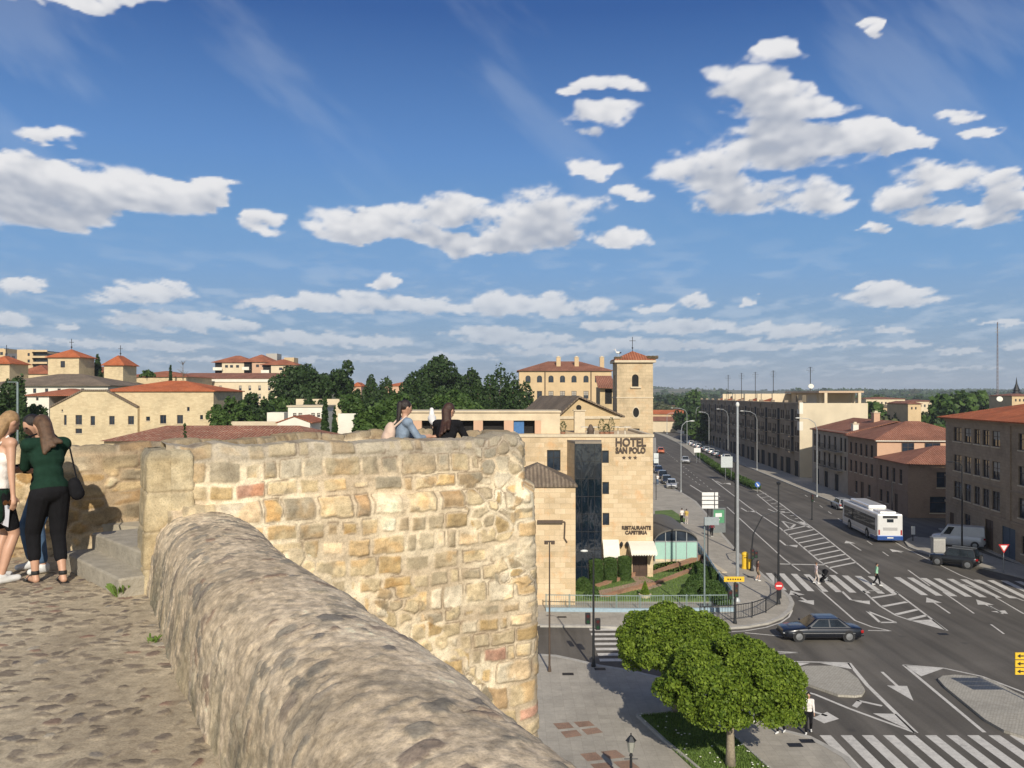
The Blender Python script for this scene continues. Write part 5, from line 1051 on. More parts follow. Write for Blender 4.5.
pb = MB(); pb.box(93, 112, 5, 11.5, 13.3, 15.4); pb.build('penthouse', M_render, b3); pb = MB(); pb.box(91.5, 117, 4, 12, 15.4, 15.75); pb.build('penthouse_roof', plain('flat_roof_edge', (.5, .36, .24)), b3); pb = MB()
for x in (113.2, 116.5): pb.box(x, x+.5, 5, 5.5, 13.3, 15.4); pb.box(x, x+.5, 11, 11.5, 13.3, 15.4)
pb.build('penthouse_post', M_render, b3); pb = MB(); pb.box(97, 99, 4.95, 5.02, 13.6, 15.0); pb.box(102, 105, 4.95, 5.02, 13.6, 15.0); pb.build('penthouse_window', M_pane, b3)
for i, (px, top, Y, lb) in enumerate(((728.2, 375, 240, 'leftmost'), (741.5, 373, 222, 'second from left'), (755.3, 372, 205, 'third from left'), (773.3, 370.5, 190, 'fourth from left'), (810.4, 367, 168, 'rightmost, on the penthouse'))):
    zb_ = 13.5 if i < 4 else 15.7; antenna('', 'thin tall television antenna on the apartment row roof, ' + lb, (XX(px, Y), Y, zb_), ZZ(top, Y)-zb_, 'antennas on the apartment row')
def dish(loc, r_, label, aim=-.3, group=None):
    t_ = thing('satellite_dish', label, 'satellite dish', loc, aim, group); m = MB(); m.M = Matrix.Translation((0, 0, .9)) @ Matrix.Rotation(R(65), 4, 'X'); m.lathe([(.01, .0), (r_*.6, .06*r_), (r_, .22*r_), (r_, .26*r_), (r_*.6, .1*r_), (.01, .04*r_)], n=18); m.M = None; m.build('reflector', M_white, t_, smooth=True); m = MB(); m.tube([(0, .05, 0), (0, .05, .9)], .05, 6); m.bar((0, 0, .9), (0, -r_*.9, 1.2), .03); m.build('mast', M_steel, t_)
dish((XX(811, 166), 166, 15.75), .5, 'white satellite dish on the flat penthouse roof', -.2); dish((XX(729, 245), 240, 13.9), .5, 'white satellite dish at the far end of the apartment row', -.2); dish((XX(743, 223), 221, 13.9), .5, 'white satellite dish on the apartment row between the first antennas', -.2); dish((XX(999.5, 240), 240, ZZ(402.5, 240)), .8, 'large white dish on the skyline beside the far church spire', -.3)
# far town on the right
hs = [(866, 905, 399, 300, 'pale long low building beyond the party wall'), (905, 940, 401.5, 340, 'pale apartment block left of the far green trees'), (870, 893, 407.5, 240, 'small house with grey hipped roof behind the apartment row'), (908, 921, 404, 215, 'ochre building end wall behind the brown roofs'), (1012, 1040, 396, 250, 'cream building below the far spire at the right edge')]
for a, b, yt, Yd, lb in hs:
    t_, L, H = frontal('far_building', lb, 'building', a, b, yt, Yd, 12, M_render if Yd > 250 else M_ocher, [(a+3+4*k, a+4.6+4*k, yt+3, yt+5.5) for k in range(int((b-a-5)/4))]); roof(t_, hip, M_t_gy if Yd == 240 else M_t_br, 0, L, 0, 12, H, 1.3 if Yd == 240 else .6, over=.3)
sp = thing('church_spire', 'slender dark church spire on the right skyline', 'spire', (XX(1016.5, 270), 270, 0)); m = MB(); m.box(-1.8, 1.8, -1.8, 1.8, 0, ZZ(398, 270)); m.build('tower_shaft', M_brown, sp); m = MB(); z0_ = ZZ(398, 270); m.lathe([(1.9, z0_), (.9, z0_+2.2), (1.0, z0_+2.4), (.28, z0_+4.5), (.04, z0_+6.5)], n=8); m.build('spire', M_dark, sp)
am = thing('radio_mast', 'tall thin lattice radio mast on the right skyline', 'mast', (XX(997.5, 420), 420, 0)); H = ZZ(322, 420); m = MB()
for a in range(3): m.tube([(.6*math.cos(a*2.09), .6*math.sin(a*2.09), 0), (.2*math.cos(a*2.09), .2*math.sin(a*2.09), H)], .08, 5)
for k in range(28): z_ = H*k/28; q = .6-.4*k/28; [m.bar((q*math.cos(a*2.09), q*math.sin(a*2.09), z_), (q*math.cos((a+1)*2.09), q*math.sin((a+1)*2.09), z_+H/28), .06) for a in range(3)]
m.build('lattice', plain('mast_paint', (.2, .16, .16)), am); m = MB(); [m.box(-1.2, 1.2, -.1, .1, H*.9+k, H*.9+k+.25) for k in (0, 1.5)]; m.build('aerial', M_steel, am)
rb = random.Random(8); far = []
for i in range(78):
    Yd = rb.choice([rb.uniform(330, 700), rb.uniform(500, 1500)]); px = rb.choice([rb.uniform(655, 712), rb.uniform(866, 1024), rb.uniform(866, 1024)]); X_ = XX(px, Yd); z0_ = terr(X_, Yd); w, d, h = rb.uniform(9, 26), rb.uniform(8, 14), rb.uniform(4, 8)
    if z0_+h > 15 - (391.5-395)/860*Yd: h = max(3, 15 + 3/860*Yd - z0_)
    wi, ri_ = rb.randrange(4), rb.randrange(3); lbl = ['tiny white', 'tiny cream', 'tiny beige', 'tiny ochre'][wi] + ' house with ' + ['orange', 'brown', 'grey'][ri_] + ' roof in the suburbs ' + ('left' if px < 720 else 'right') + ' of the apartment row'
    r_ = thing('distant_house', lbl, 'house', (X_, Yd, z0_-.5), rb.uniform(-.5, .5), 'houses of the far suburbs'); m = MB(); m.box(-w/2, w/2, -d/2, d/2, 0, h)
    m.build('wall', [M_white, M_render, M_render, M_ocher][wi], r_); roof(r_, hip, [M_t_or, M_t_br, M_t_gy][ri_], -w/2, w/2, -d/2, d/2, h, 1.6, over=.4)
# ================================================================== TREES AND PLANTS
M_leafn = leafmat('leaf_fresh', (.065, .12, .010), (.25, .34, .04), .35); M_leafd = leafmat('leaf_dark', (.018, .040, .011), (.052, .092, .025), .2)
M_leafm = leafmat('leaf_mid', (.035, .075, .016), (.10, .165, .04), .25); M_leafo = leafmat('leaf_olive', (.05, .065, .03), (.13, .14, .06), .2)
M_bark = plain('bark', (.16, .12, .085), .95, var=.35, scale=9, bump=.8); M_barkp = plain('pale_bark', (.30, .25, .18), .95, var=.3, scale=8, bump=.8)
def leafcloud(name, cen, nor, size, mat, rng, seed_var=.5):
    """cen, nor: (n,3); one small folded leaf quad each"""
    n = len(cen); r = rng.normal(size=(n, 3)); d = nor*.9 + r*.75; d /= np.linalg.norm(d, axis=1)[:, None]
    t = np.cross(d, rng.normal(size=(n, 3))); t /= np.linalg.norm(t, axis=1)[:, None]; b = np.cross(d, t)
    s = size*(1+(rng.random(n)-.5)*seed_var*1.6)[:, None]; t = t*s*.5; b = b*s*.8
    v = np.stack([cen-b, cen+t, cen+b, cen-t], 1).reshape(-1, 3); me = bpy.data.meshes.new(name)
    me.vertices.add(4*n); me.vertices.foreach_set('co', v.astype('f').ravel()); me.loops.add(4*n); me.loops.foreach_set('vertex_index', np.arange(4*n, dtype='i'))
    me.polygons.add(n); me.polygons.foreach_set('loop_start', np.arange(n, dtype='i')*4); me.polygons.foreach_set('loop_total', np.full(n, 4, 'i')); me.materials.append(mat); me.update(calc_edges=True); return me
def clump_points(lumps, per, rng, shell=.35, bottom=-.5):
    P, N = [], []
    for (c, r) in lumps:
        r = np.array(r); k = int(per*max(.2, (r[0]*r[2]))); d = rng.normal(size=(k, 3)); d /= np.linalg.norm(d, axis=1)[:, None]; d = d[d[:, 2] > bottom]
        q = 1-shell*rng.random(len(d))**1.5; P.append(np.array(c)+d*r*q[:, None]); N.append(d)
    return np.concatenate(P), np.concatenate(N)
def crown_lumps(r, h, n, rng, lump=.28, zc=0, umbrella=False, irregular=.15):
    L = [((0, 0, zc), (r*.72, r*.72, h*.62))]
    for i in range(n):
        u = rng.uniform(-.55 if not umbrella else -.35, 1); a = i*2.39996+rng.uniform(-.3, .3); q = math.sqrt(max(0, 1-u*u)); k = 1+rng.uniform(-irregular, irregular)
        s = lump*rng.uniform(.7, 1.35); L.append(((r*.82*q*k*math.cos(a), r*.82*q*k*math.sin(a), zc+h*.8*u*k), (r*s, r*s, h*s*1.1)))
    return L
def limbs(H, r0, targets, rng, lean=(0, 0)):
    m = MB(); top = Vector((lean[0], lean[1], H)); m.tube([(0, 0, -.1), (lean[0]*.3, lean[1]*.3, H*.35), (lean[0]*.7, lean[1]*.7, H*.75), top], [r0*1.35, r0, r0*.85, r0*.7], 9)
    for t in targets: t = Vector(t); mid = top.lerp(t, .5) + Vector((0, 0, -.12*(t-top).length)); m.tube([top*.97, mid, t], [r0*.55, r0*.32, r0*.1], 6)
    return m
def mk_tree(name, label, loc, r, h, trunk, tr0, leaf, mat, seed, n=40, per=900, lump=.28, bark=None, group=None, kind='tree', irregular=.15, umbrella=False, lean=(0, 0), bottom=-.5):
    rng = np.random.default_rng(seed); t = thing(name, label, kind, loc, 0, group); zc = trunk + h*.55
    L = crown_lumps(r, h, n, rng, lump, zc, umbrella, irregular); P, N = clump_points(L, per, rng, bottom=bottom)
    link('crown', leafcloud('crown', P+np.array([lean[0], lean[1], 0]), N, leaf, mat, rng), t)
    tg = [(c[0]*.8+lean[0], c[1]*.8+lean[1], c[2]) for c, q in L[1:10]]; limbs(trunk, tr0, tg, random.Random(seed), lean).build('trunk', bark or M_bark, t, smooth=True); return t
def mk_conifer(name, label, loc, r, H, mat, seed, leaf=.35, n=5200, group=None, pw=.9, base=.08, cat='tree', spread=.5):
    rng = np.random.default_rng(seed); u = 1-np.sqrt(rng.random(n)); u = base+(1-base)*u; a = rng.uniform(0, 2*PI, n); lay = .80+.20*np.sin(u*H*2.6+3*np.sin(a*3+seed))+.14*np.sin(a*7+u*9)
    rad = r*(1-u)**pw*lay*(1-spread*rng.random(n)**2)+.04*r; P = np.stack([rad*np.cos(a), rad*np.sin(a), u*H], 1); N = np.stack([np.cos(a), np.sin(a), np.full(n, .35)], 1)
    t = thing(name, label, cat, loc, 0, group); link('crown', leafcloud('crown', P, N, leaf, mat, rng), t); m = MB(); m.tube([(0, 0, -.2), (0, 0, H*.92)], [.05*H*.45, .02], 7); m.build('trunk', M_bark, t); return t
# the two clipped trees of the plaza
Y1 = 34.4; c = Vector((XX(730.5, Y1), Y1, .17))
mk_tree('clipped_tree', 'nearer round topped green tree with pale forked trunk in the grass bed', c, 2.8, 2.0, 1.95, .17, .085, M_leafn, 5, n=120, per=3600, lump=.20, bark=M_barkp, umbrella=True, irregular=.10, bottom=-.35)
Y2 = 40.3; c = Vector((XX(676, Y2), Y2, .17))
mk_tree('clipped_tree', 'farther round topped green tree, left of and behind its forked neighbour', c, 2.7, 2.0, 1.75, .16, .085, M_leafn, 9, n=110, per=3400, lump=.21, bark=M_barkp, umbrella=True, irregular=.10, bottom=-.35)
mk_tree('street_tree', 'tree beyond the right edge shading the end of the zebra crossing', (43.6, 60.5, .1), 3.4, 3.0, 2.6, .2, .22, M_leafm, 12, n=40, per=500)
# dark trees on the left slope
def gz(X, Y): return terr(X, Y)-.2
def tree_at(px, ytop, Y, rpx, name, label, kindf, mat, seed, **k):
    X = XX(px, Y); z0 = gz(X, Y); H = ZZ(ytop, Y)-z0; r = rpx/F*Y
    return X, z0, H, r
def bigtree(px, ytop, ybot, rpx, Y, label, mat, seed, name='round_tree', per=60, n=34, leaf=.42, irregular=.22, lump=.27):
    X = XX(px, Y); z0 = gz(X, Y); zt, zb = ZZ(ytop, Y), ZZ(ybot, Y); r = rpx/F*Y; h = (zt-zb)/2*1.02; tr = max(1.0, zb+h*.1-z0)
    t = mk_tree(name, label, (X, Y, z0), r, h, tr+.0, .03*(zt-z0)+.1, leaf, mat, seed, n=n, per=per, lump=lump, irregular=irregular, bottom=-.9); t['kind'] = ''; del t['kind']; return t
bigtree(303, 362, 407, 29, 165, 'very large round dark tree right of the upper apartment blocks', M_leafd, 21, per=95, n=46)
bigtree(341, 361, 400, 15, 158, 'ragged dark tree with tufted top just right of the very large round tree', M_leafd, 22, per=110, n=16, irregular=.45, lump=.3, name='ragged_tree')
bigtree(438, 353, 408, 26, 175, 'tallest broad dark tree rising above the conifers left of the convent', M_leafd, 23, per=100, n=22, irregular=.4, lump=.32)
bigtree(466, 366, 400, 15, 178, 'side crown tree touching the tallest broad tree on its right', M_leafd, 24, per=100, n=18, irregular=.35)
bigtree(375, 397, 440, 22, 90, 'mid green leafy tree directly left of the denim jacket woman', M_leafm, 25, per=260, leaf=.3)
bigtree(398, 388, 430, 16, 100, 'green bushy tree behind the heads of the leaning women', M_leafm, 26, per=240, leaf=.3)
bigtree(232, 397, 430, 18, 118, 'small spreading tree in front of the long beige building', M_leafm, 27, per=180, leaf=.32, irregular=.35)
bigtree(254, 393, 424, 15, 122, 'dark small tree between the beige building and the white shed', M_leafd, 28, per=180, leaf=.32, irregular=.35)
bigtree(277, 394, 420, 13, 135, 'green small tree under the very large round tree, left side', M_leafm, 29, per=170, leaf=.32)
bigtree(352, 391, 418, 13, 125, 'low green tree right of the cypress pair', M_leafm, 30, per=170, leaf=.32)
bigtree(221, 404, 432, 9, 105, 'small green bushy tree at the right corner of the orange roofed building', M_leafm, 33, per=260, leaf=.25)
bigtree(418, 372, 412, 13, 150, 'dark bushy tree filling the gap left of the tallest broad tree', M_leafd, 34, per=130, leaf=.35)
bigtree(455, 385, 425, 22, 118, 'paler green tree behind the woman in black', M_leafm, 35, per=170, leaf=.32)
bigtree(10, 376, 445, 17, 100, 'dense dark tree at the left picture edge behind the walkway', M_leafd, 31, per=200, leaf=.3, irregular=.3)
bigtree(35, 398, 445, 13, 96, 'bushy dark tree beside the pale lean-to house at the left', M_leafd, 32, per=220, leaf=.3)
for px, yt, yb, rp, Y, lb, mt in ((325, 397, 440, 7.5, 92, 'left cypress of the close pair behind the stone wall', M_leafd), (334.5, 405, 440, 6, 90, 'right, shorter cypress of the close pair behind the stone wall', M_leafd), (97.5, 354, 380, 6.5, 200, 'dark cypress between the two pyramid roofed towers', M_leafd), (170.5, 364, 388, 2.2, 205, 'thin leaning cypress spike over the orange roof', M_leafd), (185, 421, 440, 3, 70, 'tiny cypress tip in front of the mottled roof', M_leafd), (22, 372, 440, 9, 92, 'tall dark cypress at the left behind the two women', M_leafd),
    (386, 376, 425, 14, 140, 'dark conifer left of the broad tree, first of the row', M_leafd), (371, 374.5, 425, 11, 146, 'dark pointed conifer above the green leafy tree', M_leafd), (404, 381, 425, 12, 136, 'short dark conifer above the denim jacket woman', M_leafd), (427, 380, 425, 13, 136, 'dark conifer between the two leaning women', M_leafd),
    (478, 378, 425, 13, 132, 'dark conifer just right of the woman in black', M_leafd), (490, 373, 425, 14, 138, 'mid height conifer in the row left of the convent', M_leafd), (500, 363, 425, 17, 142, 'highest pointed conifer of the row left of the convent', M_leafd), (513, 371, 425, 15, 136, 'wide dark conifer next to the convent wall', M_leafd), (526, 378, 425, 13, 130, 'last conifer of the row, overlapping the convent corner', M_leafd), (442, 384, 425, 13, 130, 'short dark conifer below the tallest broad tree', M_leafd)):
    X = XX(px, Y); z0 = min(gz(X, Y), ZZ(yb, Y)); mk_conifer('cypress' if rp < 10 and Y < 210 and px < 340 else 'conifer', lb, (X, Y, z0), rp/F*Y*(1.1 if rp < 10 else 1.45), ZZ(yt, Y)-z0, mt, int(px), leaf=.14+Y*.0013, n=5200 if rp > 5 else 1500, pw=.62 if rp < 10 else .55, spread=.35)
for px, yt, rp, Y, lb in ((364, 387, 13, 150, 'dark bushy tree left of the first conifers'), (395, 387, 14, 150, 'dark bushy tree between conifers above the denim clad person'), (412, 390, 14, 145, 'dark tree filling behind the two leaning people'), (470, 386, 15, 146, 'dark tree behind the shoulder of the person in black'), (484, 384, 14, 150, 'dark bushy tree inside the conifer row'), (507, 382, 14, 150, 'dark bushy tree under the highest pointed conifer'), (312, 392, 14, 150, 'dark bushy tree below the very large round tree, right side')): bigtree(px, yt, 428, rp, Y, lb, M_leafd, int(px)+7, per=120, leaf=.36)
r = thing('bare_tree', 'thin bare branched tree beside the cypress spike', 'tree', (XX(183, 200), 200, gz(XX(183, 200), 200))); H = ZZ(362, 200)-gz(XX(183, 200), 200); m = MB(); m.tube([(0, 0, 0), (0, 0, H)], [.16, .04], 6); rr = random.Random(2)
for i in range(26): z_ = H*rr.uniform(.6, .97); a = rr.uniform(0, 6.28); l = rr.uniform(.5, 1.4); m.tube([(0, 0, z_), (l*math.cos(a), l*math.sin(a), z_+l*.8)], [.05, .02], 4)
m.build('trunk', M_bark, r)
mk_tree('small_tree', 'small bush on the roof ridge left of the cypress spike', (XX(147, 190), 190, ZZ(380, 190)), 1.6, 1.1, .4, .06, .3, M_leafm, 41, n=10, per=250)
# far trees on both sides of the avenue's end and on the horizon
protoT = [mk_tree('far_tree', 'dark far tree', (0, 0, 0), 4.2, 4.0, 2.2, .25, .85, m_, 60+i, n=16, per=22, lump=.3, irregular=.35, bottom=-.9) for i, m_ in enumerate((M_leafm, M_leafd, M_leafo))]
rt = random.Random(12); used = [False]*3
def place_far(px, Y, ytop, lab, group, k=None, z0=None, hs=1):
    k = rt.randrange(3) if k is None else k; X = XX(px, Y); z0 = terr(X, Y)-.3 if z0 is None else z0; H = max(4, ZZ(ytop, Y)-z0); s = H/8.4
    sc = (s*rt.uniform(.9, 1.25)*hs, s*rt.uniform(.9, 1.25)*hs, s)
    if not used[k]: used[k] = True; o = protoT[k]; o.location = (X, Y, z0); o.scale = sc; o['label'] = lab; o['group'] = group
    else: o = dup(protoT[k], (X, Y, z0), rt.uniform(0, 6.28), lab, group, sc)
    return o
for i, (px, Y, yt) in enumerate(((694, 330, 405), (702, 300, 409), (688, 345, 411), (697, 290, 418), (706, 285, 408), (690, 420, 401), (684, 450, 404), (695, 400, 397), (662, 520, 406), (668, 480, 411), (658, 430, 412), (675, 460, 410), (680, 400, 416), (672, 600, 398), (700, 260, 425), (706, 262, 418))):
    place_far(px, Y, yt, 'leafy green tree at the far end of the avenue, ' + ['tallest behind the apartment row corner', 'beside the apartment row', 'left of the tallest', 'low, over the parked cars', 'against the apartment row wall', 'on the ridge line', 'left of the ridge line tree', 'highest crown on the skyline', 'behind the pale houses', 'above the bridge end', 'beside the bell tower edge', 'centred over the bridge', 'right of the bridge parapet', 'far behind the bridge', 'nearest to the kerb', 'second from the kerb'][i], 'trees at the far end of the avenue')
yoff = 5
for i, (px, Y, yt) in enumerate(((940, 230, 401), (952, 260, 398), (966, 250, 400), (978, 270, 397), (990, 280, 399), (930, 300, 405), (918, 200, 420), (928, 190, 424), (938, 185, 428), (905, 230, 412), (895, 225, 408), (883, 215, 413), (873, 235, 405), (912, 240, 409), (948, 215, 409), (960, 330, 395))):
    place_far(px, Y, yt+(6 if px < 935 else 4), 'x', 'trees behind the brown roofs', k=[0, 2, 0, 0, 1, 2, 2, 2, 0, 2, 2, 2, 0, 2, 1, 0][i])['label'] = ['round green tree left of the big corner building roof', 'tall green tree above the corner building eaves', 'green tree over the left end of the orange roof', 'broad green tree behind the middle of the orange roof', 'dark tree below the radio mast', 'green tree right of the pale apartment block', 'olive tree directly over the brown hipped roof', 'olive bush right of the ochre end wall', 'small green tree touching the corner building', 'pale olive tree left of the ochre end wall', 'olive tree beside the grey roofed house', 'green tree in front of the grey roofed house', 'green tree close to the party wall', 'olive tree above the ochre end wall', 'dark tree between brown roof and orange roof', 'far green tree at the horizon left of the mast'][i]
for i in range(90):
    px = rt.choice([rt.uniform(650, 715), rt.uniform(845, 1030), rt.uniform(700, 1030)]); Y = rt.uniform(480, 1900); X = XX(px, Y); h = rt.uniform(7, 14)
    z0 = terr(X, Y)-.3; side = 'left' if px < 780 else 'right'; dist = 'near' if Y < 900 else 'far'
    place_far(px, Y, HY-(z0+h-CZ)*F/Y, f'small green tree in the {dist} suburbs {side} of the penthouse', f'trees of the {dist} suburbs, {side}', k=rt.choice([0, 1, 1, 2]), hs=1.4)
# dark wooded hills: one far mass
rw_ = np.random.default_rng(5); n = 30000; Yw = rw_.uniform(900, 3600, n)*1.0; pxw = rw_.uniform(560, 1080, n); Xw_ = (pxw-PX0)/F*Yw; msk = fbm(Xw_/160., Yw/260., 501, 3) > .54; Xw_, Yw = Xw_[msk], Yw[msk]
zt_ = np.array([terr(a, b) for a, b in zip(Xw_, Yw)]); hgt = 9*rw_.random(len(zt_))*(.6+.8*fbm(Xw_/60., Yw/90., 503, 2)); Pw = np.stack([Xw_, Yw, zt_+hgt], 1)
tag(link('far_wood', leafcloud('far_wood', Pw, np.tile(np.array([[0, -.5, .8]]), (len(Pw), 1)), 6.5, M_leafd, rw_)), 'dark woodland covering the distant hills along the horizon', 'woodland', kind='stuff')
# ================================================================== HOTEL GARDEN
lawnp = GP([(546, 603), (600, 603), (700, 603.5), (727, 603), (716, 585), (706, 568), (698, 560), (655, 566), (640, 580), (546, 582)])
pavement(lawnp, 'lawn', M_grass, z=.2); lp_ = [(p.x, p.y) for p in lawnp]; gb = MB(); blades(gb, lp_, 5000, .2, .10, random.Random(3)); tag(gb.build('grass', M_blade), 'green lawn of the hotel garden', 'grass', kind='stuff')
M_terb = masonry('terrace_brick', (.42, .22, .13), (.36, .19, .11), (.36, .27, .2), .22, .08, .01, bump=.3)
pth = MB(); pth.prism([(p.x, p.y) for p in GP([(631, 579), (643, 578.5), (662, 588), (650, 592), (640, 592), (600, 600), (597, 594), (636, 585)])], .05, .235); tag(pth.build('path', _pave('pink_paving', (.40, .27, .20), 1.5)), kind='structure')
def planter(a, b, n, label, up_=.09):
    t = thing('brick_step_wall', label, 'garden wall', (0, 0, 0)); A, B = G(*a), G(*b); d = (B-A)/n; nn = Vector((-d.y, d.x, 0)).normalized()*.35
    for i in range(n):
        p, q = A+d*i, A+d*(i+1); m = MB(); h = .22+.10+up_*i*.5; m.prism([(v.x, v.y) for v in (p, q, q+nn, p+nn)], .15, h); m.prism([(v.x, v.y) for v in (p-nn*.08, q-nn*.08+d*.001, q+nn*1.08, p+nn*1.08)], h, h+.05); m.build('step_block', M_terb, t)
planter((599, 589.5), (644, 576.5), 6, 'stepped brick garden wall rising from the left to the hotel door path'); planter((652, 577), (706, 561), 6, 'stepped brick garden wall right of the hotel door path'); planter((606, 600), (652, 589), 5, 'lower stepped brick wall along the bottom of the hotel path', .05); planter((655, 588), (700, 571.5), 4, 'lower stepped brick wall continuing towards the blue railing', .05)
def bush(name, label, px, py, w, h, mat, seed, leaf=.09, cyl=True, cat='shrub', per=9000, group=None):
    g = G(px, py, .2); rng = np.random.default_rng(seed); n = int(per*w*h); a = rng.uniform(0, 2*PI, n); u = rng.random(n); top = rng.random(n) < .3
    if cyl: rad = np.where(top, w/2*np.sqrt(rng.random(n)), w/2*(1-.12*rng.random(n)))*(.93+.07*np.sin(a*3+u*4)); z = np.where(top, h*(.96+.05*rng.random(n))-.12*h*(rad/(w/2))**3, h*u*.96); P = np.stack([rad*np.cos(a), rad*np.sin(a), z], 1); N = np.stack([np.cos(a), np.sin(a), np.where(top, 1.5, .1)], 1)
    else: d = rng.normal(size=(n, 3)); d /= np.linalg.norm(d, axis=1)[:, None]; d[:, 2] = np.abs(d[:, 2]); P = d*np.array([w/2, w/2*.8, h])*(1-.3*rng.random(n)[:, None]**2)*(.85+.25*np.sin(a*4))[:, None]; N = d
    t = thing(name, label, cat, g, 0, group); link('foliage', leafcloud('foliage', P, N, leaf, mat, rng), t); m = MB(); m.tube([(0, 0, -.05), (0, 0, h*.7)], [w*.08, w*.04], 6); m.build('stem', M_bark, t); return t
for px, lb in ((596, 'left clipped cylindrical bush below the hotel wall'), (610, 'middle clipped cylindrical bush below the hotel wall'), (624.5, 'right clipped cylindrical bush, next to the hotel door')): bush('clipped_bush', lb, px, 583.5-(px-596)*.12, 1.08, 1.9, M_leafm, int(px), group='clipped bushes before the hotel')
bush('loose_bush', 'low leafy bush at the left end of the hotel garden', 583, 590, 1.3, .9, M_leafm, 4, cyl=False); bush('loose_bush', 'small bush behind the lamp in the hotel garden', 592, 597, 1.0, .8, M_leafm, 5, cyl=False)
for i, (px, py, w, h, lb) in enumerate(((696, 590, 1.6, 1.1, 'leftmost loose shrub by the blue railing'), (707, 583, 1.7, 1.2, 'middle loose shrub by the blue railing'), (713, 596, 1.8, 1.1, 'lowest loose shrub by the garden fence corner'), (699, 575, 1.3, .9, 'upper loose shrub below the glasshouse'), (723, 603, 1.3, .8, 'loose shrub against the garden fence'), (688, 597, 1.2, .7, 'small loose shrub left of the others by the fence'))): bush('loose_shrub', lb, px, py, w, h, M_leafm, 50+i, cyl=False, group='shrubs by the blue railing')
t = thing('potted_conifer', 'small bright conifer in a pale round bowl on the garden lawn', 'potted plant', G(645, 597.5, .2)); m = MB(); m.lathe([(.35, 0), (.42, .2), (.48, .25), (.4, .26)], n=16); m.build('bowl', M_trim, t); rng = np.random.default_rng(2); u = 1-np.sqrt(rng.random(1500)); a = rng.uniform(0, 6.28, 1500); rr_ = .3*(1-u)+.03; link('foliage', leafcloud('foliage', np.stack([rr_*np.cos(a), rr_*np.sin(a), .25+u*.95], 1), np.stack([np.cos(a), np.sin(a), a*0+.3], 1), .07, M_leafn, rng), t)
# median hedge
hg = MB(); hedge_l = GP([(755, 490.5), (742, 484.5), (728, 477.5), (715, 469.5), (704, 461.5), (697, 456.5)]); rng = np.random.default_rng(7); P, N = [], []
for i in range(len(hedge_l)-1):
    A, B = hedge_l[i], hedge_l[i+1]; nb = max(2, int((B-A).length/1.1)); w = .75
    for k in range(nb):
        c_ = A.lerp(B, (k+.5)/nb)+Vector((.35, .0, .55)); d = rng.normal(size=(420, 3)); d /= np.linalg.norm(d, axis=1)[:, None]; P.append(np.array(c_)+d*np.array([w, .8, .6])*(1-.3*rng.random((420, 1))**2)*rng.uniform(.85, 1.15)); N.append(d)
t = thing('hedge', 'long low green hedge on the central reservation of the avenue', 'hedge', (0, 0, 0)); link('foliage', leafcloud('foliage', np.concatenate(P), np.concatenate(N), .2, M_leafm, rng), t)
# ================================================================== STREET FURNITURE
M_pole = plain('grey_pole', (.40, .42, .43), .45, .5); M_blk = plain('black_pole', (.025, .027, .03), .5, .3); M_green = plain('green_pole', (.20, .25, .25), .5, .2)
M_lamp = plain('lamp_glass', (.7, .7, .66), .3); M_wht = plain('sign_white', (.75, .75, .73), .5, var=.04); M_yel = plain('sign_yellow', (.75, .48, .03), .5, var=.05); M_bluer = plain('blue_rail', (.12, .24, .36), .45, .1); M_red = plain('sign_red', (.5, .03, .03), .5, var=.05); M_blue = plain('sign_blue', (.03, .12, .42), .5, var=.05); M_black = plain('matt_black', (.012, .012, .013), .6)
def pole_thing(name, label, cat, g, H, r, mat, group=None, rz=0, base=True):
    t = thing(name, label, cat, g, rz, group); m = MB(); m.tube([(0, 0, 0), (0, 0, H*.5), (0, 0, H)], [r*1.25, r, r*.75], 10); m.build('pole', mat, t)
    if base: m = MB(); m.lathe([(r*2.2, 0), (r*2.2, .08), (r*1.4, .3), (r*1.25, .32)], n=12); m.build('base', mat, t)
    return t
def hgt(g, py): return (CZ - g.z) - (py-HY)/F*g.y
# tall plaza mast with flat head
g = G(737.5, 602, .12); t = pole_thing('lamp_post', 'very tall silver lamp post at the pavement corner', 'lamp post', g, hgt(g, 405), .11, M_pole); H = hgt(g, 405); m = MB(); m.lathe([(.11, H-.1), (.14, H+.03), (.10, H+.18), (.02, H+.22)], n=12); m.build('lamp_head', M_lamp, t)
def arm_lamp(px, py, ytop, hx, label, mat=M_pole, hy=None, group='street lamps along the avenue', r=.075):
    g = G(px, py, .12); H = hgt(g, ytop); t = pole_thing('street_lamp', label, 'street lamp', g, H*.86, r, mat, group); dx = (hx-px)/F*g.y; m = MB(); m.tube([(0, 0, H*.85), (dx*.12, 0, H*.94), (dx*.45, 0, H*.99), (dx*.85, 0, H)], [r*.8, r*.7, r*.6, r*.5], 8); m.build('arm', mat, t)
    m = MB(); s_ = 1 if dx > 0 else -1; m.M = Matrix.Translation((dx, 0, H)); m.ell((0, 0, 0), (.42, .15, .09), 12); m.M = None; m.build('lamp_head', M_lamp, t); return t
arm_lamp(681, 492, 421, 692, 'grey street lamp with arm to the right by the row of parked cars'); arm_lamp(757, 470, 411, 742, 'curved arm street lamp showing behind the tall silver lamp post', hy=1); arm_lamp(817, 497, 418, 798, 'tall street lamp on the right pavement before the terrace house')
arm_lamp(728, 458, 409, 718, 'curved arm street lamp far along the apartment row'); arm_lamp(687, 445, 408, 672, 'distant street lamp left of the avenue end', r=.09); arm_lamp(696, 442, 406, 705, 'distant street lamp right of the avenue end', r=.09); arm_lamp(709, 450, 412, 700, 'distant street lamp in front of the far trees', r=.09); arm_lamp(667, 434, 413, 673, 'most distant street lamp by the bridge', r=.1)
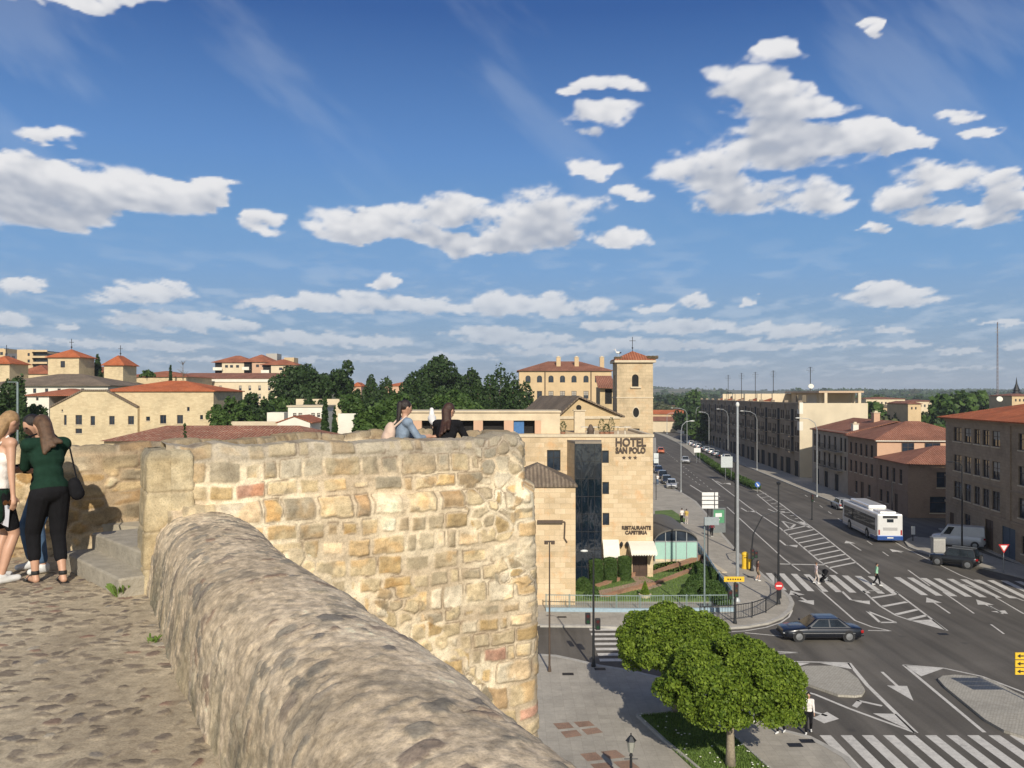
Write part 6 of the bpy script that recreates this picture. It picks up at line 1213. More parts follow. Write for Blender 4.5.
# foreground lamps of the side street
g = G(549.5, 671.5, .12); H = hgt(g, 542); t = pole_thing('street_lamp', 'slim brown lamp post with flat twin head nearest the stone wall', 'street lamp', g, H, .045, M_copper); m = MB(); m.box(-.28, .28, -.1, .1, H, H+.06); m.lathe([(.1, H-.12), (.1, H)], (-.18, 0, 0), 10); m.lathe([(.1, H-.12), (.1, H)], (.18, 0, 0), 10); m.build('lamp_head', M_copper, t)
g = G(593.5, 666.5, .12); H = hgt(g, 556); t = pole_thing('traffic_light', 'tall lamp pole with pedestrian signal at the side street crossing', 'traffic light', g, H, .06, M_blk); m = MB(); m.tube([(0, 0, H), (-.12, 0, H+.25), (-.4, 0, H+.3)], .035, 8); m.build('arm', M_blk, t); m = MB(); m.ell((-.5, 0, H+.28), (.22, .1, .07), 10); m.build('lamp_head', M_lamp, t)
def signal(parent, x, z, three=True, ang=0, y=-.12):
    k = 3 if three else 2; m = MB(); m.box(x-.14, x+.14, y-.12, y+.12, z, z+.3*k); b_ = m.build('signal_head', M_black, parent, bevel=.02)
    for i in range(k): m = MB(); m.lathe([(.09, y-.125), (.09, y-.115)], (x, 0, z+.15+.3*i), 12, 'y'); m.build('signal_lens', plain('lens_'+('green', 'amber', 'red')[i if k == 3 else i*2], ((.01, .05, .02), (.07, .04, .01), (.07, .012, .012))[i if k == 3 else i*2], .3), b_)
    return b_
signal(t, .22, H*.34, False); signal(t, -.3, H*.38, False, y=.1)
g = G(631, 800, .12); H = hgt(g, 752); t = pole_thing('lantern', 'old style black lantern post at the bottom edge of the plaza', 'street lantern', g, H, .06, M_blk); m = MB(); m.lathe([(.10, H), (.17, H+.42), (.10, H+.43)], n=6); m.build('lantern_glass', plain('lantern_pane', (.30, .30, .26), .2), t); m = MB(); m.lathe([(.21, H+.42), (.08, H+.58), (.03, H+.62), (.02, H+.70)], n=6); m.build('lantern_cap', M_blk, t)
m = MB(); m.tube([(-.25, 0, H-.25), (0, 0, H-.25), (.25, 0, H-.25)], .02, 6); m.ell((0, 0, H-.12), .07, 8); m.build('crossbar', M_blk, t)
# black masts
g = G(735.5, 551, .12); pole_thing('mast', 'slim black mast beside the tall silver lamp post', 'mast', g, hgt(g, 462), .09, M_blk)
g = G(778.5, 604, .12); H = hgt(g, 484); t = pole_thing('mast', 'black mast with round no entry sign on the rounded corner', 'mast', g, H, .07, M_blk); zz = hgt(g, 585.5); m = MB(); m.lathe([(.30, -.12), (.30, -.09)], (0, 0, zz), 20, 'y'); s_ = m.build('round_sign', M_red, t); m = MB(); m.box(-.2, .2, -.13, -.121, zz-.05, zz+.05); m.build('bar', M_wht, s_); m = MB(); m.lathe([(.12, H-.05), (.16, H+.1), (.03, H+.18)], n=10); m.build('cap', M_blk, t)
# arched traffic light
g = G(752, 571, .12); H = hgt(g, 546); t = pole_thing('traffic_light', 'arched arm traffic light next to the yellow post box', 'traffic light', g, H, .07, M_blk); x1 = (781-752)/F*g.y; z1 = hgt(g, 512.5); m = MB(); m.tube([(0, 0, H*.98), (.1, 0, H+1.0), (x1*.35, 0, z1-.35), (x1*.7, 0, z1), (x1, 0, z1+.02)], [.06, .06, .05, .045, .04], 8); m.build('arm', M_blk, t); signal(t, 0, H-1.1, True, y=-.15); signal(t, .3, H-1.0, False)
g = G(735, 623.5, .12); H = hgt(g, 582); t = pole_thing('traffic_light', 'black traffic light under the yellow direction sign', 'traffic light', g, H, .06, M_blk); signal(t, 0.03, H-.95, True, y=-.15); signal(t, -.35, H-1.1, False); m = MB(); zz = H+.02; m.box(-.72, .60, -.03, .03, zz, zz+.33); s_ = m.build('direction_sign', M_yel, t); m = MB(); [m.box(-.5+.16*i, -.5+.16*i+.09, -.036, -.031, zz+.11, zz+.11+.1) for i in range(6)]; m.build('sign_print', M_black, s_)
# mid avenue: signal, blue sign, signs and boards
g = G(812, 520, 0); H = hgt(g, 508); t = pole_thing('traffic_light', 'small traffic light with side arm on the avenue before the bus', 'traffic light', g, 3.0, .06, M_blk); signal(t, 0, 2.2); m = MB(); m.bar((0, 0, 3.0), (-1.2, 0, 3.25), .05); m.build('arm', M_blk, t)
def roundsign(g, H, R_, mat, name, label, cat='road sign', symbol=None):
    t = pole_thing(name, label, cat, g, H, .035, M_steel, base=False); m = MB(); m.lathe([(R_, -.06), (R_, -.04)], (0, 0, H), 20, 'y'); s_ = m.build('sign_face', mat, t)
    if symbol: symbol(s_, H)
    return t
def arrow_symbol(s_, H): m = MB(); m.add([(-.22, -.065, H+.2), (-.12, -.065, H+.26), (.1, -.065, H-.05), (.2, -.065, H+.02), (.2, -.065, H-.3), (-.12, -.065, H-.22), (0, -.065, H-.14)], [(0, 1, 2, 3, 4, 5, 6)]); m.build('arrow_symbol', M_wht, s_)
g = G(757.5, 492.5, .12); roundsign(g, hgt(g, 484.5), .42, M_blue, 'keep_right_sign', 'blue round keep right sign at the tip of the hedge', symbol=arrow_symbol)
def board(name, label, g, ytop, ybot, x0p, x1p, px, mat, slats=0, cat='sign', back=None):
    t = thing(name, label, cat, g); z1, z0 = hgt(g, ytop), hgt(g, ybot); a, b = (x0p-px)/F*g.y, (x1p-px)/F*g.y
    for xx in ((a*.6+b*.4), (a*.1+b*.9)) if slats == 0 else ((a+b)/2,): m = MB(); m.tube([(xx, .06, 0), (xx, .06, z1-.05)], .05, 8); m.build('post', M_steel if slats == 0 else M_blk, t)
    if slats:
        h = (z1-z0)/slats
        for i in range(slats): m = MB(); m.box(a, b, -.03, .03, z0+h*i+.05, z0+h*(i+1)-.03); m.build('sign_panel', mat, t)
    else: m = MB(); m.box(a, b, -.03, .03, z0, z1); m.build('sign_panel', mat, t)
    return t
t = board('direction_sign', 'white four panel direction sign on a black post above the kiosk', G(710, 560, .12), 492, 509, 702, 714, 710, M_wht, 4); g = G(710, 560, .12); m = MB()
for i in range(4): z1, z0 = hgt(g, 492), hgt(g, 509); h = (z1-z0)/4; m = MB(); m.box((715-710)/F*g.y, (718-710)/F*g.y, -.03, .03, z0+h*i+.05, z0+h*(i+1)-.03); m.build('sign_panel', M_wht, t)
board('traffic_board', 'plain grey white back of a traffic board on the hedge', G(728, 480, .12), 456.5, 467.5, 721, 732.5, 728, plain('board_back', (.5, .54, .54))); board('traffic_board', 'small white board on the reservation far up the avenue', G(698, 463, .12), 448, 452.5, 694, 700.5, 698, M_wht)
board('grey_sign', 'narrow white panel sign by the parked cars at the bell tower foot', G(655, 500, .12), 453, 463.5, 653.8, 658.5, 655, plain('sign_pale', (.6, .64, .64)), 2)
g = G(704.5, 621, .12); H = hgt(g, 517); t = pole_thing('sign_pole', 'slim grey pole with edge-on panel beside the garden corner', 'pole', g, H, .055, M_green); m = MB(); m.box(-.05, .9, -.25, -.1, H-.5, H+.02); m.build('edge_panel', plain('panel_back', (.28, .32, .33)), t)
# kiosk with poster
g = G(718.5, 532.5, .12); t = thing('advertising_column', 'grey advertising panel with green poster on the pavement', 'advertising panel', g, R(12)); w = .75; m = MB(); m.box(-w, w, -.15, .15, .0, 1.0); m.box(-w, -w+.12, -.16, .16, 1.0, 2.5); m.box(w-.12, w, -.16, .16, 1.0, 2.5); m.box(-w, w, -.17, .17, 2.5, 2.65); m.box(-w+.12, w-.12, -.05, .05, 1, 2.5); m.build('frame', plain('kiosk_grey', (.16, .18, .18)), t); m = MB(); m.box(-w+.12, w-.12, -.08, -.055, 1.05, 2.45); s_ = m.build('poster', plain('poster_green', (.10, .30, .16), .4), t); m = MB(); m.box(-.4, .35, -.09, -.081, 1.7, 2.1); m.box(-.4, .1, -.09, -.081, 1.35, 1.45); m.build('poster_print', M_wht, s_)
# yellow post box
g = G(745, 568.5, .12); t = thing('post_box', 'yellow post box on the pavement by the arched traffic light', 'post box', g); m = MB(); m.lathe([(.30, 0), (.30, .12), (.26, .14), (.26, 1.15), (.30, 1.18), (.30, 1.25), (.22, 1.38), (.05, 1.44)], n=18); m.build('body', M_yel, t); m = MB(); m.box(-.14, .14, -.28, -.25, .95, 1.0); m.build('slot', M_black, t)
g = G(750, 570, .12); t = thing('yellow_bin', 'second narrower yellow box right beside the post box', 'box', g); m = MB(); m.box(-.16, .16, -.16, .16, .1, .95); m.build('body', M_yel, t, bevel=.03); m = MB(); m.box(-.05, .05, -.05, .05, 0, .1); m.build('foot', M_blk, t)
# bench or cabinet items on the right
g = G(938, 557, .12); t = thing('street_cabinet', 'grey upright street cabinet behind the dark off-roader', 'cabinet', g); m = MB(); m.box(-.55, .55, -.3, .3, 0, 1.75); m.build('body', M_grey if False else plain('cabinet_grey', (.42, .41, .38)), t, bevel=.03); m = MB(); m.box(-.6, .6, -.35, .35, 1.75, 1.85); m.build('lid', M_steel, t); m = MB(); m.box(-.45, .45, -.32, -.301, .2, 1.55); m.build('door', plain('cabinet_door', (.36, .35, .33)), t)
board('parking_sign', 'small white upright sign on the pavement tip behind the bus', G(913, 541, .12), 526, 535, 911.3, 915, 913, M_wht, 1)
g = G(1003.5, 573, .12); H = hgt(g, 548); t = pole_thing('give_way_sign', 'red and white give way triangle on a pole at the right pavement', 'road sign', g, H, .035, M_steel, base=False); m = MB(); m.xprism([(-.46, H+.32), (.46, H+.32), (0, H-.42)], -.07, -.05); s_ = m.build('sign_face', M_red, t); m = MB(); m.xprism([(-.29, H+.22), (.29, H+.22), (0, H-.24)], -.08, -.071); m.build('sign_centre', M_wht, s_)
g = G(962, 556, .12); H = hgt(g, 466); t = pole_thing('street_lamp', 'dark lamp post in front of the corner building', 'street lamp', g, H, .07, M_blk); m = MB(); m.tube([(0, 0, H), (-.3, 0, H+.3), (-.9, 0, H+.4)], .04, 6); m.build('arm', M_blk, t); m = MB(); m.ell((-1.1, 0, H+.38), (.3, .12, .07), 10); m.build('lamp_head', M_blk, t)
g = G(892, 528, .12); H = hgt(g, 470); pole_thing('mast', 'thin dark mast against the low brick annex', 'mast', g, H, .06, M_blk)
# yellow direction sign at the right edge
gs_ = Vector((24.9, 40.5, .13)); t = thing('arrow_sign', 'three stacked yellow arrow signs at the right picture edge', 'direction sign', gs_); 
for i in range(3):
    a = (1015-1024.)/F*40.5-.55; z1 = ZZ(652.5+i*7.7, 40.5)-.13; m = MB(); xl = XX(1015, 40.5)-gs_.x; m.box(xl, xl+1.5, -.03, .03, z1-.31, z1); s_ = m.build('sign_panel', M_yel, t); m = MB(); y_ = -.036; zc_ = z1-.155; m.add([(xl+.08, y_, zc_), (xl+.24, y_, zc_+.1), (xl+.24, y_, zc_+.03), (xl+.4, y_, zc_+.03), (xl+.4, y_, zc_-.03), (xl+.24, y_, zc_-.03), (xl+.24, y_, zc_-.1)], [(0, 6, 5, 4, 3, 2, 1)]); m.build('arrow_symbol', M_black, s_)
m = MB(); m.tube([(.35, .08, 0), (.35, .08, 2.9)], .05, 8); m.build('post', M_steel, t)
# ---- railings
def rail(name, label, pts, H, mat, z=.12, step=.14, post=1.6, cat='railing', w=.02, panel=None, toph=.05):
    t = thing(name, label, cat, (0, 0, 0)); m = MB(); P = [Vector((p[0], p[1], z)) for p in pts]; up_ = Vector((0, 0, 1)); bars = MB(); posts = []
    for a, b in zip(P[:-1], P[1:]):
        m.bar(a+up_*H, b+up_*H, toph, toph); m.bar(a+up_*.12, b+up_*.12, .03, .03); L = (b-a).length; n = max(1, int(L/step))
        for k in range(n): p = a.lerp(b, (k+.5)/n); bars.bar(p+up_*.12, p+up_*H, w)
        n2 = max(1, round(L/post)); posts += [a.lerp(b, k/n2) for k in range(n2)]
    m.build('rail', mat, t); o = bars.build('bars', mat, t)
    for p in posts + [P[-1]]: k = MB(); k.tube([p, p+up_*(H+.08)], .035, 8); k.build('post', mat, t)
    return t
rail('garden_fence', 'long grey green railing in front of the hotel garden', [G(546, 611), G(640, 612), G(733, 611)], 1.0, plain('fence_green', (.26, .33, .31), .5, .3), step=.16)
m = MB(); A = G(546, 612.5); B = G(640, 613.2); C_ = G(735, 612.5); 
for p, q in ((A, B), (B, C_)): m.bar(p+Vector((0, -.12, .2)), q+Vector((0, -.12, .2)), .22, .32)
tag(m.build('low_wall', plain('pale_blue_wall', (.30, .40, .46), .8)), 'low pale blue wall at the foot of the garden railing', 'wall')
rail('corner_railing', 'black curved guard railing round the pavement corner', [G(700, 624), G(718, 623), G(735, 622), G(752, 619.5), G(766, 614.5), G(777, 607), G(781, 600), G(780, 593), G(775, 588)], 1.0, M_blk, step=.2, post=1.8)
t = rail('blue_railing', 'blue panelled railing running from the garden corner to the glasshouse', [G(731, 603), G(716, 583), G(704, 563.5), G(692, 546.5)], 1.0, M_bluer, step=.5); m = MB()
for a, b in (((731, 603), (716, 583)), ((716, 583), (704, 563.5)), ((704, 563.5), (692, 546.5))): m.bar(G(*a)+Vector((0, 0, .62)), G(*b)+Vector((0, 0, .62)), .02, .75)
m.build('panel', plain('blue_panel_glass', (.10, .20, .32), .15), t)
# ---- arched glasshouse
YG2 = 76.5; gx0, gx1 = XX(654.5, YG2), XX(697.5, YG2); Wg = gx1-gx0; t = thing('glasshouse', 'arched roof glasshouse with pale green lower panels beside the hotel', 'glasshouse', (gx0, YG2, .12)); zs_ = ZZ(541, YG2)-.12; zr2 = ZZ(529, YG2)-.12; hb = ZZ(559, YG2)-.12
arc = [(Wg/2-Wg/2*math.cos(a), zs_+(zr2-zs_)*math.sin(a)) for a in np.linspace(0, PI, 17)]
m = MB(); 
for (x0, z0), (x1, z1) in zip(arc[:-1], arc[1:]): m.poly([(x0, -.15, z0+.02), (x1, -.15, z1+.02), (x1, 9.5, z1+.02), (x0, 9.5, z0+.02)]); m.poly([(x0, -.15, z0+.02), (x0, -.15, z0-.12), (x1, -.15, z1-.12), (x1, -.15, z1+.02)])
m.build('roof', plain('lead_roof', (.11, .105, .095), .7, var=.15), t); m = MB(); m.poly([(x, .02, z) for x, z in arc][::-1]); m.build('arch_glass', M_pane, t); m = MB(); m.poly([(0, 9.4, 0), (Wg, 9.4, 0), (Wg, 9.4, zs_), (0, 9.4, zs_)]); m.build('back_glass', M_pane, t); m = MB(); m.poly([(0, 0, 0), (Wg, 0, 0), (Wg, 0, hb), (0, 0, hb)]); m.poly([(Wg, 0, 0), (Wg, 9.4, 0), (Wg, 9.4, hb), (Wg, 0, hb)]); m.build('wall', M_trim, t)
m = MB(); m.box(.05, Wg-.05, -.02, .02, hb, zs_-.06); m.box(Wg-.04, Wg, .0, 9.4, hb, zs_-.06); m.build('green_panels', plain('pale_green_blind', (.36, .58, .50), .35, var=.05), t)
for x in np.linspace(0.03, Wg-.03, 5): m = MB(); top_ = zs_+(zr2-zs_)*math.sqrt(max(0, 1-((x-Wg/2)/(Wg/2))**2)); m.box(x-.035, x+.035, -.06, .0, 0, top_); m.build('mullion', M_steel, t)
m = MB(); m.box(0, Wg, -.07, .02, zs_-.08, zs_); m.build('transom', M_steel, t)
pavement(GP([(655, 512), (672, 511), (688, 522), (680, 524), (655, 524)]), 'lawn', M_grass, z=.16)
pavement([Vector(v) for v in ((11.6, 72, 0), (18, 72, 0), (17.6, 79, 0), (11.6, 79, 0))], 'glasshouse_plinth', M_trim, z=.2)
# bridge parapets at the far end and kerb blocks
m = MB(); P = [G(703, 442), G(692, 436.5), G(680, 433), G(669, 430.5), G(662, 429)]
for a, b in zip(P[:-1], P[1:]): m.bar(a+Vector((0, 0, .6)), b+Vector((0, 0, .6)), .4, 1.2)
tag(m.build('bridge_parapet_wall', M_white), 'curving white parapet at the far end of the avenue', 'parapet')
for i, (px, Y, w, yt, yb, mt, lb) in enumerate(((663, 400, 6.5, 417, 430, M_ocher, 'small yellow building at the far end of the avenue'), (673, 390, 9, 420, 429, plain('green_shed', (.35, .48, .42)), 'pale green shed at the far end of the avenue'), (679, 600, 12, 409.5, 416, M_salmon, 'pink house on the slope beyond the bridge'))):
    r_ = thing('far_shed', lb, 'building', (XX(px, Y), Y, -.5)); m = MB(); ww = w/F*Y/2; h = ZZ(yt, Y)+.5; m.box(-ww, ww, 0, 8, 0, h); m.build('wall', mt, r_); roof(r_, hip, M_t_br if i != 1 else M_t_gy, -ww, ww, 0, 8, h, 1.2, over=.3)
r = thing('lamp_pole', 'thin green pole among the trees at the left edge', 'pole', (XX(17.5, 60), 60, 0)); m = MB(); m.tube([(0, 0, 0), (0, 0, ZZ(382, 60))], .07, 8); m.build('pole', M_green, r); m = MB(); m.bar((-.7, 0, ZZ(382, 60)), (0, 0, ZZ(382, 60)), .05); m.build('arm', M_green, r)
# manhole covers
for i, (px, py) in enumerate(((795, 745), (807, 741), (568, 674), (600, 669), (562, 617), (751, 577), (943, 634))):
    g = G(px, py, 0.126 if py > 700 or i in (2, 3, 4, 5) else .008); m = MB(); m.box(-.3, .3, -.2, .2, 0, .006); o = m.build('drain_cover', M_black, loc=g); tag(o, ['iron cover, left of a pair by the kerb near the round trees', 'iron cover, right of a pair by the kerb near the round trees', 'small iron cover at the foot of the slim brown lamp', 'small iron cover near the crossing signal pole', 'iron cover on the pavement below the garden wall', 'iron cover next to the walking woman', 'iron drain cover in the roadway on the right'][i], 'drain cover')
# ================================================================== VEHICLES
def paint(name, c): return plain('paint_'+name, c, .28, .15, .6, var=.04, scale=2, coat=.7)
M_tyre = plain('tyre', (.02, .02, .02), .85); M_rim = plain('rim', (.45, .46, .47), .3, .8); M_cglass = glass('car_glass', (.015, .02, .025), .05); M_hl = plain('headlight', (.6, .62, .62), .12); M_tl = plain('taillight', (.35, .01, .01), .2); M_plastic = plain('black_plastic', (.02, .02, .022), .6); M_plate = plain('number_plate', (.7, .7, .66), .5)
def wheel(parent, x, y, r, w=.2):
    s = 1 if y > 0 else -1; m = MB(); m.lathe([(r*.62, -w/2), (r*.93, -w/2), (r, -w/2+.03), (r, w/2-.03), (r*.93, w/2), (r*.62, w/2)], (x, y, r), 22, 'y'); wh = m.build('wheel', M_tyre, parent, smooth=False)
    m = MB(); yo = y+s*(w/2+.004)
    m.lathe([(.02, -.01), (r*.62, -.015), (r*.64, .012), (.05, .022), (.02, .024)] if s > 0 else [(.02, -.024), (.05, -.022), (r*.64, -.012), (r*.62, .015), (.02, .01)], (x, yo, r), 20, 'y'); m.build('rim', M_rim, wh)
    return wh
def car(label, loc, rz, L=4.6, W=1.78, H=1.44, mat=None, kind='sedan', group=None, name=None, cat='car'):
    t = thing(name or 'car', label, cat, loc, rz, group); w = W/2; r = .32 if kind != 'suv' else .37; zb = .2 if kind != 'suv' else .32; belt = H*.60 if kind != 'van' else 1.15
    hoodf, trunk = {'sedan': (.74, .86), 'hatch': (.78, .98), 'estate': (.74, .98), 'suv': (.98, 1.02), 'van': (.98, 1.0)}[kind]
    if kind == 'sedan': xA, xB, xC, xD = L*.22, L*.06, -L*.20, -L*.36
    elif kind in ('hatch',): xA, xB, xC, xD = L*.26, L*.08, -L*.36, -L*.47
    elif kind == 'estate': xA, xB, xC, xD = L*.22, L*.07, -L*.40, -L*.485
    elif kind == 'suv': xA, xB, xC, xD = L*.20, L*.10, -L*.43, -L*.465
    else: xA, xB, xC, xD = L*.34, L*.20, -L*.485, -L*.497
    def ztop(x):
        u = x/L
        if x > xA: q = (x-xA)/(L/2-xA); return belt - (.05 if kind == 'suv' else .13)*q - .05*q**3 if kind != 'van' else belt - .16*q
        if x < xD: q = (xD-x)/(L/2+xD+1e-6); return belt - (1-trunk)*belt*q*.6 + .02
        return belt
    def wid(x): u = abs(x)/(L/2); return w*(1-.20*max(0, (u-.72)/.28)**2.2)
    xs = [-.5, -.49, -.465, -.42, -.36, -.3, -.2, -.1, 0, .1, .2, .26, .32, .38, .43, .47, .49, .5]; rows = []
    for u in xs:
        x = u*L; ww = wid(x); zt = ztop(x); e = abs(u) > .485; zl = zb + (.14 if abs(u) > .47 else 0); k = .90 if e else 1
        zt2 = zt - (.10 if abs(u) >= .5 else .03 if abs(u) > .48 else 0)
        half = [(0, zl), (ww*.90*k, zl), (ww*.99*k, zl+.10), (ww*k, zb+(zt2-zb)*.5), (ww*.975*k, zt2-.10), (ww*.92*k, zt2-.02), (ww*.80*k, zt2+.008), (0, zt2+.03)]
        rows.append([(x, y, z) for y, z in half] + [(x, -y, z) for y, z in half[::-1][1:-1]])
    m = MB(); n = len(rows[0]); m.add([p for q in rows for p in q], [(i*n+j, (i+1)*n+j, (i+1)*n+(j+1) % n, i*n+(j+1) % n) for i in range(len(rows)-1) for j in range(n)] + [tuple(range(n)), tuple(range((len(rows)-1)*n, len(rows)*n))[::-1]])
    wb, wr = w*.90, w*.70 if kind not in ('van', 'suv') else w*.80; zr = H-.03
    A, B, C, D = (xA, wb, belt-.02), (xB, wr, zr), (xC, wr, zr), (xD, wb, belt-.02); mir = lambda p: (p[0], -p[1], p[2])
    bd = m.build('body', mat, t, smooth=False, fix=True, bevel=0); me = bd.data; me.polygons.foreach_set('use_smooth', [True]*len(me.polygons)); 
    g = MB(); xm = (xB+xC)/2; vs = [A, B, C, D, mir(A), mir(B), mir(C), mir(D), (xB, 0, H), (xC, 0, H), (xA, 0, belt+.0), (xD, 0, belt+.0)]
    g.add(vs, [(0, 3, 2, 1), (4, 5, 6, 7), (1, 2, 9, 8), (8, 9, 6, 5), (0, 1, 8, 10), (10, 8, 5, 4), (3, 11, 9, 2), (11, 7, 6, 9)]); g.build('cabin', mat, t, fix=True, bevel=.05)
    def bil(p, q, r_, s_, u, v, off): 
        p, q, r_, s_ = map(Vector, (p, q, r_, s_)); nn = (q-p).cross(s_-p).normalized(); return (p*(1-u)+q*u)*(1-v)+(s_*(1-u)+r_*u)*v + nn*off
    segs = {'sedan': ((.10, .50), (.54, .90)), 'hatch': ((.12, .48), (.52, .88)), 'estate': ((.10, .40), (.44, .70), (.74, .95)), 'suv': ((.10, .42), (.46, .74), (.78, .95)), 'van': ((.06, .22),)}[kind]
    for sg in (1, -1):
        P4 = [D, A, B, C] if sg == 1 else [mir(A), mir(D), mir(C), mir(B)]
        for a, b in segs:
            ua, ub = (1-b, 1-a) if sg == 1 else (a, b); m = MB(); m.poly([bil(*P4, u, v, -.012)*1 for u, v in ((ua, .12), (ub, .12), (ub, .88), (ua, .88))][::-1 if sg == 1 else 1]); o = m.build('side_window', M_cglass, t)
    for nm, P4 in (('windscreen', [A, mir(A), mir(B), B]), ('rear_window', [mir(D), D, C, mir(C)])):
        if kind == 'van' and nm == 'rear_window': continue
        q = [bil(*P4, u, v, o_) for o_ in (.03, -.03) for u, v in ((.07, .10), (.93, .10), (.93, .90), (.07, .90))]; nv = (Vector(P4[1])-Vector(P4[0])).cross(Vector(P4[3])-Vector(P4[0])).normalized(); out_ = nv if (nv.x > 0) == (nm == 'windscreen') else -nv
        m = MB(); m.poly([bil(*P4, u, v, 0)+out_*.022 for u, v in ((.07, .10), (.93, .10), (.93, .90), (.07, .90))]); m.build(nm, M_cglass, t)
    xw = L*.31
    for sx in (1, -1):
        for sy in (1, -1):
            m = MB(); ya = sy*(wid(sx*xw)+.004); m.lathe([(.01, -.01), (r*1.17, -.01), (r*1.17, .01), (.01, .01)], (sx*xw, ya-sy*.006, r+.01), 20, 'y'); m.build('wheel_arch', M_plastic, t); wheel(t, sx*xw, sy*(wid(sx*xw)-.07), r)
    for sy in (1, -1):
        zf = ztop(L*.49)-.17; m = MB(); m.ell((L*.478, sy*w*.62, zf), (.09, .19, .075), 10); m.build('headlight', M_hl, t); m = MB(); zr_ = ztop(-L*.49)-.2; m.box(-L*.5-.012, -L*.46, sy*w*.72-.13*1, sy*w*.72+.13, zr_-.08, zr_+.09); m.build('taillight', M_tl, t, bevel=.02)
        m = MB(); m.ell((xA-.18, sy*(w+.10), belt+.07), (.07, .10, .07), 8); m.build('wing_mirror', mat, t)
    m = MB(); m.box(L*.5-.03, L*.5+.012, -.45, .45, zb+.22, zb+.36); m.build('grille', M_plastic, t); m = MB(); m.box(-L*.5-.02, -L*.5+.01, -.26, .26, zb+.28, zb+.39); m.build('number_plate', M_plate, t); m = MB(); m.box(-L*.5-.03, -L*.46, -w*.85, w*.85, zb+.10, zb+.22); m.build('bumper', M_plastic if kind in ('suv', 'van') else mat, t, bevel=.03)
    return t
P_black = paint('navy_black', (.006, .008, .014)); P_silver = paint('silver', (.42, .43, .44)); P_white = paint('white', (.72, .72, .70)); P_dark = paint('dark_grey', (.009, .010, .012)); P_blue = paint('dark_blue', (.02, .035, .08)); P_orange = paint('orange', (.62, .14, .03)); P_red = paint('red', (.35, .02, .02)); P_greydk = paint('anthracite', (.03, .032, .035))
s_ = car('glossy dark blue saloon crossing the junction to the left', (18.95, 53.1, .008), R(180), 4.9, 1.8, 1.38, P_black, 'sedan', name='saloon_car')
for sy in (1, -1): m = MB(); m.box(-1.9, 1.9, sy*.9-.012, sy*.9+.012, .50, .535); m.build('side_trim', M_rim, s_)
car('silver estate car driving ahead of the bus near the right kerb', G(841, 508.5, .008), R(84), 4.5, 1.76, 1.48, P_silver, 'estate', name='estate_car')
sv = car('dark off-road car with spare wheel on its tailgate', G(955, 566, .008), R(138), 3.9, 1.66, 1.66, P_dark, 'suv', name='off_road_car')
m = MB(); m.lathe([(.02, -.10), (.30, -.10), (.34, -.07), (.34, .07), (.30, .10), (.02, .10)], (-2.07, 0, .90), 22, 'x'); q_ = m.build('spare_wheel', M_tyre, sv); m = MB(); m.lathe([(.02, -.13), (.2, -.12), (.24, -.10), (.24, -.09)][::-1], (-2.07, 0, .90), 18, 'x'); m.build('rim', M_rim, q_)
m = MB(); [m.bar((.4, y, 1.68), (-1.6, y, 1.68), .04) for y in (-.62,)]; m.build('roof_rail', M_steel, sv); m = MB(); m.bar((.4, .62, 1.68), (-1.6, .62, 1.68), .04); m.build('roof_rail', M_steel, sv)
car('white delivery van parked in the shade beside the corner building', (43.9, 84.6, .125), R(150), 4.7, 1.8, 2.1, paint('van_white', (.62, .63, .63)), 'van', name='van', cat='van')
car('orange car coming down the avenue beside the hotel tower', (38.4, 222, .008), R(-97), 4.2, 1.76, 1.5, P_orange, 'hatch', name='hatchback_car'); car('silver car coming down the avenue beside the central kerb', (38.3, 190, .008), R(-98), 4.4, 1.76, 1.45, P_silver, 'sedan', name='saloon_car')
pk = [((26.6, 138.5), P_silver, 'silver parked car nearest the viewer in the kerbside row'), ((27.0, 145), P_greydk, 'second parked car of the kerbside row, anthracite'), ((27.9, 154), P_dark, 'third parked car of the kerbside row, dark grey'), ((28.9, 164.5), P_blue, 'fourth parked car of the kerbside row, dark blue'), ((30.2, 177.5), P_greydk, 'fifth parked car of the kerbside row, farthest of the five')]
base_ = None
for (x, y), mt, lb in pk: car(lb, (x-.9, y, .008), R(84 if y > 140 else 80)+PI, 4.2, 1.74, 1.46, mt, 'hatch', 'cars parked along the left kerb')
for i in range(9):
    Y = 198+i*7.4; mt = [P_white, P_dark, P_silver, P_white, P_silver, P_greydk, P_white, P_silver, P_white][i]
    car(f'{["first","second","third","fourth","fifth","sixth","seventh","eighth","ninth"][i]} {["white","dark","silver","white","silver","black","white","silver","white"][i]} car in the shaded row beyond the hedge', (fx(Y)-5.6, Y, .008), R(86), 4.2, 1.74, 1.45, mt, 'hatch', 'cars parked in the shade of the apartment row')
# bus
bs = thing('bus', 'white city bus with blue lower band and roof pod seen from behind', 'bus', (38.75, 92.9, .008), R(85)); L, W_, H = 12.0, 2.5, 2.95; P_bus = paint('bus_white', (.78, .78, .76)); P_busb = paint('bus_blue', (.02, .08, .30)); m = MB(); m.box(-L/2, L/2, -W_/2, W_/2, .62, H); m.build('body', P_bus, bs, bevel=.14)
m = MB(); m.box(-L/2+.02, L/2-.05, -W_/2+.02, W_/2-.02, .28, .66); m.build('skirt', P_bus, bs, bevel=.03)
m = MB(); m.box(-L/2-.035, -L/2+.5, -W_/2-.012, W_/2+.012, .30, .78); m.build('blue_band', P_busb, bs, bevel=.05); m = MB(); m.box(-L/2+.5, -L/2+2.2, W_/2-.01, W_/2+.012, .30, .62); m.build('blue_side', P_busb, bs)
m = MB(); m.box(-2.2, 4.2, -.95, .95, H-.02, H+.42); m.build('roof_pod', P_bus, bs, bevel=.18); m = MB(); m.box(-5.4, -3.2, -.8, .8, H-.02, H+.16); m.build('roof_unit', P_bus, bs, bevel=.06)
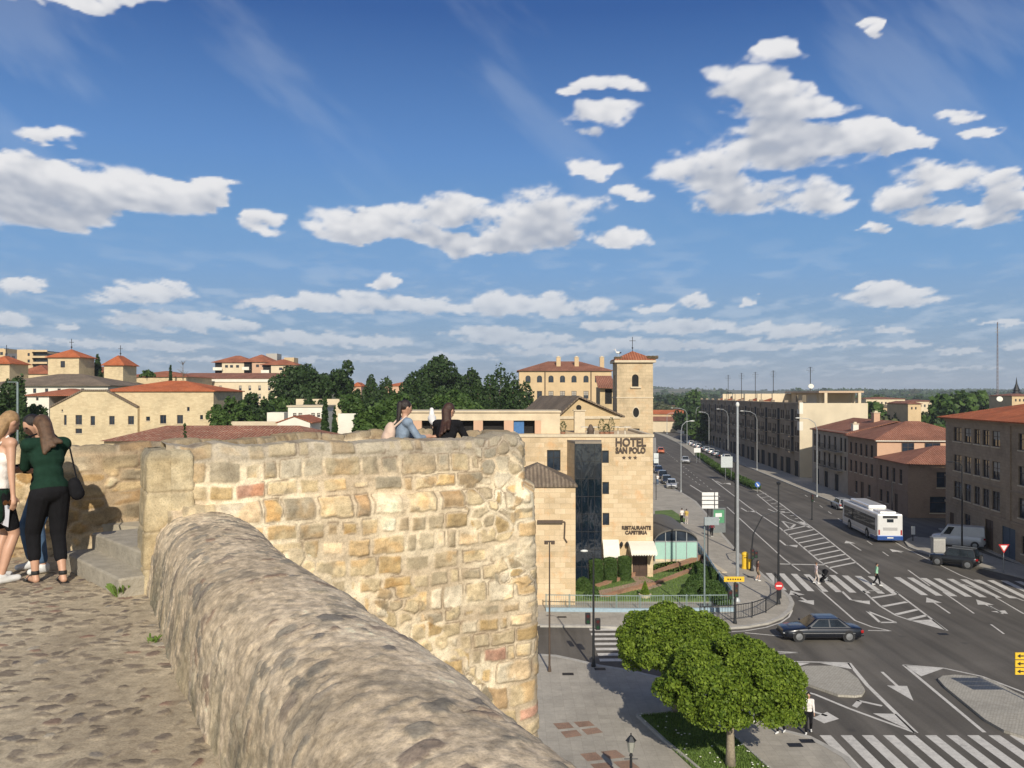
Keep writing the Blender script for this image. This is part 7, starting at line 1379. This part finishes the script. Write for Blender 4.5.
for sy in (1, -1):
    x = -L/2+.75
    for i in range(7): m = MB(); m.box(x, x+1.44, sy*(W_/2+.006)-.01, sy*(W_/2+.006)+.01, 1.22, 2.42); m.build('side_window', M_cglass, bs); x += 1.5
    m = MB(); m.box(-L/2+.72, L/2-.7, sy*(W_/2+.0)-.008, sy*(W_/2)+.008, 1.18, 2.46); m.build('window_band', M_plastic, bs)
    for xw in (-L/2+3.3, L/2-2.7): m = MB(); m.lathe([(.01, -.01), (.58, -.01), (.58, .01), (.01, .01)], (xw, sy*(W_/2+.005), .52), 20, 'y'); m.build('wheel_arch', M_plastic, bs); wheel(bs, xw, sy*(W_/2-.12), .48, .3)
    m = MB(); m.box(L/2-.1, L/2+.35, sy*1.2-.06, sy*1.2+.06, 2.1, 2.55); m.build('wing_mirror', M_plastic, bs)
    m = MB(); m.box(-L/2-.02, -L/2+.02, sy*1.08-.07, sy*1.08+.07, .85, 1.35); m.build('taillight', M_tl, bs)
m = MB(); m.box(-L/2-.02, -L/2+.02, -.72, .72, 2.52, 2.78); m.build('destination_panel', M_plastic, bs); m = MB(); m.box(-L/2-.025, -L/2+.02, -.32, .32, 2.12, 2.45); m.build('rear_window', M_cglass, bs); m = MB(); [m.box(-L/2-.02, -L/2+.02, -.7, .7, 1.3+.08*k, 1.34+.08*k) for k in range(4)]; m.build('grille', plain('bus_grey', (.3, .3, .3)), bs); m = MB(); m.box(-L/2-.045, -L/2, -.3, .3, .5, .62); m.build('number_plate', M_plate, bs); m = MB(); m.box(L/2-.02, L/2+.02, -1.1, 1.1, 1.1, 2.6); m.build('windscreen', M_cglass, bs)
# ================================================================== PEOPLE
def blob(name, prims, mat, parent, vox=.012, it=5, loc=(0, 0, 0)):
    m = MB()
    for p in prims:
        if p[0] == 'c': m.cap(p[1], p[2], p[3], p[4], 10)
        else: m.ell(p[1], p[2], 14, rot=p[3] if len(p) > 3 else None)
    me = m.mesh('tmp', mat); o = bpy.data.objects.new('tmp', me); COL.objects.link(o)
    r = o.modifiers.new('r', 'REMESH'); r.mode = 'VOXEL'; r.voxel_size = vox; r.use_smooth_shade = True
    s = o.modifiers.new('s', 'SMOOTH'); s.factor = .5; s.iterations = it
    dg = bpy.context.evaluated_depsgraph_get(); me2 = bpy.data.meshes.new_from_object(o.evaluated_get(dg)); bpy.data.objects.remove(o); me2.name = name
    me2.materials.clear(); me2.materials.append(mat); me2.polygons.foreach_set('use_smooth', [True]*len(me2.polygons))
    return link(name, me2, parent, loc)
def ik(a, b, l1, l2, bend):
    a, b = Vector(a), Vector(b); d = b-a; L = min(d.length, (l1+l2)*.999); d.normalize(); x = (l1*l1-l2*l2+L*L)/(2*L); h = math.sqrt(max(0, l1*l1-x*x)); n = Vector(bend); n = (n-d*n.dot(d)).normalized(); return a+d*x+n*h, a+d*L
M_skin = plain('skin', (.52, .30, .20), .5, var=.06, scale=8); M_skin2 = plain('skin_tan', (.42, .24, .15), .5, var=.06, scale=8)
def cloth(n, c): return plain('cloth_'+n, c, .95, spec=.12, var=.2, scale=11, bump=.35)
M_hblond = plain('hair_blond', (.34, .21, .10), .55, var=.3, scale=30, bump=.4); M_hbrown = plain('hair_brown', (.10, .055, .03), .55, var=.35, scale=30, bump=.4); M_hdark = plain('hair_dark', (.02, .013, .01), .5, var=.3, scale=30, bump=.4)
def person(label, loc, rz, h=1.7, lean=0, tilt=0, feet=((.1, .02), (-.1, -.02)), handR=None, handL=None, top=None, sleeve=1, bottom=None, leg=1.0, shoes=None, hair=None, hairlen=.0, skin=None, vox=.022, fine=False, skirt=0, waist=None, hips=1.0, headturn=0, name='person', strap=False, topdrop=0):
    """local: faces +y, x to its right. R is +x."""
    k = h/1.7; skin = skin or M_skin; t = thing(name, label, 'person', loc, rz); V_ = lambda *a: Vector(a)*k
    pel = V_(0, 0, .93); td = Vector((0, math.sin(lean), math.cos(lean))); fw = Vector((0, math.cos(lean), -math.sin(lean))); rt = Matrix.Rotation(-lean, 3, 'X')
    if lean > .2: pel = pel - V_(0, .10*lean*1.5, 0)
    ch = pel + td*.34*k; nk = pel + td*.53*k; hd_dir = Vector((0, math.sin(lean*.5+tilt), math.cos(lean*.5+tilt))); hd = nk + hd_dir*.165*k; hrot = Matrix.Rotation(headturn, 3, 'Z') @ Matrix.Rotation(-(lean*.5+tilt), 3, 'X')
    hf = hrot @ Vector((0, 1, 0)); hu = hrot @ Vector((0, 0, 1)); hx = hrot @ Vector((1, 0, 0))
    sh = {s: pel + td*.475*k + Vector((s*.165*k, 0, 0)) for s in (1, -1)}; hip = {s: pel + V_(s*.085, 0, -.03) for s in (1, -1)}
    ank = {s: Vector((feet[0 if s == 1 else 1][0]*k, feet[0 if s == 1 else 1][1]*k, .085*k + (feet[0 if s == 1 else 1][2] if len(feet[0 if s == 1 else 1]) > 2 else 0))) for s in (1, -1)}
    knee = {}
    for s in (1, -1): knee[s], ank[s] = ik(hip[s], ank[s], .43*k, .425*k, (s*.1, 1, 0))
    hands = {1: handR or (.23, .04, .80), -1: handL or (-.23, .04, .80)}; elb, wr = {}, {}
    for s in (1, -1): elb[s], wr[s] = ik(sh[s], Vector(hands[s])*k, .27*k, .25*k, (s*.35, -1, -.3))
    ell_ = lambda c, r, rot=None: ('e', c, tuple(q*k for q in r), rot if rot is not None else None); cp = lambda a, b, ra, rb: ('c', a, b, ra*k, rb*k)
    B = [ell_(pel, (.155*hips, .115*hips, .12), rt), ell_(pel+td*.17*k, (.125, .095, .15), rt), ell_(ch, (.15, .105, .16), rt), cp(sh[1], sh[-1], .062, .062), cp(pel+td*.46*k, nk+hd_dir*.08*k, .055, .047),
         ell_(hd, (.075, .092, .108), hrot), ell_(hd+(hf*.03-hu*.055)*k, (.052, .058, .055), hrot), cp(hd+(hf*.082+hu*.005)*k, hd+(hf*.103-hu*.022)*k, .010, .015)]
    for s in (1, -1): B += [ell_(hd+hx*s*.077*k-hf*.005*k, (.012, .022, .03), hrot)]
    for s in (1, -1):
        B += [cp(sh[s], elb[s], .048, .037), cp(elb[s], wr[s], .037, .024), cp(hip[s], knee[s], .088*hips, .055), cp(knee[s]-Vector((0, 0, .0)), knee[s].lerp(ank[s], .35)-Vector((0, .012, 0))*k, .052, .055), cp(knee[s].lerp(ank[s], .35)-Vector((0, .012, 0))*k, ank[s], .055, .034)]
        fd = Vector((s*.12, 1, 0)).normalized(); heel = ank[s]+Vector((0, -.03, -.05))*k; B += [cp(ank[s], heel, .034, .033), cp(heel, heel+fd*.17*k, .035, .028)]
        d = (wr[s]-elb[s]).normalized(); side = d.cross(Vector((0, 1, 0))); side = Vector((1, 0, 0)) if side.length < .1 else side.normalized(); pn = side.cross(d)
        inward = Vector((-s, 0, 0)); thumb_dir = (pn if pn.y > 0 else -pn)
        B += [cp(wr[s], wr[s]+d*.07*k, .024, .032)]; lat = thumb_dir
        if fine:
            for f_, (o_, l_) in enumerate(((-.028, .062), (-.010, .078), (.010, .084), (.029, .072))):
                b0 = wr[s]+d*.075*k+lat*o_*k; b1 = b0+(d*.6*l_+inward*.012)*k; b2 = b1+(d*.4*l_+inward*.032)*k; B += [cp(b0, b1, .0095, .009), cp(b1, b2, .009, .007)]
            b0 = wr[s]+d*.03*k+lat*.028*k; B += [cp(b0, b0+(d*.035+lat*.030)*k, .012, .010), cp(b0+(d*.035+lat*.030)*k, b0+(d*.07+lat*.035+inward*.01)*k, .010, .008)]
        else: B += [cp(wr[s]+d*.07*k, wr[s]+d*.14*k, .026, .014)]
    blob('body', B, skin, t, vox, 4)
    if fine:
        for s in (1, -1): m = MB(); m.ell(hd+hx*s*.032*k+hf*.083*k+hu*.008*k, .010*k, 8); m.build('eye', M_black, t)
        m = MB(); m.M = None; m.cap(hd+(-hx*.022+hf*.087-hu*.052)*k, hd+(hx*.022+hf*.087-hu*.052)*k, .006*k, .006*k, 6); m.build('mouth', plain('lips', (.40, .14, .11), .5), t)
    if top:
        T = [ell_(ch, (.168, .122, .17), rt), cp(sh[1], sh[-1], .078, .078)] if not strap else [ell_(ch-td*.02*k, (.165, .118, .125), rt)]
        T += [ell_(pel+td*.17*k, (.145, .112, .17), rt)]
        if waist != 'crop': T += [ell_(pel+td*.04*k, (.168*hips, .128*hips, .12), rt)]
        if not strap:
            for s in (1, -1):
                e_ = sh[s].lerp(elb[s], min(1, sleeve*2)); T += [cp(sh[s], e_, .062, .054)]
                if sleeve > .5: T += [cp(elb[s], elb[s].lerp(wr[s], min(1, sleeve*2-1)*.96), .052, .038)]
        blob('top', T, top, t, vox, 3)
        if strap:
            for s in (1, -1): m = MB(); m.tube([ch+td*.06*k+Vector((s*.07*k, 0, 0))-fw*.115*k, sh[s]+Vector((-s*.05*k, 0, .072*k)), ch+td*.08*k+Vector((s*.08*k, 0, 0))+fw*.10*k], .010*k, 6); m.build('strap', top, t)
    if bottom:
        Q = [ell_(pel, (.167*hips, .128*hips, .125), rt)]
        for s in (1, -1):
            Q += [cp(hip[s], hip[s].lerp(knee[s], min(1, leg*2)), .098*hips, .098*hips-.032*min(1, leg*2))]
            if leg > .5: Q += [cp(knee[s], knee[s].lerp(ank[s], (leg-.5)*2*.97), .073, .073-.016*(leg-.5)*2)]
        blob('trousers' if leg > .5 else 'shorts', Q, bottom, t, vox, 3)
    if skirt: blob('tied_jacket', [ell_(pel-V_(0, .0, .02), (.185, .145, .10)), cp(pel-V_(.04, .05, .05), pel-V_(.05, .07, skirt), .12, .10), cp(pel-V_(-.05, .04, .05), pel-V_(-.06, .05, skirt*.85), .12, .09)], waist, t, vox, 3)
    if shoes:
        for s in (1, -1):
            fd = Vector((s*.12, 1, 0)).normalized(); heel = ank[s]+Vector((0, -.03, -.045))*k
            if shoes == 'sandal':
                m = MB(); m.M = None; m.bar(heel-fd*.03*k-Vector((0, 0, .036*k)), heel+fd*.20*k-Vector((0, 0, .036*k)), .085*k, .018*k); m.tube([heel+fd*.13*k+Vector((.045*k, 0, -.02*k)), heel+fd*.12*k+Vector((0, 0, .03*k)), heel+fd*.13*k+Vector((-.045*k, 0, -.02*k))], .010*k, 6); m.lathe([(.038*k, 0), (.040*k, .02*k), (.036*k, .04*k)], ank[s]-Vector((0, 0, .0)), 12); m.build('sandal', M_black, t)
            else: blob('shoe', [cp(heel, heel+fd*.185*k, .043, .036), cp(heel+Vector((0, 0, .03*k)), heel+fd*.05*k+Vector((0, 0, .03*k)), .042, .038)], shoes, t, min(vox, .012), 2)
    if hair:
        Hh = [ell_(hd-hf*.016*k+hu*.026*k, (.086, .094, .098), hrot)]
        if hairlen:
            b0 = hd-hf*.06*k-hu*.02*k; back = pel+td*(.53-hairlen)*k-fw*(.12)*k; mid = nk-fw*.075*k-td*.02*k; Hh += [cp(b0, mid, .074, .072)] + [cp(mid+Vector((q*.035, 0, 0))*k, back+Vector((q*(.055+.01*i), -.01*i, .035*i-.03))*k, .045, .024) for i, q in enumerate((-1, -.4, .3, 1))]
        blob('hair', Hh, hair, t, min(vox, .014), 2)
    t['x'] = 0; del t['x']
    return t, dict(pel=pel, ch=ch, nk=nk, hd=hd, sh=sh, wr=wr, elb=elb, k=k, ank=ank, hf=hf, hu=hu, td=td, fw=fw, rt=rt)
ZF = 13.25
Mg_green = cloth('dark_green', (.012, .034, .022)); Mg_black = cloth('black', (.012, .012, .014)); Mg_jean = cloth('jeans', (.07, .12, .20)); Mg_white = cloth('white', (.72, .68, .64)); Mg_denim = cloth('denim', (.22, .28, .36)); M_sneak = plain('white_canvas_shoe', (.7, .7, .68), .7)
# woman in dark green jacket
a, J = person('person in dark green jacket, black leggings and sandals bending over by the steps', (-4.32, 8.02, ZF), R(46), 1.57, lean=.24, tilt=.55, feet=((.10, -.10), (-.10, .08)), handR=(.06, .46, 1.12), handL=(-.08, .46, 1.14), top=Mg_green, sleeve=.97, bottom=Mg_black, leg=.80, shoes='sandal', hair=M_hbrown, hairlen=.13, vox=.011, fine=True, hips=1.12, waist=None)
m = MB(); m.cap((.19, -.10, .92), (.20, -.15, .83), .055, .065, 12); m.build('handbag', Mg_black, a, smooth=True); m = MB(); m.tube([(.21, -.1, .97), (.19, .02, 1.25), (.05, .16, 1.42), (-.10, .2, 1.36)], .009, 6); m.build('bag_strap', Mg_black, a)
# blonde in white strap top
b, J = person('person with blond hair and white strap top holding a leaflet, at the left edge', (-4.80, 8.0, ZF), R(-30), 1.58, lean=.12, tilt=.42, feet=((.09, .0), (-.10, .05)), handR=(.27, .02, .76), handL=(-.10, .36, 1.1), top=Mg_white, strap=True, waist=Mg_green, bottom=Mg_black, leg=.40, shoes=M_sneak, hair=M_hblond, hairlen=.04, vox=.011, fine=True, skirt=.30)
m = MB(); w_ = J['wr'][1]; d_ = Vector((-.30, .1, -.95)).normalized(); u_ = Vector((-.8, -.2, .25)).normalized(); p_ = w_+Vector((-.02, -.02, -.10)); m.add([p_, p_+u_*.15, p_+u_*.15+d_*.21, p_+d_*.21, p_+Vector((0, .004, 0)), p_+u_*.15+Vector((0, .004, 0)), p_+u_*.15+d_*.21+Vector((0, .004, 0)), p_+d_*.21+Vector((0, .004, 0))], [(0, 1, 2, 3), (7, 6, 5, 4), (0, 4, 5, 1), (1, 5, 6, 2), (2, 6, 7, 3), (3, 7, 4, 0)])
tag(m.build('leaflet', plain('paper', (.62, .62, .68), .6), loc=(0, 0, 0)), 'pale printed leaflet in the hand of the blond person', 'leaflet'); lf = bpy.data.objects['leaflet']; lf.location = b.location; lf.rotation_euler = b.rotation_euler
m = MB(); q0 = p_+u_*.075+d_*.11+Vector((-.002, -.008, 0)); m.ell(q0, (.03, .004, .035), 10); m.build('leaflet_print', M_black, lf)
m = MB(); 
for sx in (-.025, .025): m.lathe([(.021, -.004), (.024, 0), (.021, .004)], w_+Vector((.01, -.05+sx, -.06)), 12, 'x')
m.bar(w_+Vector((.01, -.056, -.06)), w_+Vector((.01, -.044, -.06)), .006); o = m.build('sunglasses', plain('tortoise', (.10, .04, .015), .2)); o.location = b.location; o.rotation_euler = b.rotation_euler; tag(o, 'brown sunglasses held in the hand of the blond person', 'sunglasses')
m = MB(); m.tube([J['sh'][-1]+Vector((.03, -.08, .07)), J['ch']+Vector((0, -.125, 0)), J['pel']+Vector((.15, -.10, .12))], .012, 6); m.build('bag_strap', cloth('brown_leather', (.16, .07, .04)), b)
person('person in blue jeans and white shoes, mostly hidden behind two others', (-4.68, 8.62, ZF), R(150), 1.54, lean=.14, tilt=.4, feet=((.15, .05), (-.16, .12)), handR=(.1, .34, 1.14), handL=(-.08, .34, 1.12), top=Mg_black, sleeve=.9, bottom=Mg_jean, leg=.93, shoes=M_sneak, hair=M_hdark, hairlen=.18, vox=.012, fine=True)
# two leaning on the parapet
ZL = 13.30
d_, J = person('person with dark ponytail and blue denim shirt leaning on the far parapet', (-1.58, 12.05, ZL), R(-62), 1.60, lean=.16, tilt=.05, feet=((.10, -.05), (-.10, -.10)), handR=(.16, .46, 1.18), handL=(-.12, .46, 1.18), top=Mg_denim, sleeve=.72, bottom=Mg_jean, leg=.95, shoes=M_sneak, hair=M_hdark, hairlen=.0, vox=.012, fine=True)
m = MB(); h_ = J['hd']; m.cap(h_-J['hf']*.09+J['hu']*.04, h_-J['hf']*.13-Vector((0, 0, .28)), .045, .018, 10); m.build('ponytail', M_hdark, d_, smooth=True); m = MB(); m.ell(h_-J['hf']*.09+J['hu']*.05, .025, 8); m.build('hair_clip', M_wht, d_)
bk = thing('backpack', 'pale pink beige backpack on the back of the person in denim', 'backpack', d_.location, R(-62)); td_, fw_ = J['td'], J['fw']; pc = J['pel']+td_*.24-fw_*.19; rr = J['rt']
blob('bag_body', [('e', pc, (.13, .08, .19), rr), ('e', pc-fw_*.05-td_*.05, (.10, .05, .10), rr)], plain('beige_canvas', (.62, .46, .36), .85, var=.08, bump=.2), bk, .012, 3)
for s in (1, -1): m = MB(); m.tube([pc+td_*.12+fw_*.03+Vector((s*.07, 0, 0)), J['sh'][s]+Vector((-s*.05, 0, 0))+td_*.085-fw_*.02, J['sh'][s]+Vector((-s*.03, 0, 0))+fw_*.085], .014, 6); m.build('bag_strap', plain('beige_canvas', 0), bk)
e_, J = person('person with long reddish brown hair and black top leaning on the far parapet', (-.94, 12.05, ZL), R(-14), 1.60, lean=.42, tilt=.10, feet=((.11, -.1), (-.11, -.05)), handR=(.24, .42, 1.14), handL=(-.16, .46, 1.14), top=Mg_black, sleeve=.95, bottom=Mg_black, leg=.95, shoes=M_sneak, hair=plain('hair_auburn', (.05, .022, .013), .5, var=.3, scale=30, bump=.4), hairlen=.26, vox=.012, fine=True, headturn=-.5)
bd_ = thing('pigeon', 'small white pigeon perched on the parapet between the two leaning people', 'bird', (-1.19, 12.85, 14.46), R(100)); bd_.scale = (1.35,) * 3; blob('body', [('c', (-.07, 0, .10), (.05, 0, .14), .035, .050), ('c', (.05, 0, .14), (.085, 0, .215), .038, .026), ('e', (.092, 0, .235), (.03, .025, .027)), ('c', (-.07, 0, .10), (-.15, 0, .07), .030, .012)], plain('white_feather', 0), bd_, .008, 2)
m = MB(); m.cap((.115, 0, .232), (.135, 0, .226), .006, .002, 6); m.build('beak', M_plastic, bd_); m = MB(); m.tube([(0, .015, .1), (0, .015, 0)], .004, 5); m.build('leg', M_skin, bd_); m = MB(); m.tube([(0, -.015, .1), (0, -.015, 0)], .004, 5); m.build('leg', M_skin, bd_)
# people in the street
def walker(label, px, py, rz, h, top, bottom, stride=.22, z=.008, leg=.95, sleeve=.4, hair=None, shoes=None, **k):
    return person(label, G(px, py, z), R(rz), h, lean=.05, feet=((.09, stride), (-.09, -stride, .03)), handR=(.24, -.12, .82), handL=(-.24, .18, .82), top=top, sleeve=sleeve, bottom=bottom, leg=leg, shoes=shoes or M_sneak, hair=hair or M_hdark, vox=.026, **k)
walker('person in brown shorts and dark top waiting at the kerb before the zebra crossing', 757.5, 581, -80, 1.66, cloth('maroon', (.12, .06, .05)), cloth('khaki', (.22, .17, .11)), .08, .12, leg=.4, hairlen=.1)
walker('person in light green shirt and dark trousers walking over the upper zebra crossing', 876.5, 585.5, -100, 1.74, cloth('mint', (.30, .55, .38)), Mg_black, .24, sleeve=.8)
walker('person in pale clothes pushing a dark pushchair over the upper zebra crossing', 816, 583.5, -85, 1.66, cloth('lilac', (.55, .48, .50)), cloth('beige', (.48, .42, .38)), .16, hair=M_hbrown)
walker('person in white shirt and black trousers at the kerb right of the round trees', 808.5, 733, 160, 1.78, Mg_white, Mg_black, .2, sleeve=.9)
walker('person in dark red top standing before the advertising panel', 712, 537, 10, 1.74, cloth('dark_red', (.16, .03, .04)), Mg_black, .04, .12, sleeve=.9)
walker('person in white shirt on the pavement, left of a pair near the glasshouse', 682, 523.5, 20, 1.74, Mg_white, Mg_black, .05, .12); walker('person in yellow top on the pavement, right of a pair near the glasshouse', 686.5, 524, -20, 1.70, cloth('mustard', (.50, .36, .10)), cloth('beige', (.48, .42, .38)), .05, .12)
walker('person in white shirt walking beside the parked cars at the hotel corner', 657.5, 485, 180, 1.75, Mg_white, Mg_jean, .12, .12)
walker('person in grey top half hidden behind the nearer round tree', 760, 722, 120, 1.72, cloth('grey', (.2, .2, .2)), Mg_black, .15, .12); walker('person in black half hidden behind the right edge of the nearer tree', 781, 733, 140, 1.72, Mg_black, Mg_black, .15, .12)
ps = thing('pushchair', 'dark pushchair being pushed over the upper zebra crossing', 'pushchair', G(826, 582, .008), R(5)); m = MB(); m.M = Matrix.Rotation(-.5, 4, 'Y'); m.box(-.22, .22, -.2, .2, .30, .46); m.M = None; m.build('seat', Mg_black, ps, bevel=.04); m = MB(); m.xprism([(-.28, .45), (-.20, .95), (.02, 1.02), (.12, .92), (-.05, .60)], -.22, .22); m.build('hood', Mg_black, ps); m = MB()
for s in (-1, 1): m.tube([(-.62, s*.2, 1.0), (-.2, s*.2, .55), (.32, s*.2, .12)], .014, 6); m.tube([(.05, s*.2, .42), (-.28, s*.2, .12)], .014, 6)
m.tube([(-.62, -.2, 1.0), (-.62, .2, 1.0)], .016, 6); m.bar((-.28, -.2, .12), (-.28, .2, .12), .02); m.build('frame', M_steel, ps)
for x in (.34, -.3):
    for y in (-.22, .22): m = MB(); m.lathe([(.05, -.02), (.11, -.02), (.11, .02), (.05, .02)], (x, y, .11), 14, 'y'); m.build('wheel', M_tyre, ps)
for t_, lb in ((None, None),): pass
# ================================================================== HAZE
m = MB(); m.box(-3200, 3200, -400, 9500, -2.2, 130); hz_m = bpy.data.materials.new('haze'); hz_m.use_nodes = True; nt = hz_m.node_tree; nt.nodes.clear()
vp = nt.nodes.new('ShaderNodeVolumePrincipled'); vp.inputs['Color'].default_value = (.80, .88, 1.0, 1); vp.inputs['Density'].default_value = .00016; vp.inputs['Anisotropy'].default_value = .0
oo = nt.nodes.new('ShaderNodeOutputMaterial'); nt.links.new(vp.outputs[0], oo.inputs['Volume']); tag(m.build('haze', hz_m), 'thin pale haze over the far town', 'haze', kind='stuff')
